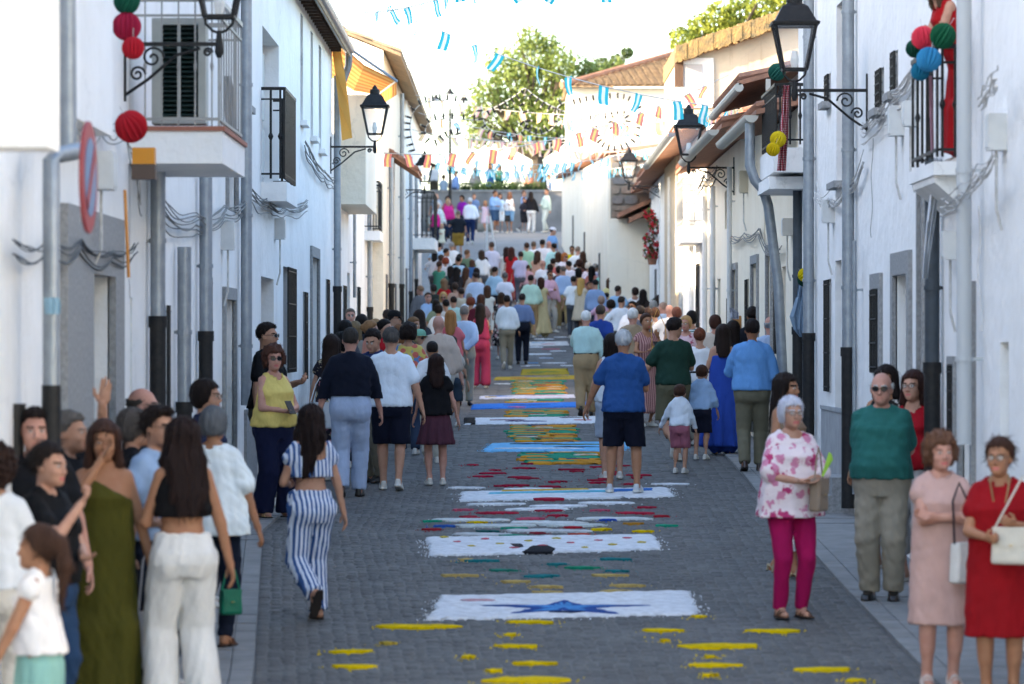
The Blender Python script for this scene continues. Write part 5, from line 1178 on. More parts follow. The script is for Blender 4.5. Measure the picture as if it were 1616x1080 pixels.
pp('beigegirl', 1241, 0, 1.65, 60, 'dark haired young woman in beige sleeveless top behind the grey haired lady', top=('tank', C('#a58870')), bot=('capri', C('#dcdcdc')), hair=('long', DK), fem=True, skn='tan', d=31.3, legs='stroll', group=GN, shoes=('heel', '#c8b898'))
pp('darkw', 1398, 0, 1.68, -25, 'dark haired woman half hidden behind the man in green polo', top=('tank', C('#2a2522', 'small', '#d8d0c8')), bot=('skirt', C('#5a4840')), hair=('long2', DK), fem=True, skn='tan', d=31.8, group=GN, arms=('down', 'out'))
pp('redtop', 1441, 0, 1.68, -30, 'young woman with long auburn hair and glasses in red sleeveless top', top=('tank', C('#b01022')), bot=('capri', C('#b8b4b0')), hair=('long', '#2d1712'), glasses='clear', fem=True, skn='light', d=30.6, group=GN)
# --- middle
pp('blackman', 409, 0, 1.86, 72, 'young man in black tee and sunglasses leaning by the left wall', top=('tee', C('#131317')), bot=('trousers', C('#6d6a5e')), hair=('fade', DK), glasses='sun', skn='mid', d=39.2, group=GM, X=-2.50, arms=('down', 'hold'))
pp('yellow', 433, 0, 1.67, 42, 'woman in yellow sleeveless top and navy trousers with sunglasses and phone', top=('tank', C('#f6dd80'), .0, .53), bot=('wide', C('#141b3c')), hair=('puffy', '#452a20'), glasses='sun', fem=True, w=1.12, skn='pink', d=37.6, arms=('belly', 'belly'), head=(-25, 0), shoes=('sandal', '#c9a878'), group=GM, loose=.02)
pp('stripes', 490, 0, 1.545, 205, 'girl in blue and white striped crop top and trousers walking away', top=('strap', C('#d4dcea', 'vstripe', '#3f629c'), .3, .668), bot=('loose', C('#d4dcea', 'vstripe', '#3f629c'), 'tuck'), hair=('wavy', '#1e1311'), fem=True, skn='mid', d=27.8, arms=('down', 'bent'), legs='kick', mirror=False, head=(-62, 0), shoes=SA, group=GM)
pp('navyman', 553, 0, 1.79, 180, 'heavyset man in navy shirt and pale blue trousers walking away', top=('shirt', C('#141a2c')), bot=('loose', C('#b4c4e0'), 'tuck'), hair=('crop', '#35302c'), w=1.14, d=40.9, legs='stroll', shoes=DS, group=GM, skn='pink', arms=('fwd', 'down'))
pp('navypolo', 590, 0, 1.74, -40, 'dark haired man in blue polo bowing his head', top=('polo', C('#27386a')), bot=('trousers', C('#8b8472')), hair=('short', DK), d=43.4, head=(15, 22), group=GM, shoes=DS, arms=('hold', 'belly'), skn='mid')
pp('whitetee', 617, 0, 1.77, 180, 'man in white tee and navy shorts walking away', top=('tee', C('#dde6f2'), .7, .515), bot=('shorts', C('#151a30')), hair=('short', '#4b4744'), w=1.13, d=42.1, legs='stroll', mirror=True, skn='mid', group=GM, arms=('down2', 'fwd'))
pp('blackgirl', 688, 0, 1.46, 188, 'girl with long straight hair, black top and plum pleated skirt', top=('tee', C('#121115'), .35), bot=('pleat', C('#5a3442')), hair=('long2', '#241410'), fem=True, d=43.0, legs='stand', skn='pink', group=GM, arms=('down', 'fwd'))
pp('bluepolo', 984, 0, 1.74, 172, 'grey haired man in blue polo and navy shorts standing with his back turned', top=('polo', C('#2c5a9c'), .68, .50), bot=('shorts', C('#14172a')), hair=('short', '#b4b5b6'), w=1.10, d=41.3, z=gz(41.3)+.032, legs='wide', skn='tan', shoes=('sneaker', '#cfd4da'), group=GM, arms=('belly', 'out'))
pp('toddler', 1073, 0, 1.04, 165, 'small boy in white shirt and pink shorts holding a hand', top=('shirt', C('#dbe4ee')), bot=('shorts', C('#b87083')), hair=('short', BR), kid=True, skn='mid', d=45.3, group=GM, arms=('fwd', 'out'))
pp('greenshirt', 1062, 0, 1.78, 195, 'young man in dark green tee and khaki shorts striding away', top=('tee', C('#234338'), .7), bot=('shorts', C('#6e6a54')), hair=('quiff', DK), d=48.0, legs='kick', skn='mid', group=GM, arms=('hold', 'out'), head=(-50, 8), w=1.08)
pp('bluedress', 1141, 0, 1.67, 178, 'woman with long dark hair in strapless royal blue maxi dress', dress=('tube', C('#2f52b4'), 0, .06, 'max'), hair=('long2', '#20140f'), fem=True, skn='mid', d=49.5, shoes=HE, group=GM)
pp('lbshirt', 1187, 0, 1.79, 176, 'man in bright blue shirt and khaki trousers seen from behind', top=('rolled', C('#6fa8e6')), bot=('trousers', C('#7f7a66')), hair=('short', DK), w=1.1, d=45.4, legs='stroll', shoes=('dress', '#2e1d14'), skn='deep', group=GM, arms=('down', 'hold'))
pp('paleshirt', 1216, 0, 1.74, 175, 'balding man in pale blue shirt beside the right wall', top=('shirt', C('#b3c9ea')), bot=('trousers', C('#a8a294'), 'tuck'), hair=('sides', '#7f8488'), w=1.1, d=51.0, belt='#2a2018', group=GM, skn='pink')
pp('behindblue', 1188, 0, 1.83, 175, 'tall dark haired man just beyond the bright blue shirt', top=('tee', C('#171b26')), bot=('trousers', C('#2a2d35')), hair=('short', DK), d=54, group=GM, skn='deep')
pp('boyblue', 1106, 0, 1.18, 165, 'boy in light blue shirt and navy shorts leaning by the blue dress', top=('rolled', C('#a9c8ef')), bot=('shorts', C('#1b2034')), hair=('short', BR), kid=True, d=48.3, lean=.15, group=GM, arms=('fwd', 'hold'))
pp('whitew', 966, 0, 1.66, 185, 'dark haired woman in white hidden behind the blue polo man', top=('tank', C('#cfd6dc')), bot=('shorts', C('#b9c6d8')), hair=('mid', DK), fem=True, d=44.2, group=GM)
pp('mint', 925, 489, 1.70, 176, 'white haired man in mint shirt and tan trousers walking away', top=('shirt', C('#bfe0dc')), bot=('loose', C('#b59a74'), 'tuck'), hair=('short', '#c4c4c2'), w=1.14, legs='walk', belt='#4a2a1a', shoes=DS, group=GM, arms=('down', 'chin'), d=62, skn='pink')
pp('navyblue', 948, 0, 1.76, 165, 'man in royal blue polo with hands behind his back', top=('polo', C('#24469a')), bot=('shorts', C('#c9c4b8')), hair=('short', '#3a342f'), d=66, arms=('behind', 'behind'), group=GM, w=1.08, legs='stroll')
pp('beigejk', 998, 0, 1.76, 200, 'white haired man in beige jacket', top=('jacket', C('#b39b7e')), bot=('trousers', C('#6b6558')), hair=('short', '#c9c7c4'), d=60, group=GM, w=1.12, skn='pink', head=(-30, 0))
pp('pattern', 1020, 0, 1.70, 28, 'woman in wine patterned sleeveless dress holding a phone, mustard bag at her side', dress=('tank', C('#8d5a5c', 'vstripe', '#c79a94'), .2, .12, 'a'), hair=('bun', BR), fem=True, skn='tan', d=58, arms=('hold', 'chin'), group=GM)
pp('auburnpony', 1104, 0, 1.58, 180, 'woman with auburn bun and white blouse with shoulder strap', top=('blouse', C('#e3e3e6'), .8), bot=('trousers', C('#8f8b7c')), hair=('bun', '#5a2f1e'), fem=True, skn='light', d=52, group=GM)
pp('beigetop', 1128, 0, 1.66, 190, 'woman with short brown hair and beige wide top', top=('blouse', C('#d5c7ba'), .6), bot=('trousers', C('#b8aa98')), hair=('bob', '#3a211a'), fem=True, skn='pink', d=58, w=1.1, group=GM)
pp('darkhair2', 1157, 0, 1.64, 180, 'woman with dark straight hair and dark dress beside the blue dress', dress=('tee', C('#20222c'), .5, .3, 'a'), hair=('shoulder', DK), fem=True, d=53.5, group=GM)
pp('ltbrown', 1167, 0, 1.64, 175, 'woman with light brown curls in navy', top=('tee', C('#1d2438')), bot=('trousers', C('#20263a')), hair=('puffy', '#8a6238'), fem=True, d=57, group=GM)
pp('glassw', 1082, 0, 1.64, -20, 'elderly blonde woman with glasses in rose print blouse', top=('blouse', C('#d9b9c0', 'floral', '#a84a62'), .8), bot=('trousers', C('#777')if 0 else C('#77706a')), hair=('grey_bob', '#b08a5c'), glasses='clear', fem=True, skn='pink', d=60, w=1.1, group=GM)
pp('hatdark', 1092, 0, 1.68, 170, 'woman with black hair and teal scarf in the right crowd', top=('blouse', C('#3f6d74', 'hstripe', '#d8e2e2'), .8), bot=('trousers', C('#333a44')), hair=('bob', '#100c0b'), fem=True, d=62, group=GM)
# --- crowd, left side
pp('c1', 524, 0, 1.66, 160, 'woman with very long brown hair in dark floral dress by the left wall', dress=('tank', C('#26222c', 'floral', '#b87a8a', '#c8b89a'), .3, .2, 'a'), hair=('verylong', '#241712'), fem=True, d=43.8, group=GM, w=1.05)
pp('c2', 540, 0, 1.62, 185, 'woman with dark curly bob behind the navy shirt', top=('tee', C('#d8d6d6')), bot=('trousers', C('#3a3a40')), hair=('curly', '#15100e'), fem=True, d=46.5, group=GM)
pp('c3', 546, 0, 1.68, 150, 'black haired woman in grey beside the left wall', top=('tee', C('#5a5a62')), bot=('trousers', C('#3a3a40')), hair=('bob', '#120e0d'), fem=True, d=52.5, group=GM)
pp('c4', 553, 481, 1.72, 5, 'balding man facing down the street beside the left wall', top=('shirt', C('#b9c2cc')), bot=('trousers', C('#4a4a4e')), hair=('crop', '#5a5048'), skn='pink', d=62, group=GM)
pp('c5', 571, 0, 1.70, 170, 'dark haired woman behind the coral top', top=('tee', C('#30343c')), bot=('trousers', C('#30343c')), hair=('mid', '#1b1411'), fem=True, d=57, group=GM)
pp('c6', 584, 0, 1.68, 100, 'woman with tied fair hair and sunglasses in coral top', top=('tee', C('#e79a84'), .4), bot=('trousers', C('#d8cfc4')), hair=('bun', '#7e5a3a'), glasses='sun', fem=True, skn='light', d=52, group=GM, head=(0, 8))
pp('c7', 606, 0, 1.66, 70, 'smiling woman with tied black hair in red top', top=('tee', C('#c01822'), .4), bot=('trousers', C('#2a2a30')), hair=('bun', '#17100e'), fem=True, skn='light', d=55, group=GM, head=(0, 10))
pp('c8', 623, 0, 1.72, 75, 'young man in black cap, sunglasses and pale blue tee', top=('tee', C('#b4d3ea')), bot=('jeans', C('#3a4a66')), hair=('fade', DK), hatc='#1d1b1c', glasses='sun', d=60, group=GM)
pp('c9', 645, 0, 1.68, 175, 'woman with short dark hair in yellow blouse with large coloured dots', top=('blouse', C('#dcc46a', 'dots', '#5f86b8', '#cf6a5c'), 1.2), bot=('trousers', C('#3c4a62')), hair=('puffy', '#1d120e'), fem=True, w=1.12, d=49.5, group=GM)
pp('c10', 663, 0, 1.54, 35, 'older woman with green headband beside the dotted blouse', top=('blouse', C('#7fae94', 'floral', '#e0d6b8'), .9), bot=('trousers', C('#a09888')), hair=('grey_bob', '#a08a68'), glasses='sun', fem=True, d=53, hatc='#8fc7ac', group=GM)
pp('c11', 682, 0, 1.50, 182, 'boy in white polo with black trim walking away', top=('polo', C('#e3e3e6')), bot=('trousers', C('#cfc9bc')), hair=('crop', '#1d1512'), d=47.5, legs='walk', kid=False, w=.9, group=GM, arms=('down', 'back_sw'), skn='tan')
pp('c12', 692, 0, 1.74, 182, 'bald man in beige shirt and cream trousers walking away', top=('rolled', C('#d6bfae')), bot=('loose', C('#d5cec2')), hair=('none', '#8a7a6a'), d=53, w=1.18, legs='walk', group=GM, skn='pink')
pp('c13', 714, 0, 1.36, 175, 'dark haired child beside the coral pink blouse', top=('tee', C('#c9c0b8')), bot=('shorts', C('#3b4a5c')), hair=('short', '#1d1310'), kid=True, d=58, group=GM)
pp('c14', 711, 0, 1.68, 178, 'woman with fair brown long hair in coral pink blouse and white trousers', top=('blouse', C('#d7707c'), .4), bot=('trousers', C('#d8dadc')), hair=('long2', '#8a6038'), fem=True, d=65, group=GM, arms=('down', 'down2'))
pp('c15', 733, 0, 1.74, 180, 'man in light blue shirt clasping hands behind his back', top=('shirt', C('#b7d0f0')), bot=('trousers', C('#a8a593'), 'tuck'), hair=('crop', '#6a645e'), d=67, arms=('behind', 'behind'), legs='stroll', shoes=DS, group=GM)
pp('c16', 758, 0, 1.70, 175, 'woman with very long dark hair in magenta jumpsuit', top=('tank', C('#b23a5c'), 0, .58), bot=('wide', C('#b23a5c')), hair=('verylong', '#150f0d'), fem=True, d=78, group=GM, legs='stroll', arms=('hold', 'down'))
pp('c17', 800, 0, 1.75, 182, 'man in white rolled sleeve shirt and grey trousers walking up the middle', top=('rolled', C('#dae6f4')), bot=('trousers', C('#a09a8a')), hair=('short', '#1d1512'), d=91.5, legs='walk', group=GM, skn='tan', arms=('down', 'bent'))
pp('c18', 824, 0, 1.73, 180, 'man in denim blue shirt and navy trousers up the middle', top=('rolled', C('#7f96c4')), bot=('trousers', C('#151a2a'), 'tuck'), hair=('short', '#2a211c'), d=94, legs='stand', shoes=DS, group=GM, w=1.08, arms=('down', 'fwd'))
pp('c19', 791, 0, 1.68, 185, 'woman in black floral dress with brown hair', dress=('tank', C('#241d22', 'floral', '#c79a9c', '#d8cfc8'), .2, .2, 'a'), hair=('mid', '#3a281c'), fem=True, d=97, group=GF)
# --- the crowd farther up: x, head row, height, yaw, who, top, bottom, hair, extras
def far(x, y, h, yaw, label, top, bot, hair, fem=0, **k):
    t = (top[0], C(*top[1:]) if not isinstance(top[1], tuple) else C(*top[1])); k.setdefault('group', GF)
    r_ = random.Random(int(x*31+y)); k.setdefault('arms', (r_.choice(('down', 'down2', 'fwd', 'back_sw', 'belly', 'pocket')), r_.choice(('down', 'down2', 'fwd', 'bent', 'hip', 'down')))); k.setdefault('legs', r_.choice(('stand', 'stroll', 'walk', 'stroll'))); k.setdefault('mirror', r_.random() < .5); k.setdefault('head', (r_.uniform(-35, 35), r_.uniform(-4, 10))); k.setdefault('w', r_.uniform(.95, 1.13))
    yaw += r_.uniform(-14, 14)
    if top[0] in ('D', 'DM'):
        person(x, y, h, yaw, label, dress=('tank', C(*top[1:]), .15, .3 if top[0] == 'D' else .07, 'a' if top[0] == 'D' else 'max'), hair=hair, fem=bool(fem), **k)
    else:
        person(x, y, h, yaw, label, top=t, bot=(bot[0], C(bot[1])), hair=hair, fem=bool(fem), **k)
T, S, R, B_, K = 'tee', 'shirt', 'rolled', 'blouse', 'tank'
TR, SH, WD, SK = 'trousers', 'shorts', 'wide', 'skirt'
far(676, 463, 1.76, 35, 'man in light blue shirt looking back over the left crowd', (S, '#aecdf2'), (TR, '#5a6068'), ('short', '#3a281c'), skn='pink')
far(700, 462, 1.66, 20, 'blonde woman with sunglasses facing down the street', (T, '#c9b8a8'), (TR, '#4a4644'), ('long2', '#b8945c'), 1, glasses='sun', skn='pink')
far(704, 474, 1.66, 180, 'dark haired woman below the blonde with sunglasses', (T, '#d8d4d0'), (TR, '#3a3a40'), ('bun', '#15100e'), 1)
far(692, 482, 1.64, 175, 'dark haired woman in white beside the light blue shirt', (T, '#dfe6ee'), (TR, '#4a4a52'), ('bob', '#191210'), 1)
far(653, 476, 1.62, 60, 'woman with short fair hair looking across near the left wall', (B_, '#4a4c50'), (TR, '#3a3c44'), ('bob', '#6a4c32'), 1, d=60)
far(664, 452, 1.70, 185, 'person in grey checked shirt at the left wall', (S, '#b8b4b0', 'check', '#6a6c74'), (TR, '#5a5a60'), ('short', '#8a6a50'), skn='pink')
far(701, 441, 1.64, 182, 'woman in red dress with puffed sleeves and light brown hair', (B_, '#cf1f26'), (SK, '#cf1f26'), ('shoulder', '#7a5c42'), 1)
far(684, 450, 1.60, 180, 'short dark haired woman beside the red dress', (T, '#3c4038'), (TR, '#33363a'), ('bob', '#2b2420'), 1)
far(751, 431, 1.80, 182, 'broad man in pale striped shirt in the left crowd', (S, '#d3e0f2', 'vstripe', '#b3c6e2'), (TR, '#4a4f58'), ('short', '#2a1d17'), w=1.12)
far(740, 464, 1.68, 182, 'grey cropped man in white shirt in the left crowd', (S, '#dfe6f0'), (TR, '#8a8478'), ('crop', '#7a7168'))
far(743, 471, 1.64, 178, 'auburn haired woman in maroon top', (T, '#6a2434'), (TR, '#4a3a3a'), ('puffy', '#6a3320'), 1)
far(759, 466, 1.70, 180, 'woman with brown hair between the maroon top and the magenta jumpsuit', (T, '#b88a80'), (TR, '#7a6a60'), ('shoulder', '#4a2c1e'), 1)
far(693, 413, 1.68, 178, 'woman in aqua halter dress with tied hair', ('DM', '#62b596'), None, ('bun', '#3a241a'), 1, skn='tan')
far(711, 421, 1.66, 182, 'woman with long dark hair in grey green dress', ('DM', '#5a7068'), None, ('verylong', '#1d1412'), 1)
far(720, 414, 1.68, 180, 'woman with long black hair just behind the grey green dress', (T, '#3a3436'), (TR, '#3c3a40'), ('long', '#17100f'), 1, d=110)
far(735, 423, 1.66, 180, 'woman with long brown hair and lilac skirt', (K, '#d2b8a8'), (SK, '#7a5aa0'), ('verylong', '#4a2e1e'), 1)
far(752, 424, 1.62, 182, 'dark haired woman in cream camisole', (K, '#d8c8b0'), (TR, '#a89880'), ('shoulder', '#241814'), 1)
far(724, 425, 1.50, 180, 'dark haired boy in white among long haired women', (T, '#e3e6ea'), (SH, '#4a5a74'), ('short', '#17110f'))
far(781, 422, 1.75, 165, 'man in light blue shirt and navy trousers beside the strapped bag', (S, '#b8dcf4'), (TR, '#1b2338'), ('short', '#241812'))
far(797, 431, 1.72, 182, 'man in white tee with black strap across his back', (T, '#e3e3ee'), (TR, '#6a6a72'), ('crop', '#5c5450'))
far(766, 407, 1.42, 178, 'girl in white dress with dark hair', ('D', '#eef0f6'), None, ('mid', '#241612'), 1)
far(776, 383, 1.78, 182, 'man in pale lilac shirt at the head of the left crowd', (R, '#d8d6e8'), (TR, '#a89a80'), ('short', '#4a382e'))
far(799, 391, 1.66, 180, 'woman in cream dress with long dark hair', ('DM', '#e8e0d4'), None, ('long', '#2a1712'), 1)
far(807, 391, 1.70, 178, 'woman in long red dress beside the cream dress', ('DM', '#c4242c'), None, ('long2', '#3a1d16'), 1)
far(737, 395, 1.74, 180, 'man in olive green tee and short fair hair', (T, '#7d9474'), (TR, '#5a5a52'), ('crop', '#6a4a34'))
far(745, 411, 1.44, 180, 'child in blue denim shirt', (S, '#4f7cb4'), (TR, '#3a4256'), ('mid', '#4a2f22'))
far(723, 406, 1.68, 182, 'black haired man in pale blue tee', (T, '#bcdcf2'), (TR, '#5a6270'), ('short', '#14100e'))
far(713, 383, 1.74, 180, 'grey haired man in wide white shirt', (R, '#eef0f8'), (TR, '#8a8880'), ('crop', '#8a8480'), w=1.12)
far(704, 393, 1.72, 110, 'bearded man in white shirt turning right', (S, '#e6eaf4'), (TR, '#5a5a62'), ('short', '#2a1c16'), skn='tan')
far(693, 384, 1.66, 170, 'dark haired youth in light blue near the left corner', (T, '#c0dcf4'), (TR, '#5a6272'), ('short', '#17110f'))
far(686, 398, 1.62, 170, 'dark haired woman at the left corner of the last house', (T, '#d8d4d6'), (TR, '#6a666a'), ('shoulder', '#1d1614'), 1)
far(696, 403, 1.62, 185, 'brown haired woman in pale pink near the left corner', (T, '#e2cfd0'), (TR, '#a89a98'), ('bob', '#3a2820'), 1)
far(703, 408, 1.60, 180, 'red haired woman in white among the left crowd', (T, '#e6dede'), (TR, '#b8b0ac'), ('puffy', '#7a3420'), 1)
far(725, 402, 1.70, 180, 'black haired person beside the olive green tee', (T, '#3a4038'), (TR, '#3a3a3e'), ('short', '#14100e'))
far(831, 384, 1.74, 180, 'man in mint green shirt and dark trousers', (S, '#b0e0be'), (TR, '#2a2d36'), ('short', '#3a261c'))
far(842, 382, 1.72, 180, 'man in white shirt just right of the mint green shirt', (S, '#eef0f4'), (TR, '#8a8a88'), ('crop', '#5a4a3e'))
far(856, 379, 1.76, 190, 'dark haired man in white shirt near the bend wall', (S, '#ece8f0'), (TR, '#6a6a6a'), ('short', '#1d1512'), skn='tan')
far(866, 381, 1.70, 182, 'balding man in white by the bend wall', (S, '#f0f0f2'), (TR, '#9a948a'), ('none', '#a08a78'), skn='pink')
far(874, 385, 1.74, 178, 'man in pale aqua shirt with black hair', (S, '#c0ece8'), (TR, '#5a6a70'), ('short', '#14100e'))
far(872, 360, 1.72, 120, 'person in white cap and light blue shirt against the bend wall', (T, '#8fb8e8'), (TR, '#4a5464'), ('short', '#2a1c16'), hatc='#ece6ea')
far(833, 419, 1.30, 185, 'boy in pink shirt in the middle of the street', (S, '#e8b4b8'), (SH, '#b89a88'), ('short', '#3a2418'))
far(857, 412, 1.72, 180, 'bald man in white tee', (T, '#eeeaf0'), (TR, '#a8a098'), ('none', '#b09080'), skn='pink')
far(873, 409, 1.74, 170, 'dark haired man in coral shirt', (S, '#ea8078'), (TR, '#6a6a70'), ('short', '#231812'))
far(891, 400, 1.68, 30, 'redheaded woman in sunglasses facing down the street', (T, '#f0e2e6'), (TR, '#c8b8b0'), ('mid', '#9a5a2c'), 1, glasses='sun', skn='pink')
far(881, 399, 1.68, 175, 'brown haired woman left of the redhead with sunglasses', (T, '#d8d4cc'), (TR, '#8a8480'), ('shoulder', '#3a2418'), 1)
far(903, 389, 1.68, 15, 'person in bright yellow tee and sunglasses by the cream wall', (T, '#f2d800'), (TR, '#3a3a3e'), ('short', '#2a1d17'), glasses='sun', skn='tan')
far(912, 390, 1.72, 150, 'grey haired man in white by the cream wall', (T, '#eef0f2'), (TR, '#a8a4a0'), ('short', '#7a6a5c'), skn='pink')
far(920, 398, 1.66, 175, 'woman with long brown hair in dark dress by the cream wall', (T, '#4a3a34'), (TR, '#3a3432'), ('long', '#3a2418'), 1)
far(838, 435, 1.74, 150, 'man in pale green shirt and tan trousers beside the yellow dress', (R, '#cdead0'), (TR, '#c8a070'), ('short', '#1d1411'), belt='#2a1d16')
far(854, 439, 1.66, 176, 'woman in pale yellow maxi dress with brown bob', ('DM', '#e6cf9a'), None, ('shoulder', '#3a1f16'), 1, skn='tan', arms=('out', 'down'))
far(868, 428, 1.74, 25, 'man in pink shirt and sunglasses facing down the street', (S, '#e6b8cc'), (TR, '#c8c0b4'), ('short', '#241812'), glasses='sun', skn='tan', arms=('hold', 'down'))
far(889, 421, 1.78, 180, 'man in light blue shirt and khaki trousers in the right crowd', (S, '#b0ccf4'), (TR, '#b8a070'), ('crop', '#5a5048'), belt='#5a3a24', w=1.06)
far(898, 413, 1.74, 180, 'black haired man in white shirt in the right crowd', (S, '#ece6f0'), (TR, '#5a5a60'), ('short', '#0f0c0b'))
far(882, 421, 1.70, 178, 'dark haired woman left of the khaki trousers', (T, '#5a4a4c'), (TR, '#3a3436'), ('bob', '#15100f'), 1)
far(914, 411, 1.66, 182, 'woman with brown curls in the right crowd', (T, '#7a4a44'), (TR, '#5a4442'), ('curly', '#2e1813'), 1)
far(913, 424, 1.64, 180, 'woman with thick black hair in rust dress', ('D', '#b06a54'), None, ('mid', '#100c0c'), 1)
far(929, 415, 1.64, 178, 'white haired woman in pale pink in the right crowd', (B_, '#efdce0'), (TR, '#c8c0c0'), ('grey_bob', '#cfc4b4'), 1)
far(939, 417, 1.70, 180, 'grey haired man in lilac white by the cream wall', (S, '#e6dcec'), (TR, '#a8a0a8'), ('crop', '#8a847c'))
far(934, 421, 1.66, 176, 'woman with long black hair and coral sleeve in the right crowd', (T, '#e08a78'), (TR, '#6a5a58'), ('long', '#120e0e'), 1)
far(951, 424, 1.64, -150, 'boy with black hair in aqua tee', (T, '#a8ead8'), (SH, '#5a6a70'), ('fade', '#100c0b'), skn='tan')
far(972, 412, 1.78, -140, 'man in olive shirt standing by the cream wall', (R, '#5a5a3e'), (TR, '#4a4a44'), ('fade', '#231711'), skn='tan')
far(988, 429, 1.68, 180, 'woman with red curls in grey green printed dress', ('D', '#8ea498', 'small', '#4a5c58'), None, ('curly', '#a3562a'), 1)
far(917, 440, 1.66, 160, 'woman with long blonde hair in cream dress', ('D', '#e2d0b4'), None, ('long', '#b08a4c'), 1)
far(930, 446, 1.50, 20, 'dark haired boy in aqua facing down the street', (T, '#9adccc'), (SH, '#5a6a70'), ('short', '#1d1411'), skn='tan')
far(940, 442, 1.78, 184, 'man in blue grey shirt in the right crowd', (S, '#9eb8e0'), (TR, '#4a5264'), ('short', '#191311'), w=1.08)
far(949, 449, 1.62, 178, 'woman in lilac pink behind the blue grey shirt', (T, '#e2b4cc'), (TR, '#8a7a84'), ('bob', '#8a7468'), 1, d=96)
far(957, 463, 1.40, 200, 'schoolboy in pale blue with dark backpack straps', (S, '#b8d8f8'), (SH, '#3a4a64'), ('short', '#1d1512'))
far(964, 475, 1.64, 182, 'woman with dark brown bob in khaki print', (B_, '#8a8468', 'small', '#c8c0a4'), (TR, '#5a5648'), ('puffy', '#1d1410'), 1)
far(980, 469, 1.76, 182, 'man with dark cropped hair in white shirt', (S, '#dfe6f2'), (TR, '#5a5e68'), ('fade', '#2a2420'), w=1.08)
far(998, 467, 1.74, -20, 'man with sunglasses in white near the cream wall', (S, '#e6e6ea'), (TR, '#5a5a5e'), ('short', '#1a1311'), glasses='sun', skn='tan', d=80)
far(1015, 459, 1.66, 178, 'woman with long dark hair against the cream wall', (T, '#3a3230'), (TR, '#3a3432'), ('long2', '#1a1210'), 1)
far(1048, 450, 1.82, 182, 'man in dark olive with cropped hair taller than the right crowd', (T, '#3d4438'), (TR, '#3a3c36'), ('crop', '#2a211b'), w=1.1)
far(1049, 467, 1.66, 178, 'woman with ash blonde hair in the right crowd', (B_, '#c8b8a4'), (TR, '#8a8074'), ('grey_bob', '#a39468'), 1)
far(1031, 477, 1.66, 182, 'grey haired person right of the beige jacket', (S, '#dfe4ea'), (TR, '#6a6e78'), ('grey_bob', '#8a8a88'), 1)
far(1047, 480, 1.70, 180, 'balding man in pale blue shirt in the right crowd', (S, '#c8dcf4'), (TR, '#7a808a'), ('crop', '#8a7468'), skn='pink')
far(1034, 487, 1.64, 178, 'woman with brown bob in white', (B_, '#e6e6ea'), (TR, '#8a8480'), ('bob', '#4a3020'), 1)
far(1056, 478, 1.70, 182, 'bald man partly hidden in the right crowd', (S, '#e0dcd8'), (TR, '#7a746c'), ('none', '#a08878'), skn='pink', d=73)
far(1068, 488, 1.66, 178, 'woman with reddish brown hair in the right crowd', (T, '#b8a49a'), (TR, '#6a605a'), ('bob', '#5a3428'), 1)
far(1010, 480, 1.70, 180, 'man with dark hair behind the wine patterned dress', (S, '#5a6070'), (TR, '#4a4c54'), ('short', '#2a2320'), d=72)
far(1022, 478, 1.64, 178, 'brown haired woman behind the wine patterned dress', (T, '#c8bdb4'), (TR, '#6a645e'), ('bob', '#3a2820'), 1, d=75)
far(1091, 467, 1.78, 182, 'grey haired man in lilac shirt by the right wall', (S, '#e2c4e6'), (TR, '#7a7684'), ('short', '#8e8a90'), w=1.08)
far(1077, 467, 1.72, 180, 'black haired man left of the lilac shirt', (S, '#6a6c70'), (TR, '#4a4c50'), ('short', '#12100f'))
far(1107, 480, 1.68, 180, 'woman with black curls in black and white print blouse', (B_, '#dcd4c8', 'small', '#2a2624'), (TR, '#3a3634'), ('curly', '#100c0b'), 1)
far(1116, 477, 1.66, 175, 'brown haired woman behind the black curls', (T, '#b8a898'), (TR, '#6a6058'), ('bob', '#5a3e2a'), 1, d=70)
far(662, 470, 1.70, 175, 'dark haired woman in slate cardigan near the left wall', (S, '#3f444c'), (TR, '#3a3c44'), ('long2', '#1d1512'), 1, d=64)
far(630, 497, 1.60, 178, 'woman with light brown hair left of the dotted blouse', (T, '#c8b4a0'), (TR, '#7a7068'), ('mid', '#6a452c'), 1, d=54)
far(592, 497, 1.62, 178, 'fair haired woman left of the red top', (T, '#c0b09c'), (TR, '#7a7068'), ('long2', '#8a6c48'), 1, d=58)
far(560, 494, 1.64, 172, 'woman with dark blonde hair next to the balding man', (T, '#a89c90'), (TR, '#5a544e'), ('mid', '#6e5a40'), 1, d=54)
far(688, 474, 1.66, 178, 'dark haired woman in sage top near the left wall', (T, '#9aa88c'), (TR, '#5a5c56'), ('mid', '#1d1512'), 1)
far(718, 447, 1.62, 182, 'woman in peach blouse behind the red dress', (B_, '#e8b79c'), (TR, '#8a7a70'), ('bob', '#3a2a20'), 1)
far(728, 456, 1.72, 180, 'man in sand coloured shirt in the left crowd', (S, '#d9cbb2'), (TR, '#6a6458'), ('short', '#2a1f19'))
far(769, 452, 1.68, 184, 'woman in ivory dress left of the strapped tee', ('D', '#ece4d4'), None, ('shoulder', '#4a3022'), 1)
far(716, 469, 1.72, 180, 'man in pale aqua polo beside the blonde in sunglasses', (T, '#b8e0dc'), (TR, '#6a7478'), ('short', '#241a15'))
far(905, 437, 1.70, 178, 'man in white polo with dark hair in the right crowd', (T, '#eceef2'), (TR, '#5a5e68'), ('short', '#1f1713'))
far(962, 440, 1.66, 182, 'woman in lemon top before the olive shirt', (B_, '#f0e2a0'), (TR, '#a89c88'), ('mid', '#4a3424'), 1)
far(975, 452, 1.72, 180, 'man in sky blue tee before the printed dress', (T, '#a8d0f2'), (TR, '#4a5264'), ('crop', '#2a221d'))
far(1002, 456, 1.64, 182, 'woman in white dress beside the cream wall', ('D', '#f0eef0'), None, ('bob', '#2a1d17'), 1)
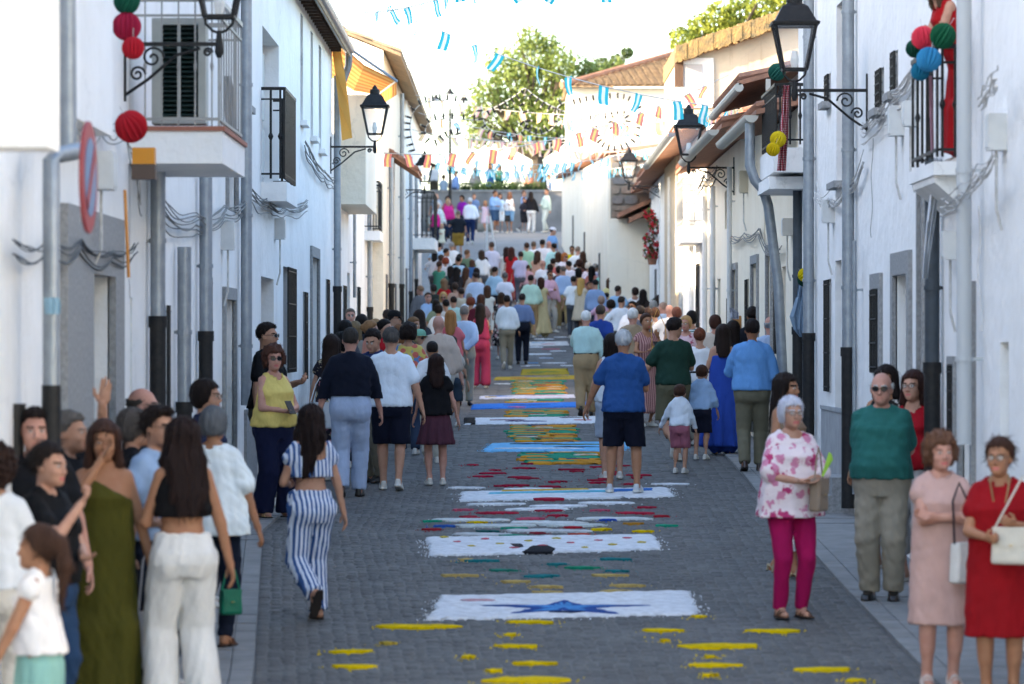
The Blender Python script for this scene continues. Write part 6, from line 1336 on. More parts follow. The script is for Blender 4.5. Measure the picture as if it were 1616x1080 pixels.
far(1064, 471, 1.70, 180, 'man in navy tee among the right crowd', (T, '#2a3350'), (TR, '#3a3c44'), ('short', '#4a423c'))
far(1040, 468, 1.64, 178, 'woman in rose blouse among the right crowd', (B_, '#e0aab4'), (TR, '#7a6c6c'), ('mid', '#2a1c16'), 1)
far(868, 447, 1.62, 182, 'woman in white shirt right of the pale yellow dress', (S, '#eef0f2'), (TR, '#8a8e94'), ('bob', '#231a15'), 1, d=112)
far(822, 398, 1.70, 180, 'man in lavender tee on the slope', (T, '#d0c8e4'), (TR, '#6a6a74'), ('short', '#33261f'))
far(760, 396, 1.66, 182, 'woman in white blouse on the slope', (B_, '#f0f0f2'), (TR, '#7a7a80'), ('shoulder', '#3a2a20'), 1)
far(848, 397, 1.68, 178, 'woman in peach dress on the slope', ('D', '#ecb89c'), None, ('long2', '#3a2519'), 1)
far(612, 485, 1.70, 176, 'man in pale grey shirt by the left wall', (S, '#c8ccd2'), (TR, '#5a5e66'), ('short', '#2f2620'), d=64)
# --- in the square
Q = dict(group=GP)
far(688, 321, 1.64, 60, 'woman in hot pink top beside the iron balcony', (T, '#ee2a92'), (TR, '#26304c'), ('short', '#7a5a44'), 1, d=140, **Q)
far(691, 325, 1.62, 15, 'elderly woman in pale print outfit in the square', (S, '#d8d8d8', 'small', '#8fae94'), (TR, '#e0e0e0'), ('grey_bob', '#c8bcae'), 1, d=143, **Q)
far(708, 321, 1.68, 40, 'woman in hot pink blouse and navy trousers in the square', (S, '#f02e96'), (TR, '#22304e'), ('bob', '#b08a64'), 1, d=144, w=1.12, skn='pink', **Q)
far(707, 311, 1.64, 10, 'curly dark haired woman behind the hot pink blouse', (T, '#c05070'), (TR, '#4a4a54'), ('curly', '#24140f'), 1, d=150, **Q)
far(729, 309, 1.68, -20, 'woman in purple top with dark bob', (T, '#a020a8'), (TR, '#3a3a48'), ('bob', '#1c1412'), 1, d=150, skn='tan', **Q)
far(723, 338, 1.74, 195, 'man in black tee and mustard shorts in the square', (T, '#20242c'), (SH, '#b08a3c'), ('crop', '#6a5c50'), d=136, w=1.14, **Q)
far(742, 313, 1.72, 172, 'grey haired man in white shirt and navy trousers in the square', (R, '#f0ecf2'), (TR, '#1e3260'), ('short', '#c8c0ba'), d=144, w=1.1, **Q)
far(697, 364, 1.02, 0, 'small child in pale yellow dress in the square', ('D', '#ece6cc'), None, ('short', '#c09a74'), 1, kid=True, d=140, **Q)
far(766, 324, 1.30, 10, 'girl in pale striped dress by the retaining wall', ('D', '#e2d2e2', 'hstripe', '#c8a8b8'), None, ('mid', '#a87a50'), 1, d=156, **Q)
far(781, 311, 1.72, 30, 'man in light blue shirt and blue shorts by the retaining wall', (R, '#8fb8ec'), (SH, '#38587e'), ('short', '#3a261c'), d=156, arms=('belly', 'belly'), skn='tan', **Q)
far(789, 314, 1.62, 20, 'young woman in pale blue with shorts leaning by the wall', (T, '#b8d4f0'), (SH, '#cfdce8'), ('mid', '#1d1412'), 1, d=158, **Q)
far(804, 311, 1.66, -15, 'woman in white top and denim shorts with black bag', (K, '#eceaea'), (SH, '#7aa8d4'), ('long2', '#7a5236'), 1, glasses='sun', d=156, arms=('down', 'hold'), skn='tan', **Q)
far(827, 296, 1.74, 60, 'man in light blue polo talking by the wall', (T, '#9ab8e8'), (TR, '#8a8a90'), ('short', '#4a3428'), d=160, **Q)
far(827, 317, 1.44, 10, 'boy in dark outfit with orange stripe and white shoes', (T, '#2a2c38'), (SH, '#22242e'), ('short', '#14100e'), kid=True, d=157, **Q)
far(838, 300, 1.68, 165, 'woman in black top and white trousers by the wall', (S, '#1c1c24'), (TR, '#f0f0f2'), ('long2', '#1a1210'), 1, d=157, **Q)
far(861, 290, 1.80, -70, 'man in pale mint suit by the end wall', ('jacket', '#c4d6cc'), (TR, '#d4dcd4'), ('short', '#2a1a14'), d=157, lean=-.05, **Q)
far(748, 317, 1.60, 5, 'man in blue standing behind the white shirt', (T, '#6a88b8'), (TR, '#4a5060'), ('short', '#4a3a30'), d=158, **Q)
far(689, 315, 1.60, 10, 'man in grey blue shirt at the left end of the retaining wall', (T, '#9aa8bc'), (TR, '#6a6a70'), ('none', '#a08878'), d=158, **Q)
# --- on the terrace
zt_ = pz(300, 166)-.1
for x, y, h, yaw, lb, tp_, bt_, hr, fm, ar in ((774, 257, 1.66, 40, 'woman in blue dress standing on the terrace', ('D', '#4f78b4'), None, ('long2', '#4a2e1e'), 1, ('hold', 'belly')), (788, 260, 1.62, -30, 'woman in dark green top on the terrace', (T, '#2f6a56'), (TR, '#26302e'), ('mid', '#4a2e22'), 1, ('belly', 'hold')),
        (812, 262, 1.66, 180, 'person in pale cream shirt on the terrace right of the women', (S, '#e6e0d8'), (TR, '#b8a488'), ('grey_bob', '#b8b4b0'), 0, ('down', 'out')), (750, 264, 1.66, 160, 'person in grey print on the terrace behind the hedge', (S, '#a8a29a', 'small', '#6a645e'), (TR, '#8a8680'), ('mid', '#5a4638'), 1, ('down', 'down')),
        (719, 270, 1.66, -60, 'man in light blue shirt on the terrace beside the lamp post', (S, '#9ab8ec'), (TR, '#5a6478'), ('short', '#5a3c2c'), 0, ('down', 'down')), (700, 276, 1.60, 180, 'person with pale blue backpack on the terrace', (T, '#b4c4d4'), (TR, '#4a4e58'), ('bob', '#3a261c'), 1, ('down', 'down')),
        (685, 258, 1.70, 170, 'man in white and dark shorts at the left of the terrace', (T, '#dcdadc'), (SH, '#5a5244'), ('short', '#2a1d18'), 0, ('down', 'down')), (838, 264, 1.66, 10, 'person with orange scarf on the terrace near the tree', (S, '#c88a74'), (TR, '#6a6a74'), ('short', '#8a5a3c'), 0, ('down', 'down')), (866, 276, 1.60, 100, 'person in pale blue beside the tree trunk', (T, '#b8c8e4'), (TR, '#7a8090'), ('short', '#4a3a30'), 0, ('down', 'down'))):
    dd = 172.; far(x, y, h, yaw, lb, tp_, bt_, hr, fm, d=dd, z=pz(y, dd)-h, arms=ar, group=GT)
# --- woman leaning on the right balcony
person(1507, 0, 1.46, -75, 'woman in long red dress leaning on the right balcony rail', dress=('tank', C('#b8141c'), 0, .06, 'col'), hair=('shoulder', '#4a3a2c'), fem=True, skn='light', d=29.0, X=3.42, z=pz(258, 28.9)+.002, arms=('cross', 'cross'), lean=.42, group=GN, head=(0, 15))
# ---------------------------------------------------------------- lanterns
def lantern(label, wx, d, z, s_=1., side=-1, arm=.70):
    """wall point (wx, d), arm height z; side -1 hangs off the left wall"""
    n = -side; t = tag(empty('wall_lantern', (wx, d, z)), label, 'lantern', 'street lanterns on brackets'); L_ = n*arm
    B = MB(); B.bar((0, 0, 0), (L_, 0, 0), .030); B.bar((0, 0, -.42), (0, 0, .16), .035)
    B.tube([(0, 0, -.38), (L_*.25, 0, -.26), (L_*.55, 0, -.08), (L_*.80, 0, -.03)], .013, 6); B.build('bracket', BLACKI, t)
    for c, r0 in (((L_*.30, -.10), .085), ((L_*.14, -.22), .06), ((L_*.88, -.06), .035)):
        pts = [(c[0]+n*math.cos(a)*r0*(1-a/11), 0, c[1]+math.sin(a)*r0*(1-a/11)) for a in np.linspace(0, 9.5, 22)]; MB().tube(pts, .010, 5).build('scroll', BLACKI, t)
    MB().lathe([(.018, -.10), (.035, -.06), (.03, 0), (.022, .06), (.016, .10)], (L_, 0, 0), 8).build('stem', BLACKI, t, True)
    zb = .20; hb, ht, hh = .105*s_, .185*s_, .40*s_
    for sx in (-1, 1): MB().tube([(L_, 0, .08), (L_+sx*.05, 0, .10), (L_+sx*.10, 0, .15), (L_+sx*hb, 0, zb)], .011, 5).build('cradle', BLACKI, t)
    B = MB(); c4 = [(-1, -1), (1, -1), (1, 1), (-1, 1)]
    for i, (a, b) in enumerate(c4):
        B.bar((L_+a*hb, b*hb, zb), (L_+a*ht, b*ht, zb+hh), .022); a2, b2 = c4[(i+1) % 4]
        B.bar((L_+a*hb, b*hb, zb), (L_+a2*hb, b2*hb, zb), .024); B.bar((L_+a*ht, b*ht, zb+hh), (L_+a2*ht, b2*ht, zb+hh), .024)
    B.build('cage', BLACKI, t)
    for i, (a, b) in enumerate(c4):
        a2, b2 = c4[(i+1) % 4]; Q = MB(); Q.quad((L_+a*hb, b*hb, zb), (L_+a2*hb, b2*hb, zb), (L_+a2*ht, b2*ht, zb+hh), (L_+a*ht, b*ht, zb+hh)); Q.build('pane', glassmat('lantern_glass', (.9, .92, .95), .12), t)
    zr = zb+hh; q = 2**.5
    MB().lathe([(ht*q*1.16, zr), (ht*q*1.18, zr+.025), (ht*q*1.0, zr+.04), (ht*q*.62, zr+.17*s_), (.085*s_*q*.75, zr+.20*s_)], (L_, 0, 0), 4).build('roof_cap', BLACKI, t)
    MB().lathe([(.075*s_, zr+.19*s_), (.075*s_, zr+.26*s_), (.04*s_, zr+.275*s_), (.04*s_, zr+.29*s_), (.015, zr+.33*s_)], (L_, 0, 0), 10).build('finial', BLACKI, t, True)
    MB().lathe([(.03, zb+.02), (.045, zb+.10), (.03, zb+.18)], (L_, 0, 0), 8).build('lamp_bulb', mat('bulb', (.75, .73, .68), .3), t)
    return t
lantern('black lantern on the scrolled bracket above the near left balcony', XL, 28.2, pz(70, 28.2), 1, -1)
lantern('black lantern on the left beside the orange awning', XL, 60.2, pz(232, 60.2), 1.05, -1)
lantern('small black lantern far down the left row', XL+.05, 92.3, pz(300, 92.3), 1.0, -1)
lantern('large black lantern on the right over the lacy balcony', XR, 36.7, pz(143, 36.7), 1.05, 1)
lantern('black lantern on the right in front of the cream house', XR, 58.7, pz(265, 58.7), 1.05, 1, .7)
lantern('far black lantern in front of the rubble stone wall', 3.75, 92, pz(294, 92), 1.0, 1, .95)
# lamp post on the square
t = tag(empty('lamp_post', (-2.42, 150, gz(150))), 'lamp post with cast iron lanterns standing in the square', 'lamp post'); hz = pz(160, 150)-gz(150)
MB().lathe([(.16, 0), (.14, .5), (.08, .7), (.06, hz*.6), (.05, hz-.3)], (0, 0, 0), 10).build('post', BLACKI, t, True)
for dx in (-.55, 0, .55):
    zz = hz-.3+(.25 if dx == 0 else 0); MB().tube([(0, 0, hz-.5), (dx*.6, 0, hz-.6), (dx, 0, zz-.05)], .03, 6).build('arm', BLACKI, t)
    MB().lathe([(.10, zz), (.17, zz+.32)], (dx, 0, 0), 6).build('lamp_glass', glassmat('lantern_glass2', (.9, .92, .95), .5), t); MB().lathe([(.22, zz+.32), (.1, zz+.46), (.03, zz+.58)], (dx, 0, 0), 6).build('lamp_roof', BLACKI, t)
# ---------------------------------------------------------------- traffic sign
t = tag(empty('traffic_sign', P(140, 280, 20.4)), 'round red and blue no parking sign seen nearly edge on', 'traffic sign'); t.rotation_euler = (0, 0, rad(88.5))
M = Matrix.Rotation(rad(90), 4, 'X')                      # disc faces local -Y
B = MB(); B.lathe([(.295, -.012), (.30, 0), (.295, .008)], (0, 0, 0), 32, M); B.build('sign_plate', mat('sign_red', (.26, .04, .045), .55), t)
MB().lathe([(.21, .0085), (.21, .012)], (0, 0, 0), 32, M).build('sign_face', mat('sign_blue', (.12, .19, .32), .55), t)
B = MB(); B.box(-.035, .035, -.018, -.0125, -.21, .21, Matrix.Rotation(rad(45), 4, 'Y')); B.build('diagonal_bar', MATS['sign_red'], t)
MB().tube([(0, .02, -.25), (0, .02, .25)], .025, 8).build('sign_bracket', GALV, t)
# ---------------------------------------------------------------- paper balls
def ball(label, x, y, d, rpx, col, group='paper honeycomb balls', col2=None):
    p = P(x, y, d); r = rpx*d/FPX; t = tag(empty('paper_ball', p), label, 'paper ball', group); n = 32; m_ = 14; B = MB()
    for i in range(m_+1):
        th = math.pi*i/m_
        for k in range(n):
            a = 2*math.pi*k/n; rr_ = r*(1 if k % 2 else .80)*math.sin(th)+.0005; B.v.append((rr_*math.cos(a), rr_*math.sin(a), r*math.cos(th)))
    for i in range(m_):
        for k in range(n): B.f.append((i*n+k, (i+1)*n+k, (i+1)*n+(k+1) % n, i*n+(k+1) % n)); B.m.append(0)
    o = B.build('paper', mat('paper_'+col, col, .8, trans=.25), t); t.rotation_euler = (rad(25+RNG.uniform(-30, 30)), rad(RNG.uniform(-40, 40)), RNG.uniform(0, 3))
    MB().tube([(0, 0, r), (0, 0, r+.06)], .002, 4).build('thread', CABLEW, t)
for a in (('green paper ball at the top of the near left wall', 200, 2, 26.6, 21, '#0f5a44'), ('raspberry paper ball below the green one on the near left wall', 200, 42, 26.6, 23, '#a8193f'), ('red paper ball overlapping the raspberry one', 210, 76, 26.5, 18, '#c01a2c'), ('red paper ball hanging above the orange wall box', 207, 200, 26.6, 26, '#b81828'),
          ('green paper ball on the right balcony rail', 1488, 57, 28.3, 21, '#0b5c3c'), ('coral pink paper ball on the right balcony', 1457, 60, 28.4, 19, '#d5364c'), ('blue paper ball on the right balcony', 1466, 94, 28.2, 20, '#2f86b4'), ('teal paper ball below the blue one on the right balcony', 1452, 113, 28.4, 15, '#0f6f8f'), ('dark green paper ball behind the coral one', 1444, 77, 28.6, 15, '#0b4a38'),
          ('yellow paper ball on the drainpipe of the right row', 1270, 434, 43.2, 11, '#d8c400'), ('white paper fan on the drainpipe above the yellow ball', 1283, 421, 43.3, 11, '#e0ded8'), ('dark green paper ball under the yellow ball on the drainpipe', 1270, 441, 43.35, 12, '#0d3d34'), ('yellow paper pompom below the lacy balcony', 1228, 220, 43.2, 13, '#d9c21c'), ('smaller yellow pompom beside the lacy balcony', 1220, 236, 43.0, 11, '#d0b400'), ('green and white paper ball at the lacy balcony rail', 1226, 114, 43.2, 14, '#1d5c50')): ball(*a)
# ---------------------------------------------------------------- wall boxes, cables
def wbox(label, x, y0, y1, X, side, w_=.22, dep=.12, m=PVC, d=None, name='meter_box'):
    d = d or wallY(x, X); n = -side; t = tag(empty(name, (X, d, pz(y1, d))), label, 'utility box'); h_ = (y1-y0)*d/FPX; B = MB()
    x0, x1 = sorted((0, n*dep)); B.box(x0, x1, -w_/2, w_/2, 0, h_); B.build('case', m, t); B = MB(); B.box(x0-.008 if n < 0 else x1, x0 if n < 0 else x1+.008, -w_/2+.015, w_/2-.015, .02, h_-.02); B.build('lid', m, t)
    B = MB(); B.tube([(n*dep*.5, 0, 0), (n*dep*.5, 0, -.4), (n*.02, .02, -.55)], .012, 6); B.build('conduit', CABLEW, t)
wbox('grey meter box below the orange wall box on the near left', 178, 240, 300, XL, -1, .3, .18, d=25.8); wbox('pale meter box under the cables of the left house', 350, 350, 395, XL, -1); wbox('small meter box below the second left balcony', 434, 345, 378, XL, -1)
wbox('meter box on the right beside the painted cable bundle', 1425, 168, 215, XR, 1); wbox('second meter box under the right cable bundle', 1448, 160, 200, XR, 1); wbox('meter box low on the right drainpipe house', 1316, 316, 352, XR, 1); wbox('beige meter box on the cream house', 1180, 270, 305, XR, 1, m=mat('beige_box', (.5, .46, .36), .6)); wbox('grey junction box right of the bent pipe', 1247, 345, 372, XR, 1, d=46.6); wbox('meter box behind the near right drainpipe', 1512, 365, 410, XR, 1); wbox('tall meter box near the right edge', 1586, 180, 238, XR, 1)
t = tag(empty('alarm_box', P(226, 283, 27.4)), 'orange and brown alarm box below the near left balcony', 'alarm box'); w_ = 35*27.4/FPX
MB().box(-w_/2, w_/2, 0, .14, 24*27.4/FPX, 50*27.4/FPX).build('orange_lamp', mat('alarm_orange', (.62, .25, .02), .4), t); MB().box(-w_/2-.005, w_/2+.005, 0, .15, 0, 24*27.4/FPX-.002).build('case', mat('alarm_brown', (.09, .06, .045), .5), t)
o = MB().tube([tuple(P(197, 300, 26.4)), tuple(P(203, 438, 26.4))], .011, 8).build('orange_pole', mat('orange_paint', (.62, .24, .04), .5)); tag(o, 'thin orange pole fixed to the near left wall', 'pole')
def cables(label, pts, n, r, sag, m, seed, X=None, side=-1, spread=.07):
    rr = random.Random(seed); t = tag(empty('cable_bundle', pts[0]), label, 'cable', 'cables along the house fronts'); l0 = Vector(pts[0])
    for k in range(n):
        o_ = Vector((rr.uniform(-.02, .02), 0, rr.uniform(-spread, spread)*1.3)); q = []; w1, w2 = rr.uniform(4, 9), rr.uniform(0, 6)
        for i in range(len(pts)-1):
            a, b = Vector(pts[i]), Vector(pts[i+1]); sg = sag*rr.uniform(.5, 1.1)
            for j in range(10):
                f = j/10; u = i+f; q.append(a.lerp(b, f)+o_+Vector((.008*math.sin(w1*.7*u+w2), 0, -4*sg*f*(1-f)+.014*math.sin(w1*u+w2)))-l0)
        q.append(Vector(pts[-1])+o_-l0); MB().tube(q, r*rr.uniform(.32, .55), 5).build('cable', m, t, True)
def wp(lst, X, off): return [(X+off, wallY(x, X), pz(y, wallY(x, X))) for x, y in lst]
cables('knotted grey cables on the left house between two balconies', wp([(240, 330), (300, 352), (345, 335), (385, 312)], XL, .07), 8, .013, .10, CABLE, 1)
cables('grey cable bundle under the second left balcony', wp([(385, 312), (415, 326), (440, 332), (476, 326)], XL, .07), 9, .014, .06, CABLE, 2)
cables('cable bundle climbing to the corner of the left house', wp([(474, 230), (490, 262), (505, 278), (520, 290)], XL, .07), 7, .016, .03, CABLE, 3)
cables('dark cables across the nearest left wall', wp([(2, 384), (60, 383), (110, 381), (160, 396), (200, 386)], XL, .07), 5, .012, .07, CABLEB, 4)
cables('thin looped cables by the traffic sign', wp([(100, 180), (140, 195), (180, 205), (200, 260), (205, 330)], XL, .07), 4, .009, .12, CABLE, 5)
cables('whitewashed cable bundle climbing the right wall', wp([(1370, 212), (1395, 190), (1420, 160), (1452, 125)], XR, -.06), 10, .014, .04, CABLEW, 6, spread=.09)
cables('painted cables sagging right of the lantern bracket', wp([(1295, 300), (1320, 308), (1345, 290), (1372, 250)], XR, -.06), 7, .013, .12, CABLEW, 7)
cables('twin white cables on the nearest right wall', wp([(1530, 330), (1560, 310), (1590, 280), (1614, 255)], XR, -.19), 6, .013, .04, CABLEW, 8)
cables('pale cables near the top of the right edge', wp([(1590, 160), (1602, 140), (1616, 120)], XR, -.19), 6, .014, .02, CABLEW, 9)
cables('grey cables along the cream house front', wp([(1240, 388), (1222, 392), (1205, 360), (1180, 368), (1160, 372)], XR, -.06), 5, .015, .06, CABLE, 10)
cables('tangled cables behind the right lantern bracket', wp([(1150, 275), (1140, 285), (1130, 282), (1120, 300)], XR, -.2), 8, .016, .05, CABLEB, 11, spread=.12)
cables('thin vertical cables down the right wall', wp([(1382, 225), (1381, 300), (1380, 380)], XR, -.03), 1, .008, 0, CABLE, 12); cables('single painted cable dropping beside the buttress', wp([(1592, 330), (1590, 430), (1596, 530)], XR, -.19), 1, .012, 0, CABLEW, 13)
# ---------------------------------------------------------------- awning
t = tag(empty('awning', P(525, 60, 58.5)), 'orange and yellow striped awning over the left terrace', 'awning'); l0 = t.location
aw = [mat('awning_orange', (.50, .15, .01), .8, trans=.35), mat('awning_cream', (.58, .29, .06), .8, trans=.35)]
A0, A1, C0, C1 = P(524, 58, 60.9), P(520, 120, 70), P(626, 128, 60.9), P(596, 150, 70); n_ = 16
for i in range(n_):
    f0, f1 = i/n_, (i+1)/n_; B = MB(); a0 = A0.lerp(A1, f0)-l0; a1 = A0.lerp(A1, f1)-l0; c0 = C0.lerp(C1, f0)-l0; c1 = C0.lerp(C1, f1)-l0; g = Vector((0, 0, -.10))
    m0 = (a0+c0)/2+g; m1 = (a1+c1)/2+g; B.quad(a0, a1, m1, m0); B.quad(m0, m1, c1, c0); v_ = Vector((0, 0, -.22)); B.quad(c0, c1, c1+v_, c0+v_)
    B.build('stripe', aw[i % 2], t)
for a, b in ((A0, C0), (A1, C1), (C0, C1)): MB().tube([tuple(a-l0), tuple(b-l0)], .025, 6).build('awning_rod', GALV, t)
B = MB()
t2 = tag(empty('hanging_cloth', P(535, 120, 60)), 'yellow lit cloth hanging beneath the awning by the drainpipe', 'cloth'); pr_ = [P(527, 110, 60.5), P(538, 118, 60.5), P(548, 200, 60.5), P(553, 222, 60.5)]
q = [(522, 62, 0), (528, 110, .05), (534, 160, -.04), (540, 222, .03)]; r_ = [(536, 68, .02), (545, 120, -.05), (551, 170, .05), (556, 218, -.02)]
for i in range(3): B.quad(*[P(x, y, 60.6+o_)-t2.location for x, y, o_ in (q[i], r_[i], r_[i+1], q[i+1])])
B.build('fabric', mat('yellow_cloth', (.70, .40, .10), .8, trans=.6), t2)
# ---------------------------------------------------------------- bunting
FLAGM = {}
def flagmesh(kind, var):
    k = (kind, var)
    if k in FLAGM: return FLAGM[k]
    rr = random.Random(var*7+len(kind)); w_, h_ = .17, .30; cols = {'teal': ('#3fbcc8', '#f2f6f6', '#3fbcc8'), 'spain': ('#ee8a80', '#fbdc80', '#ee8a80'), 'warm': ('#f2c48c', '#faeec0', '#f0b4b4')}[kind]; B = MB()
    tw = rr.uniform(-.5, .5); bl = rr.uniform(-.05, .05)
    for i in range(3):
        B.mi = i; xs = (-w_/2+w_*i/3, -w_/2+w_*(i+1)/3)
        for j in range(4):
            def pt(x, z):
                a = tw*z; return (x*math.cos(a)+bl*z*z, x*math.sin(a)+.015*math.sin(5*z+var), -z*h_)
            B.quad(pt(xs[0], j/4), pt(xs[1], j/4), pt(xs[1], (j+1)/4), pt(xs[0], (j+1)/4))
    FLAGM[k] = B.mesh('flag', [mat('flag_'+c, c, .8, trans=.55) for c in cols], False, False); return FLAGM[k]
def bunting(label, a, b, sag, kind, step, seed, sc=1.):
    a, b = P(*a), P(*b); t = tag(empty('bunting', a), label, 'bunting', 'strings of flags across the street'); rr = random.Random(seed); L_ = (b-a).length; n = int(L_/step); pts = []
    for i in range(41): f = i/40; pts.append(a.lerp(b, f)+Vector((0, 0, -4*sag*f*(1-f)))-a)
    MB().tube(pts, .008, 4).build('string', CABLEW, t)
    for i in range(1, n):
        f = (i+rr.uniform(-.2, .2))/n; p = a.lerp(b, f)+Vector((0, 0, -4*sag*f*(1-f)))-a
        o = link('flag', flagmesh(kind if kind != 'mix' else rr.choice(('teal', 'spain', 'warm')), rr.randrange(8)), t); o.location = p; o.rotation_euler = (rr.uniform(-.5, .5), rr.uniform(-.5, .5), math.atan2(b.y-a.y, b.x-a.x)+rr.uniform(-.5, .5)); o.scale = (sc*.82,)*3
bunting('teal and white flag string highest over the street', (500, -60, 50), (1180, -52, 50), .30, 'teal', .62, 1, .95)
bunting('teal flag string sloping down from the upper left', (560, -20, 62), (1168, 172, 56), .35, 'teal', .70, 2, 1.15)
bunting('red and yellow flag string from the left lantern', (585, 240, 66), (1150, 118, 62), .45, 'spain', .42, 3, .95)
bunting('warm coloured flag string across the tree crown', (655, 150, 88), (1075, 175, 84), .25, 'warm', .40, 4, 1.0)
bunting('mixed flag string to the right cream house', (880, 185, 80), (1190, 150, 58), .3, 'mix', .40, 5, 1.0)
bunting('lower teal flag string across the square', (668, 238, 104), (1062, 225, 92), .45, 'teal', .45, 6, .95)
bunting('teal flag string in front of the rubble wall', (700, 262, 110), (1045, 255, 90), .25, 'teal', .42, 7, .9)
bunting('red and yellow flag string below the light arches', (650, 205, 92), (1020, 195, 88), .35, 'warm', .42, 8, .95)
bunting('upper left teal flag string', (575, 20, 58), (760, -30, 52), .1, 'teal', .7, 9, 1.0)
bunting('pale warm flag string above the retaining wall', (690, 196, 112), (1000, 238, 96), .3, 'warm', .42, 10, .95)
bunting('pale teal flag string low before the terrace', (672, 252, 118), (900, 262, 118), .25, 'teal', .40, 11, .9)
bunting('mixed flag string crossing below the tree crown', (660, 178, 98), (1030, 215, 92), .3, 'mix', .45, 12, .9)
bunting('warm flag string reaching the stone house', (740, 218, 104), (1035, 208, 96), .2, 'warm', .42, 13, .9)
# ---------------------------------------------------------------- festoon lights in scroll shapes
def festoon(label, pts, d, seed):
    l0 = P(*pts[0], d); t = tag(empty('festoon_light', l0), label, 'string lights', 'light scrolls over the street'); q = []
    for i in range(len(pts)-1):                       # smooth through the points
        p0 = pts[max(i-1, 0)]; p1 = pts[i]; p2 = pts[i+1]; p3 = pts[min(i+2, len(pts)-1)]
        for j in range(8):
            u = j/8; f = lambda a, b, c, e: .5*(2*b+(c-a)*u+(2*a-5*b+4*c-e)*u*u+(-a+3*b-3*c+e)*u**3); q.append(P(f(p0[0], p1[0], p2[0], p3[0]), f(p0[1], p1[1], p2[1], p3[1]), d)-l0)
    MB().tube(q, .012, 4).build('wire', CABLEW, t); S_ = MB(); W_ = MB(); acc = 0
    for i in range(1, len(q)):
        seg = (q[i]-q[i-1]); acc += seg.length
        if acc > .13:
            acc = 0; tn = seg.normalized(); nr = Vector((tn.z, 0, -tn.x)); S_.tube([tuple(q[i]-nr*.01), tuple(q[i]+nr*.11)], .024, 5); W_.lathe([(.01, -.03), (.026, 0), (.01, .03)], q[i]+nr*.13, 5)
    S_.build('sockets', BLACKI, t)['kind'] = 'stuff'; W_.build('bulbs', mat('festoon_bulb', (.45, .42, .34), .3), t)['kind'] = 'stuff'
festoon('left scroll of festoon lights', [(745, 165), (700, 158), (660, 168), (647, 200), (655, 240)], 86, 1); festoon('inner left curl of festoon lights', [(760, 190), (700, 188), (676, 195), (672, 212), (685, 222), (700, 210), (722, 203), (728, 215)], 86, 2)
festoon('left middle lobe of festoon lights', [(760, 165), (765, 195), (785, 212), (815, 214), (830, 195), (818, 165)], 86, 3); festoon('star peak of festoon lights before the tree', [(760, 180), (790, 165), (815, 150), (828, 140), (842, 150), (865, 165), (895, 178)], 86, 4)
festoon('right middle lobe of festoon lights', [(895, 160), (880, 170), (878, 195), (855, 212), (830, 205), (815, 190)], 86, 5); festoon('outer right scroll of festoon lights', [(895, 160), (930, 152), (980, 148), (1010, 165), (1014, 195), (1002, 225), (970, 238), (945, 228), (936, 205), (945, 190)], 86, 6)
festoon('inner right curl of festoon lights', [(905, 182), (950, 180), (985, 176), (995, 190), (985, 205), (965, 206), (960, 192)], 86, 7)
# ---------------------------------------------------------------- sawdust carpets on the setts
def saw(c): return mat('sawdust_'+c, c, .95, tuple(v*.72 for v in lin(c)), 14, .8, 90, spec=.1, detail=8)
def gp(x, y, h=0.): d = feetd(y); return Vector(((x-CX)*d/FPX, d, gz(d)+h))
def patch(parent, pts, col, h, name='sawdust_fill', jag=.02, seed=0, world=False):
    """flat heap of coloured sawdust with a ragged edge; pts image points on the ground"""
    rr = random.Random(seed+len(parent.children)*31); l0 = parent.location; W_ = [gp(x, y) for x, y in pts] if not world else [Vector(p) for p in pts]; q = []
    for i in range(len(W_)):
        a, b = W_[i], W_[(i+1) % len(W_)]; n = max(1, int((b-a).length/.07))
        for j in range(n): p = a.lerp(b, j/n); q.append((p.x+rr.uniform(-jag, jag), p.y+rr.uniform(-jag, jag)*1.6))
    cx_ = sum(p[0] for p in q)/len(q); cy_ = sum(p[1] for p in q)/len(q); B = MB(); n = len(q)
    rings = ((1., .002), (.985, h*.8), (.95, h), (.5, h+.003)); 
    for f, hh in rings:
        for (x, y) in q: X_ = cx_+(x-cx_)*f; Y_ = cy_+(y-cy_)*f; B.v.append((X_-l0.x, Y_-l0.y, gz(Y_)+hh+(rr.uniform(-.0025, .0025) if f < 1 else 0)-l0.z))
    B.v.append((cx_-l0.x, cy_-l0.y, gz(cy_)+h+.003-l0.z))
    for r_ in range(len(rings)-1):
        for k in range(n): B.f.append((r_*n+k, r_*n+(k+1) % n, (r_+1)*n+(k+1) % n, (r_+1)*n+k)); B.m.append(0)
    for k in range(n): B.f.append(((len(rings)-1)*n+k, (len(rings)-1)*n+(k+1) % n, len(B.v)-1)); B.m.append(0)
    o = B.build(name, saw(col), parent, True)
    if name in ('sawdust_base', 'sawdust_dab') and cy_ < 60:      # loose grains spilt round the edge
        G_ = MB()
        for k in range(int(n*(3 if name == 'sawdust_base' else 2))):
            x, y = q[rr.randrange(n)]; x += rr.gauss(0, .05); y += rr.gauss(0, .09); r_ = rr.uniform(.004, .012); z_ = gz(y)+.004; a = rr.uniform(0, 6)
            G_.v += [(x+r_*math.cos(a+j*2.09)-l0.x, y+1.6*r_*math.sin(a+j*2.09)-l0.y, z_-l0.z) for j in range(3)]+[(x-l0.x, y-l0.y, z_+r_*1.2-l0.z)]; b_ = len(G_.v)-4
            G_.f += [(b_, b_+1, b_+3), (b_+1, b_+2, b_+3), (b_+2, b_, b_+3)]; G_.m += [0]*3
        G_.build('loose_grains', saw(col), parent)['kind'] = 'stuff'
    return o
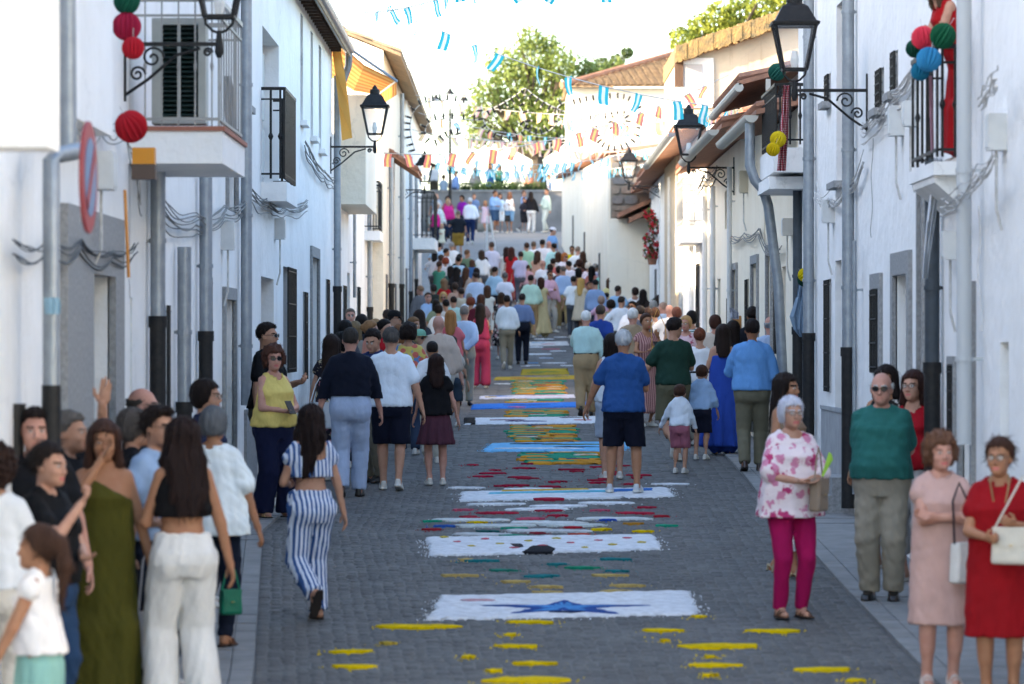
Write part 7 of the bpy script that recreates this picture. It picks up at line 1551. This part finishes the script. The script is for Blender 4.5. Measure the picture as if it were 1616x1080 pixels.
def carpet(label, corners, col, fills=(), seed=0):
    c = gp(sum(p[0] for p in corners)/4, sum(p[1] for p in corners)/4); t = tag(empty('sawdust_carpet', c), label, 'sawdust carpet', 'sawdust carpets down the street'); patch(t, corners, col, .026, 'sawdust_base', .026, seed)
    for i, (cc, pts) in enumerate(fills): patch(t, pts, cc, .032+.002*(i % 3), 'sawdust_motif', .012, seed+i)
    return t
def el(x, y, w_, h_): return [(x+w_/2*math.cos(a), y+h_/2*math.sin(a)) for a in np.linspace(0, 2*math.pi, 10)[:-1]]
def qd(x0, x1, y0, y1, sl=0): return [(x0+sl, y0), (x1+sl, y0), (x1, y1), (x0, y1)]
WHT = '#e6e9ee'
def st(x, y, a, b): return [(x+(a if k % 2 == 0 else a*.36)*math.sin(k*math.pi/5), y-(b if k % 2 == 0 else b*.40)*math.cos(k*math.pi/5)) for k in range(10)]
carpet('white sawdust carpet with blue bird like motif nearest the viewer', [(697, 944), (1088, 936), (1101, 972), (674, 981)], WHT, [('#2b4f96', st(890, 965, 150, 12)), ('#4f92d2', st(890, 965, 92, 9)), ('#c89aa0', el(755, 954, 60, 2)), ('#18243f', el(895, 972, 60, 2))], 1)
carpet('white sawdust carpet with black figure and red specks', [(674, 851), (1030, 847), (1047, 869), (680, 880)], WHT, [('#26262b', [(842, 866), (868, 867), (878, 872), (872, 876), (825, 876)]), ('#33333a', [(806, 864), (822, 864), (828, 869), (815, 870)])]+[('#c8606c' if i % 2 else '#c8b44a', el(700+i*22.3, 853+((i*7) % 18), 14, 1.6)) for i in range(15)], 2)
carpet('white sawdust carpet striped with yellow, aqua and red', [(728, 779), (1055, 772), (1062, 786), (726, 793)], WHT, [('#d8b24a', [(790, 778), (930, 775), (932, 777), (790, 780)]), ('#6fc3dc', [(770, 782), (960, 778), (962, 781), (770, 784)]), ('#3f7ac8', [(960, 777), (1030, 775), (1030, 778), (960, 781)]), ('#b02a44', el(866, 791, 50, 2))], 3)
carpet('light blue sawdust carpet with dark outlines by the blue polo man', [(776, 702), (1000, 699), (985, 713), (761, 714)], '#7cc0ec', [('#22324a', el(845, 704, 90, 1.2)), ('#6a7a4a', el(905, 705, 110, 1.6)), ('#e6e9ee', el(850, 711.5, 150, 1.2)), ('#22324a', el(910, 709, 80, 1.2))], 4)
carpet('white speckled sawdust carpet with a black end', [(736, 662), (962, 659), (964, 669), (733, 671)], WHT, [('#1c1b1e', qd(733, 750, 662, 671)), ('#7a4a50', el(800, 666, 60, 1)), ('#4a4a7a', el(830, 668, 70, 1)), ('#b84a54', el(920, 666, 30, 1)), ('#4a4a50', el(900, 662, 40, .8))], 5)
carpet('bright blue sawdust carpet under the mint shirt man', [(746, 640), (928, 636), (932, 643), (744, 647)], '#2f7fe0', [('#233a7a', el(830, 642, 80, .9)), ('#d87a9a', el(815, 645, 30, .8))], 6)
carpet('narrow white and pink sawdust carpet far up the middle', [(758, 627), (905, 624.5), (908, 629), (757, 631)], '#d8d6e2', [('#d6a0a8', el(860, 627, 70, .8)), ('#3f7ac8', el(790, 628, 40, .8)), ('#d8b84a', el(775, 629.3, 20, .6))], 7)
carpet('olive yellow sawdust carpet far up the middle', [(824, 584), (895, 583), (898, 592), (822, 593)], '#b0992c', [('#3f7a4a', el(860, 589, 50, 1)), ('#2e6a4a', el(845, 591, 30, .8)), ('#d8b83c', el(870, 586, 40, .8))], 8)
carpet('yellow bordered sawdust strip crossing the street far up', [(782, 597), (912, 594), (914, 599), (780, 601)], '#c8a83a', [('#3a6a5a', el(880, 597, 40, .7)), ('#b8604a', el(820, 599, 30, .7)), ('#8a86a0', el(850, 597, 50, .6))], 9)
carpet('pale sawdust carpet beyond the walking men', [(832, 541), (895, 540), (898, 546), (830, 547)], '#dcd8d4', [('#b84a54', el(865, 545, 25, .7)), ('#6aa0c0', el(850, 543, 25, .6))], 10)
# green and orange brick strips between the carpets
rr = random.Random(21)
for lb, y0, y1, x0, x1 in (('green and orange sawdust strip below the light blue carpet', 716, 734, 826, 950), ('green and orange sawdust strip between the speckled and light blue carpets', 673, 699, 803, 908), ('green and orange sawdust strip between the blue and speckled carpets', 649, 659, 800, 896), ('green sawdust strip with pale dots far up', 602, 623, 810, 890), ('green sawdust strip under the bright blue carpet', 632, 637, 800, 885)):
    t = tag(empty('sawdust_strip', gp((x0+x1)/2, (y0+y1)/2)), lb, 'sawdust carpet', 'sawdust carpets down the street'); d1, d0 = feetd(y0), feetd(y1); d = d0; k = 0
    while d < d1-.1:
        e = min(d+.36, d1); fx = FPX/d; xa, xb = (x0-CX)/fx, (x1-CX)/fx; m_ = xa+(xb-xa)*rr.uniform(.3, .7); cs = ('#d8962c', '#2f9a78', '#c88a2a', '#2a8a6c')
        for a, b, c in ((xa+rr.uniform(-.05, .1), m_-.03, cs[k % 4]), (m_+.03, xb+rr.uniform(-.1, .05), cs[(k+1+rr.randrange(2)) % 4])):
            patch(t, [(a, d-.02, 0), (b, d-.02, 0), (b, e+.02, 0), (a, e+.02, 0)], c, .024, 'sawdust_brick', .045, k, True)
        if rr.random() < .5: xq = rr.uniform(xa, xb-.3); patch(t, [(xq, d+.1, 0), (xq+.3, d+.1, 0), (xq+.3, d+.2, 0), (xq, d+.2, 0)], rr.choice(('#3a3f78', '#d8d4c8', '#b86a4a')), .031, 'sawdust_motif', .02, k, True)
        d = e; k += 1
def dabs(label, lst):
    t = tag(empty('sawdust_pattern', gp(lst[0][0], lst[0][1])), label, 'sawdust pattern', 'loose sawdust patterns down the street')
    for i, (x, y, w_, c) in enumerate(lst):
        p = gp(x, y); ww = w_*p.y/FPX; hh = max(.10, min(ww*.42, .30)); ang = rr.uniform(-.2, .2); n = 12; pts = []
        for k in range(n): a = 2*math.pi*k/n; r_ = rr.uniform(.85, 1.1); u, v = ww/2*math.cos(a)*r_, hh/2*math.sin(a)*r_; pts.append((p.x+u*math.cos(ang)-v*math.sin(ang), p.y+u*math.sin(ang)+v*math.cos(ang), 0))
        patch(t, pts, c, .022, 'sawdust_dab', .02, i, True)
Y_ = '#e0bf00'
dabs('bright yellow sawdust dabs nearest the viewer', [(655, 992, 135, Y_), (553, 1032, 70, Y_), (560, 1055, 80, Y_), (838, 985, 80, Y_), (815, 1023, 70, Y_), (842, 1050, 72, Y_), (832, 1077, 150, Y_), (740, 1040, 20, Y_), (805, 1005, 18, Y_), (780, 1062, 20, Y_), (1046, 998, 65, Y_), (1048, 1014, 15, Y_), (1132, 1023, 145, Y_), (1120, 1040, 18, Y_), (1125, 1053, 80, Y_), (1222, 999, 85, Y_), (1298, 1060, 90, Y_), (1122, 1069, 20, Y_), (1102, 976, 20, Y_), (612, 1018, 26, '#b8a040'), (1350, 1078, 40, Y_)])
BG, TL_ = '#c2a866', '#23787e'
dabs('beige and teal sawdust dabs between the two white carpets', [(727, 911, 60, BG), (762, 888, 52, TL_), (880, 893, 32, TL_), (920, 899, 55, '#1f8a6a'), (970, 885, 55, TL_), (975, 904, 36, TL_), (815, 921, 50, BG), (855, 912, 60, TL_), (863, 929, 50, BG), (866, 938, 46, BG), (960, 911, 52, BG), (990, 927, 56, BG), (973, 936, 52, BG), (795, 903, 48, '#2c7a6a'), (735, 886, 20, BG)])
dabs('many coloured sawdust dabs above the black figure carpet', [(682, 825, 32, '#1f9a7a'), (702, 833, 32, '#2c5cb0'), (682, 838, 32, '#a02430'), (755, 827, 32, Y_), (768, 841, 36, '#1d5a5a'), (812, 836, 42, '#1f9a7a'), (905, 835, 28, '#b02434'), (950, 838, 36, Y_), (960, 823, 28, '#3058b8'), (1000, 829, 30, '#b8822a'), (1052, 832, 34, '#1f9a7a'), (1042, 817, 28, '#b02434'), (1015, 841, 34, Y_), (850, 844, 30, '#8a2434'), (810, 848, 46, '#1f8a70'), (915, 846, 30, '#c04a34'), (740, 818, 26, '#a02434')])
dabs('white sawdust lines above the black figure carpet', [(740, 823, 120, '#d8dcdc'), (860, 827, 130, '#d8dcdc'), (970, 821, 120, '#d8dcdc'), (780, 832, 130, '#c8d0d0'), (900, 831, 110, '#c8d0d0'), (860, 840, 150, '#c8ccd0'), (760, 846, 100, '#c8ccd0')])
dabs('pink and red sawdust dabs below the striped carpet', [(730, 807, 28, '#c85a74'), (785, 812, 64, '#b02440'), (868, 808, 46, '#b02440'), (948, 808, 30, '#c85a74'), (1000, 812, 64, '#b02440'), (1022, 803, 32, '#b02440'), (745, 820, 28, '#b02440'), (840, 821, 50, '#c4506a'), (880, 816, 32, '#b02440')])
dabs('white sawdust lines under the striped carpet', [(780, 798, 90, WHT), (880, 801, 100, WHT), (960, 796, 90, WHT), (850, 806, 110, WHT), (735, 772, 60, WHT), (1060, 766, 60, WHT), (835, 774, 80, WHT)])
dabs('crimson sawdust dabs scattered before the light blue carpet', [(rr.uniform(736, 1015), y, rr.uniform(16, 46), rr.choice(('#a81c3c', '#b02440', '#9a2038'))) for y in (734, 736, 739, 741, 744, 746, 749, 752, 754, 756, 758, 760, 762, 764, 766, 768, 770, 737, 743, 751, 757, 763, 769, 747, 755)])
dabs('white and pale sawdust patches far up the middle', [(840, 578, 22, WHT), (875, 574, 40, WHT), (862, 566, 24, '#b8c4d8'), (850, 560, 40, WHT), (880, 555, 24, WHT), (845, 549, 30, WHT), (870, 552, 30, '#b86a74'), (795, 607, 32, WHT), (830, 579, 16, WHT), (895, 578, 22, WHT), (838, 574, 26, '#6aa0d0'), (858, 536, 30, WHT), (885, 533, 20, WHT)])
dabs('green and orange sawdust patches high on the slope', [(822, 470, 26, '#5ac08a'), (820, 455, 24, '#58b894'), (821, 440, 22, '#d8a03c'), (820, 425, 20, '#4fb88a'), (823, 412, 18, '#d8b04c')])
# ---------------------------------------------------------------- bags, phones and other carried things
def bag(label, x, y, d, w_, h_, dep, col, rot=0, strap=None, flap=None, X=None):
    p = P(x, y, d); t = tag(empty('handbag', p), label, 'bag', 'bags carried by people'); t.rotation_euler = (0, 0, rad(rot)); F = Field((-w_/2, -dep/2, -h_), (w_/2, dep/2, 0), .009)
    X_, Y1, Z_ = F.grid(); r_ = .02; qx = np.abs(X_)-w_/2+r_+(Z_+h_/2)*.06; qy = np.abs(Y1)-dep/2+r_; qz = np.abs(Z_+h_/2)-h_/2+r_
    F.g = (np.sqrt(np.maximum(qx, 0)**2+np.maximum(qy, 0)**2+np.maximum(qz, 0)**2)+np.minimum(np.maximum(np.maximum(qx, qy), qz), 0)-r_).astype(np.float32); a, b = F.mesh()
    m_ = mat('bag_'+col, col, .5, tuple(v*.85 for v in lin(col)), 8, .2, 60); link('body', npmesh('body', a, b, m_), t)
    MB().prism([(-w_*.47, 0), (w_*.47, 0), (w_*.40, -h_*.45), (0, -h_*.58), (-w_*.40, -h_*.45)], 'y', -dep/2-.006, -dep/2+.004).build('flap', m_, t)
    MB().lathe([(.012, 0), (.012, .006)], (0, -dep/2-.008, -h_*.5), 8, None).build('clasp', mat('brass', (.5, .36, .14), .3, metal=.9), t)
    if strap: MB().tube([(-w_*.45, 0, -.01)]+[tuple(Vector(q)) for q in strap]+[(w_*.45, 0, -.01)], .007, 6).build('strap', m_ if flap is None else cloth(flap), t, True)
bag('white handbag with dark strap at the side of the pale pink dress', 1524, 856, 23.4, .20, .25, .09, '#d6d2cc', 35, [(-.06, .05, .25), (0, .06, .36), (.06, .05, .25)], '#20202a')
bag('pale shoulder bag on the lady in the red dress', 1598, 832, 22.6, .24, .22, .08, '#c9c2b4', -20, [(-.02, .02, .16), (.05, .05, .30), (.10, .08, .31), (.12, .05, .18)])
bag('taupe handbag held by the lady in the pink floral blouse', 1292, 755, 27.7, .16, .24, .09, '#8d7a68', 60, [(-.03, 0, .16), (0, 0, .22), (.03, 0, .16)])
bag('mustard envelope bag on the wine patterned dress', 1041, 546, 57.7, .26, .18, .05, '#b88a3c', 15, [(-.12, .05, .3), (-.02, .06, .55), (.1, .05, .3)])
bag('green handbag beside the woman in the loose white blouse', 364, 930, 25.6, .14, .17, .09, '#0f6e52', 20, [(-.03, 0, .12), (0, 0, .17), (.03, 0, .12)])
bag('pale grey bag hanging by the olive dress', 236, 965, 23.0, .15, .34, .08, '#b9b6b8', 10, [(-.04, 0, .3), (0, 0, .42), (.04, 0, .3)])
bag('black shoulder bag of the woman in denim shorts', 801, 340, 155.6, .24, .26, .1, '#15151a', 0, [(-.05, 0, .4), (0, 0, .55), (.05, 0, .4)])
bag('white tote bag held beside the dark floral dress on the left', 505, 635, 43.4, .26, .30, .08, '#cfd2d4', 20, [(-.05, 0, .2), (0, 0, .28), (.05, 0, .2)])
def phone(label, key, sx, off=(0, -.02, .05)):
    q = PE[key]; p = q['M'] @ Vector(tuple(q['Wr'][sx]+(q['Wr'][sx]-q['El'][sx])/np.linalg.norm(q['Wr'][sx]-q['El'][sx])*.10+np.array(off))); t = tag(empty('phone', p), label, 'phone', 'phones in hands'); t.rotation_euler = (rad(-35), 0, q['root'].rotation_euler.z)
    MB().box(-.037, .037, -.004, .004, -.075, .075).build('phone_case', mat('phone_black', (.012, .012, .014), .3), t); MB().box(-.034, .034, .0042, .005, -.07, .07).build('screen', mat('phone_glass', (.03, .035, .045), .08, spec=.7), t)
phone('dark phone in the hand of the woman in yellow', 'yellow', 1); phone('phone held by the girl in striped crop top', 'stripes', 1); phone('phone held by the woman in the wine patterned dress', 'pattern', -1)
# green fan of the grey haired lady
t = tag(empty('hand_fan', P(1298, 752, 27.5)), 'bright green folded fan held by the grey haired lady', 'fan'); t.rotation_euler = (0, rad(18), 0)
for k in range(4): MB().prism([(-.008, 0), (.008, 0), (.018+.006*k, .17-.01*k), (-.012+.008*k, .18-.012*k)], 'y', -.006+.004*k, -.003+.004*k).build('fan_blade', mat('fan_green', (.30, .52, .05), .6), t)
# necklace of the lady in red
q = PE['reddress']; pts = [(.055*math.cos(a)*1.0, -.118-.035*max(0, math.sin(-a+0)), 1.32-.14*(1-abs(math.cos(a)))*1.2) for a in np.linspace(0, math.pi, 15)]
o = MB().tube([(-.05, -.03, 1.335), (-.055, -.085, 1.28), (-.035, -.122, 1.17), (0, -.13, 1.08), (.035, -.122, 1.17), (.055, -.085, 1.28), (.05, -.03, 1.335)], .005, 5).lathe([(.004, -.02), (.02, 0), (.004, .02)], (0, -.132, 1.06), 8).build('necklace', mat('old_gold', (.30, .20, .09), .4, metal=.6), q['root'], True)
# stroller by the blue dress
t = tag(empty('stroller', (2.60, 52.2, gz(52.2))), 'dark stroller pushed in front of the royal blue dress', 'stroller')
for sx in (-1, 1):
    for yy_ in (-.32, .32): MB().lathe([(.06, -.02), (.11, -.018), (.11, .018), (.06, .02)], (sx*.24, yy_, .11), 14, Matrix.Rotation(rad(90), 4, 'Y')).build('wheel', BLACKI, t, True)
    MB().tube([(sx*.24, .32, .11), (sx*.22, 0, .5), (sx*.2, -.45, 1.0)], .014, 6).tube([(sx*.24, -.32, .11), (sx*.22, .05, .48)], .014, 6).build('frame', GALV, t)
MB().tube([(-.2, -.45, 1.0), (.2, -.45, 1.0)], .016, 6).build('handle', BLACKI, t); MB().prism([(-.15, .42), (.32, .40), (.36, .48), (-.08, .52), (-.28, .92), (-.36, .90)], 'x', -.2, .2).build('seat', cloth('#1c1f28'), t)
MB().prism([(-.36, .88), (-.30, 1.04), (-.12, 1.12), (.08, 1.06), (.05, 1.02), (-.12, 1.06), (-.24, .98)], 'x', -.21, .21).build('hood', cloth('#22252e'), t)
# folded white barrier on the slope
t = tag(empty('folded_barrier', P(775, 392, 141)), 'white folded wooden barrier leaning on the slope', 'barrier'); t.location.z = gz(141)
for sx in (-1, 1): MB().bar((sx*.16, 0, 0), (sx*.05-.1, .1*sx, 1.25), .06, .04).build('board', PVC, t)
MB().bar((-.15, 0, .5), (.1, 0, .5), .05, .03).build('crossbar', PVC, t)
# cloths on the walls
def drape(label, pts, d, m, name='hanging_cloth', amp=.03):
    """strip of cloth: list of (x left, x right, y) rows"""
    l0 = P(pts[0][0], pts[0][2], d); t = tag(empty(name, l0), label, 'cloth'); B = MB(); n = 8; rows = []
    for i, (xa, xb, y) in enumerate(pts): rows.append([P(xa+(xb-xa)*k/n, y, d+amp*math.sin(k*1.9+i*.8))-l0 for k in range(n+1)])
    for i in range(len(rows)-1):
        for k in range(n): B.quad(rows[i][k], rows[i][k+1], rows[i+1][k+1], rows[i+1][k])
    B.build('fabric', m, t, True)
drape('red and white crochet cloth hanging from the lacy balcony', [(1236, 1246, 135), (1233, 1245, 180), (1230, 1243, 225), (1226, 1240, 270)], 43.4, cloth('#d8cdd0', 'check', '#a02a3c'))
drape('white cloth hanging below the right balcony', [(1474, 1486, 250), (1468, 1482, 300), (1462, 1476, 350), (1458, 1468, 400), (1456, 1464, 440)], 29.6, cloth('#d4d8de'))
drape('pale blue cloth tied to the right drainpipe', [(1262, 1272, 440), (1256, 1272, 470), (1246, 1272, 500), (1252, 1268, 520), (1262, 1268, 532)], 44.5, cloth('#8ea6bd'))
drape('pale lilac cloth tied farther along the right wall', [(1151, 1156, 486), (1152, 1166, 494), (1152, 1166, 501), (1158, 1166, 504)], 56, cloth('#b9bccb'))
drape('blue plastic scrap taped to the near left drainpipe', [(70, 94, 470), (70, 96, 482), (71, 95, 496)], 21.9, cloth('#a9cfe2'), amp=.01)
drape('sheer curtain cloth beside the near left balcony', [(352, 366, 120), (354, 370, 165), (356, 372, 205)], 30.6, cloth('#b9bcc4'))
drape('pink cloth strip beside the right balcony', [(1466, 1471, 120), (1467, 1473, 170), (1469, 1474, 240)], 28.9, cloth('#c79aa8'), amp=.01)
# flower pots on the wall near the bend
t = tag(empty('hanging_flowers', (3.70, 98, 5.6)), 'red and white hanging flowers on the wall near the bend', 'flowers'); rr = random.Random(8)
cs = [(rr.uniform(-.25, 0), rr.uniform(-.5, .5), rr.uniform(-.6, .5), .15) for _ in range(14)]; V, Q = leaf_cloud(cs, 500, .06, 31); link('leaves', npmesh('leaves', V, Q, LEAF3, smooth=False), t); V, Q = leaf_cloud(cs, 500, .055, 32); link('blossom', npmesh('blossom', V, Q, mat('red_blossom', (.55, .02, .04), .6, trans=.2), smooth=False), t); V, Q = leaf_cloud(cs[:7], 220, .06, 33); link('white_blossom', npmesh('white_blossom', V, Q, mat('white_blossom', (.7, .7, .7), .6), smooth=False), t)
MB().lathe([(.1, -.8), (.16, -.5)], (-.12, 0, 0), 10).build('pot', TERRA, t)
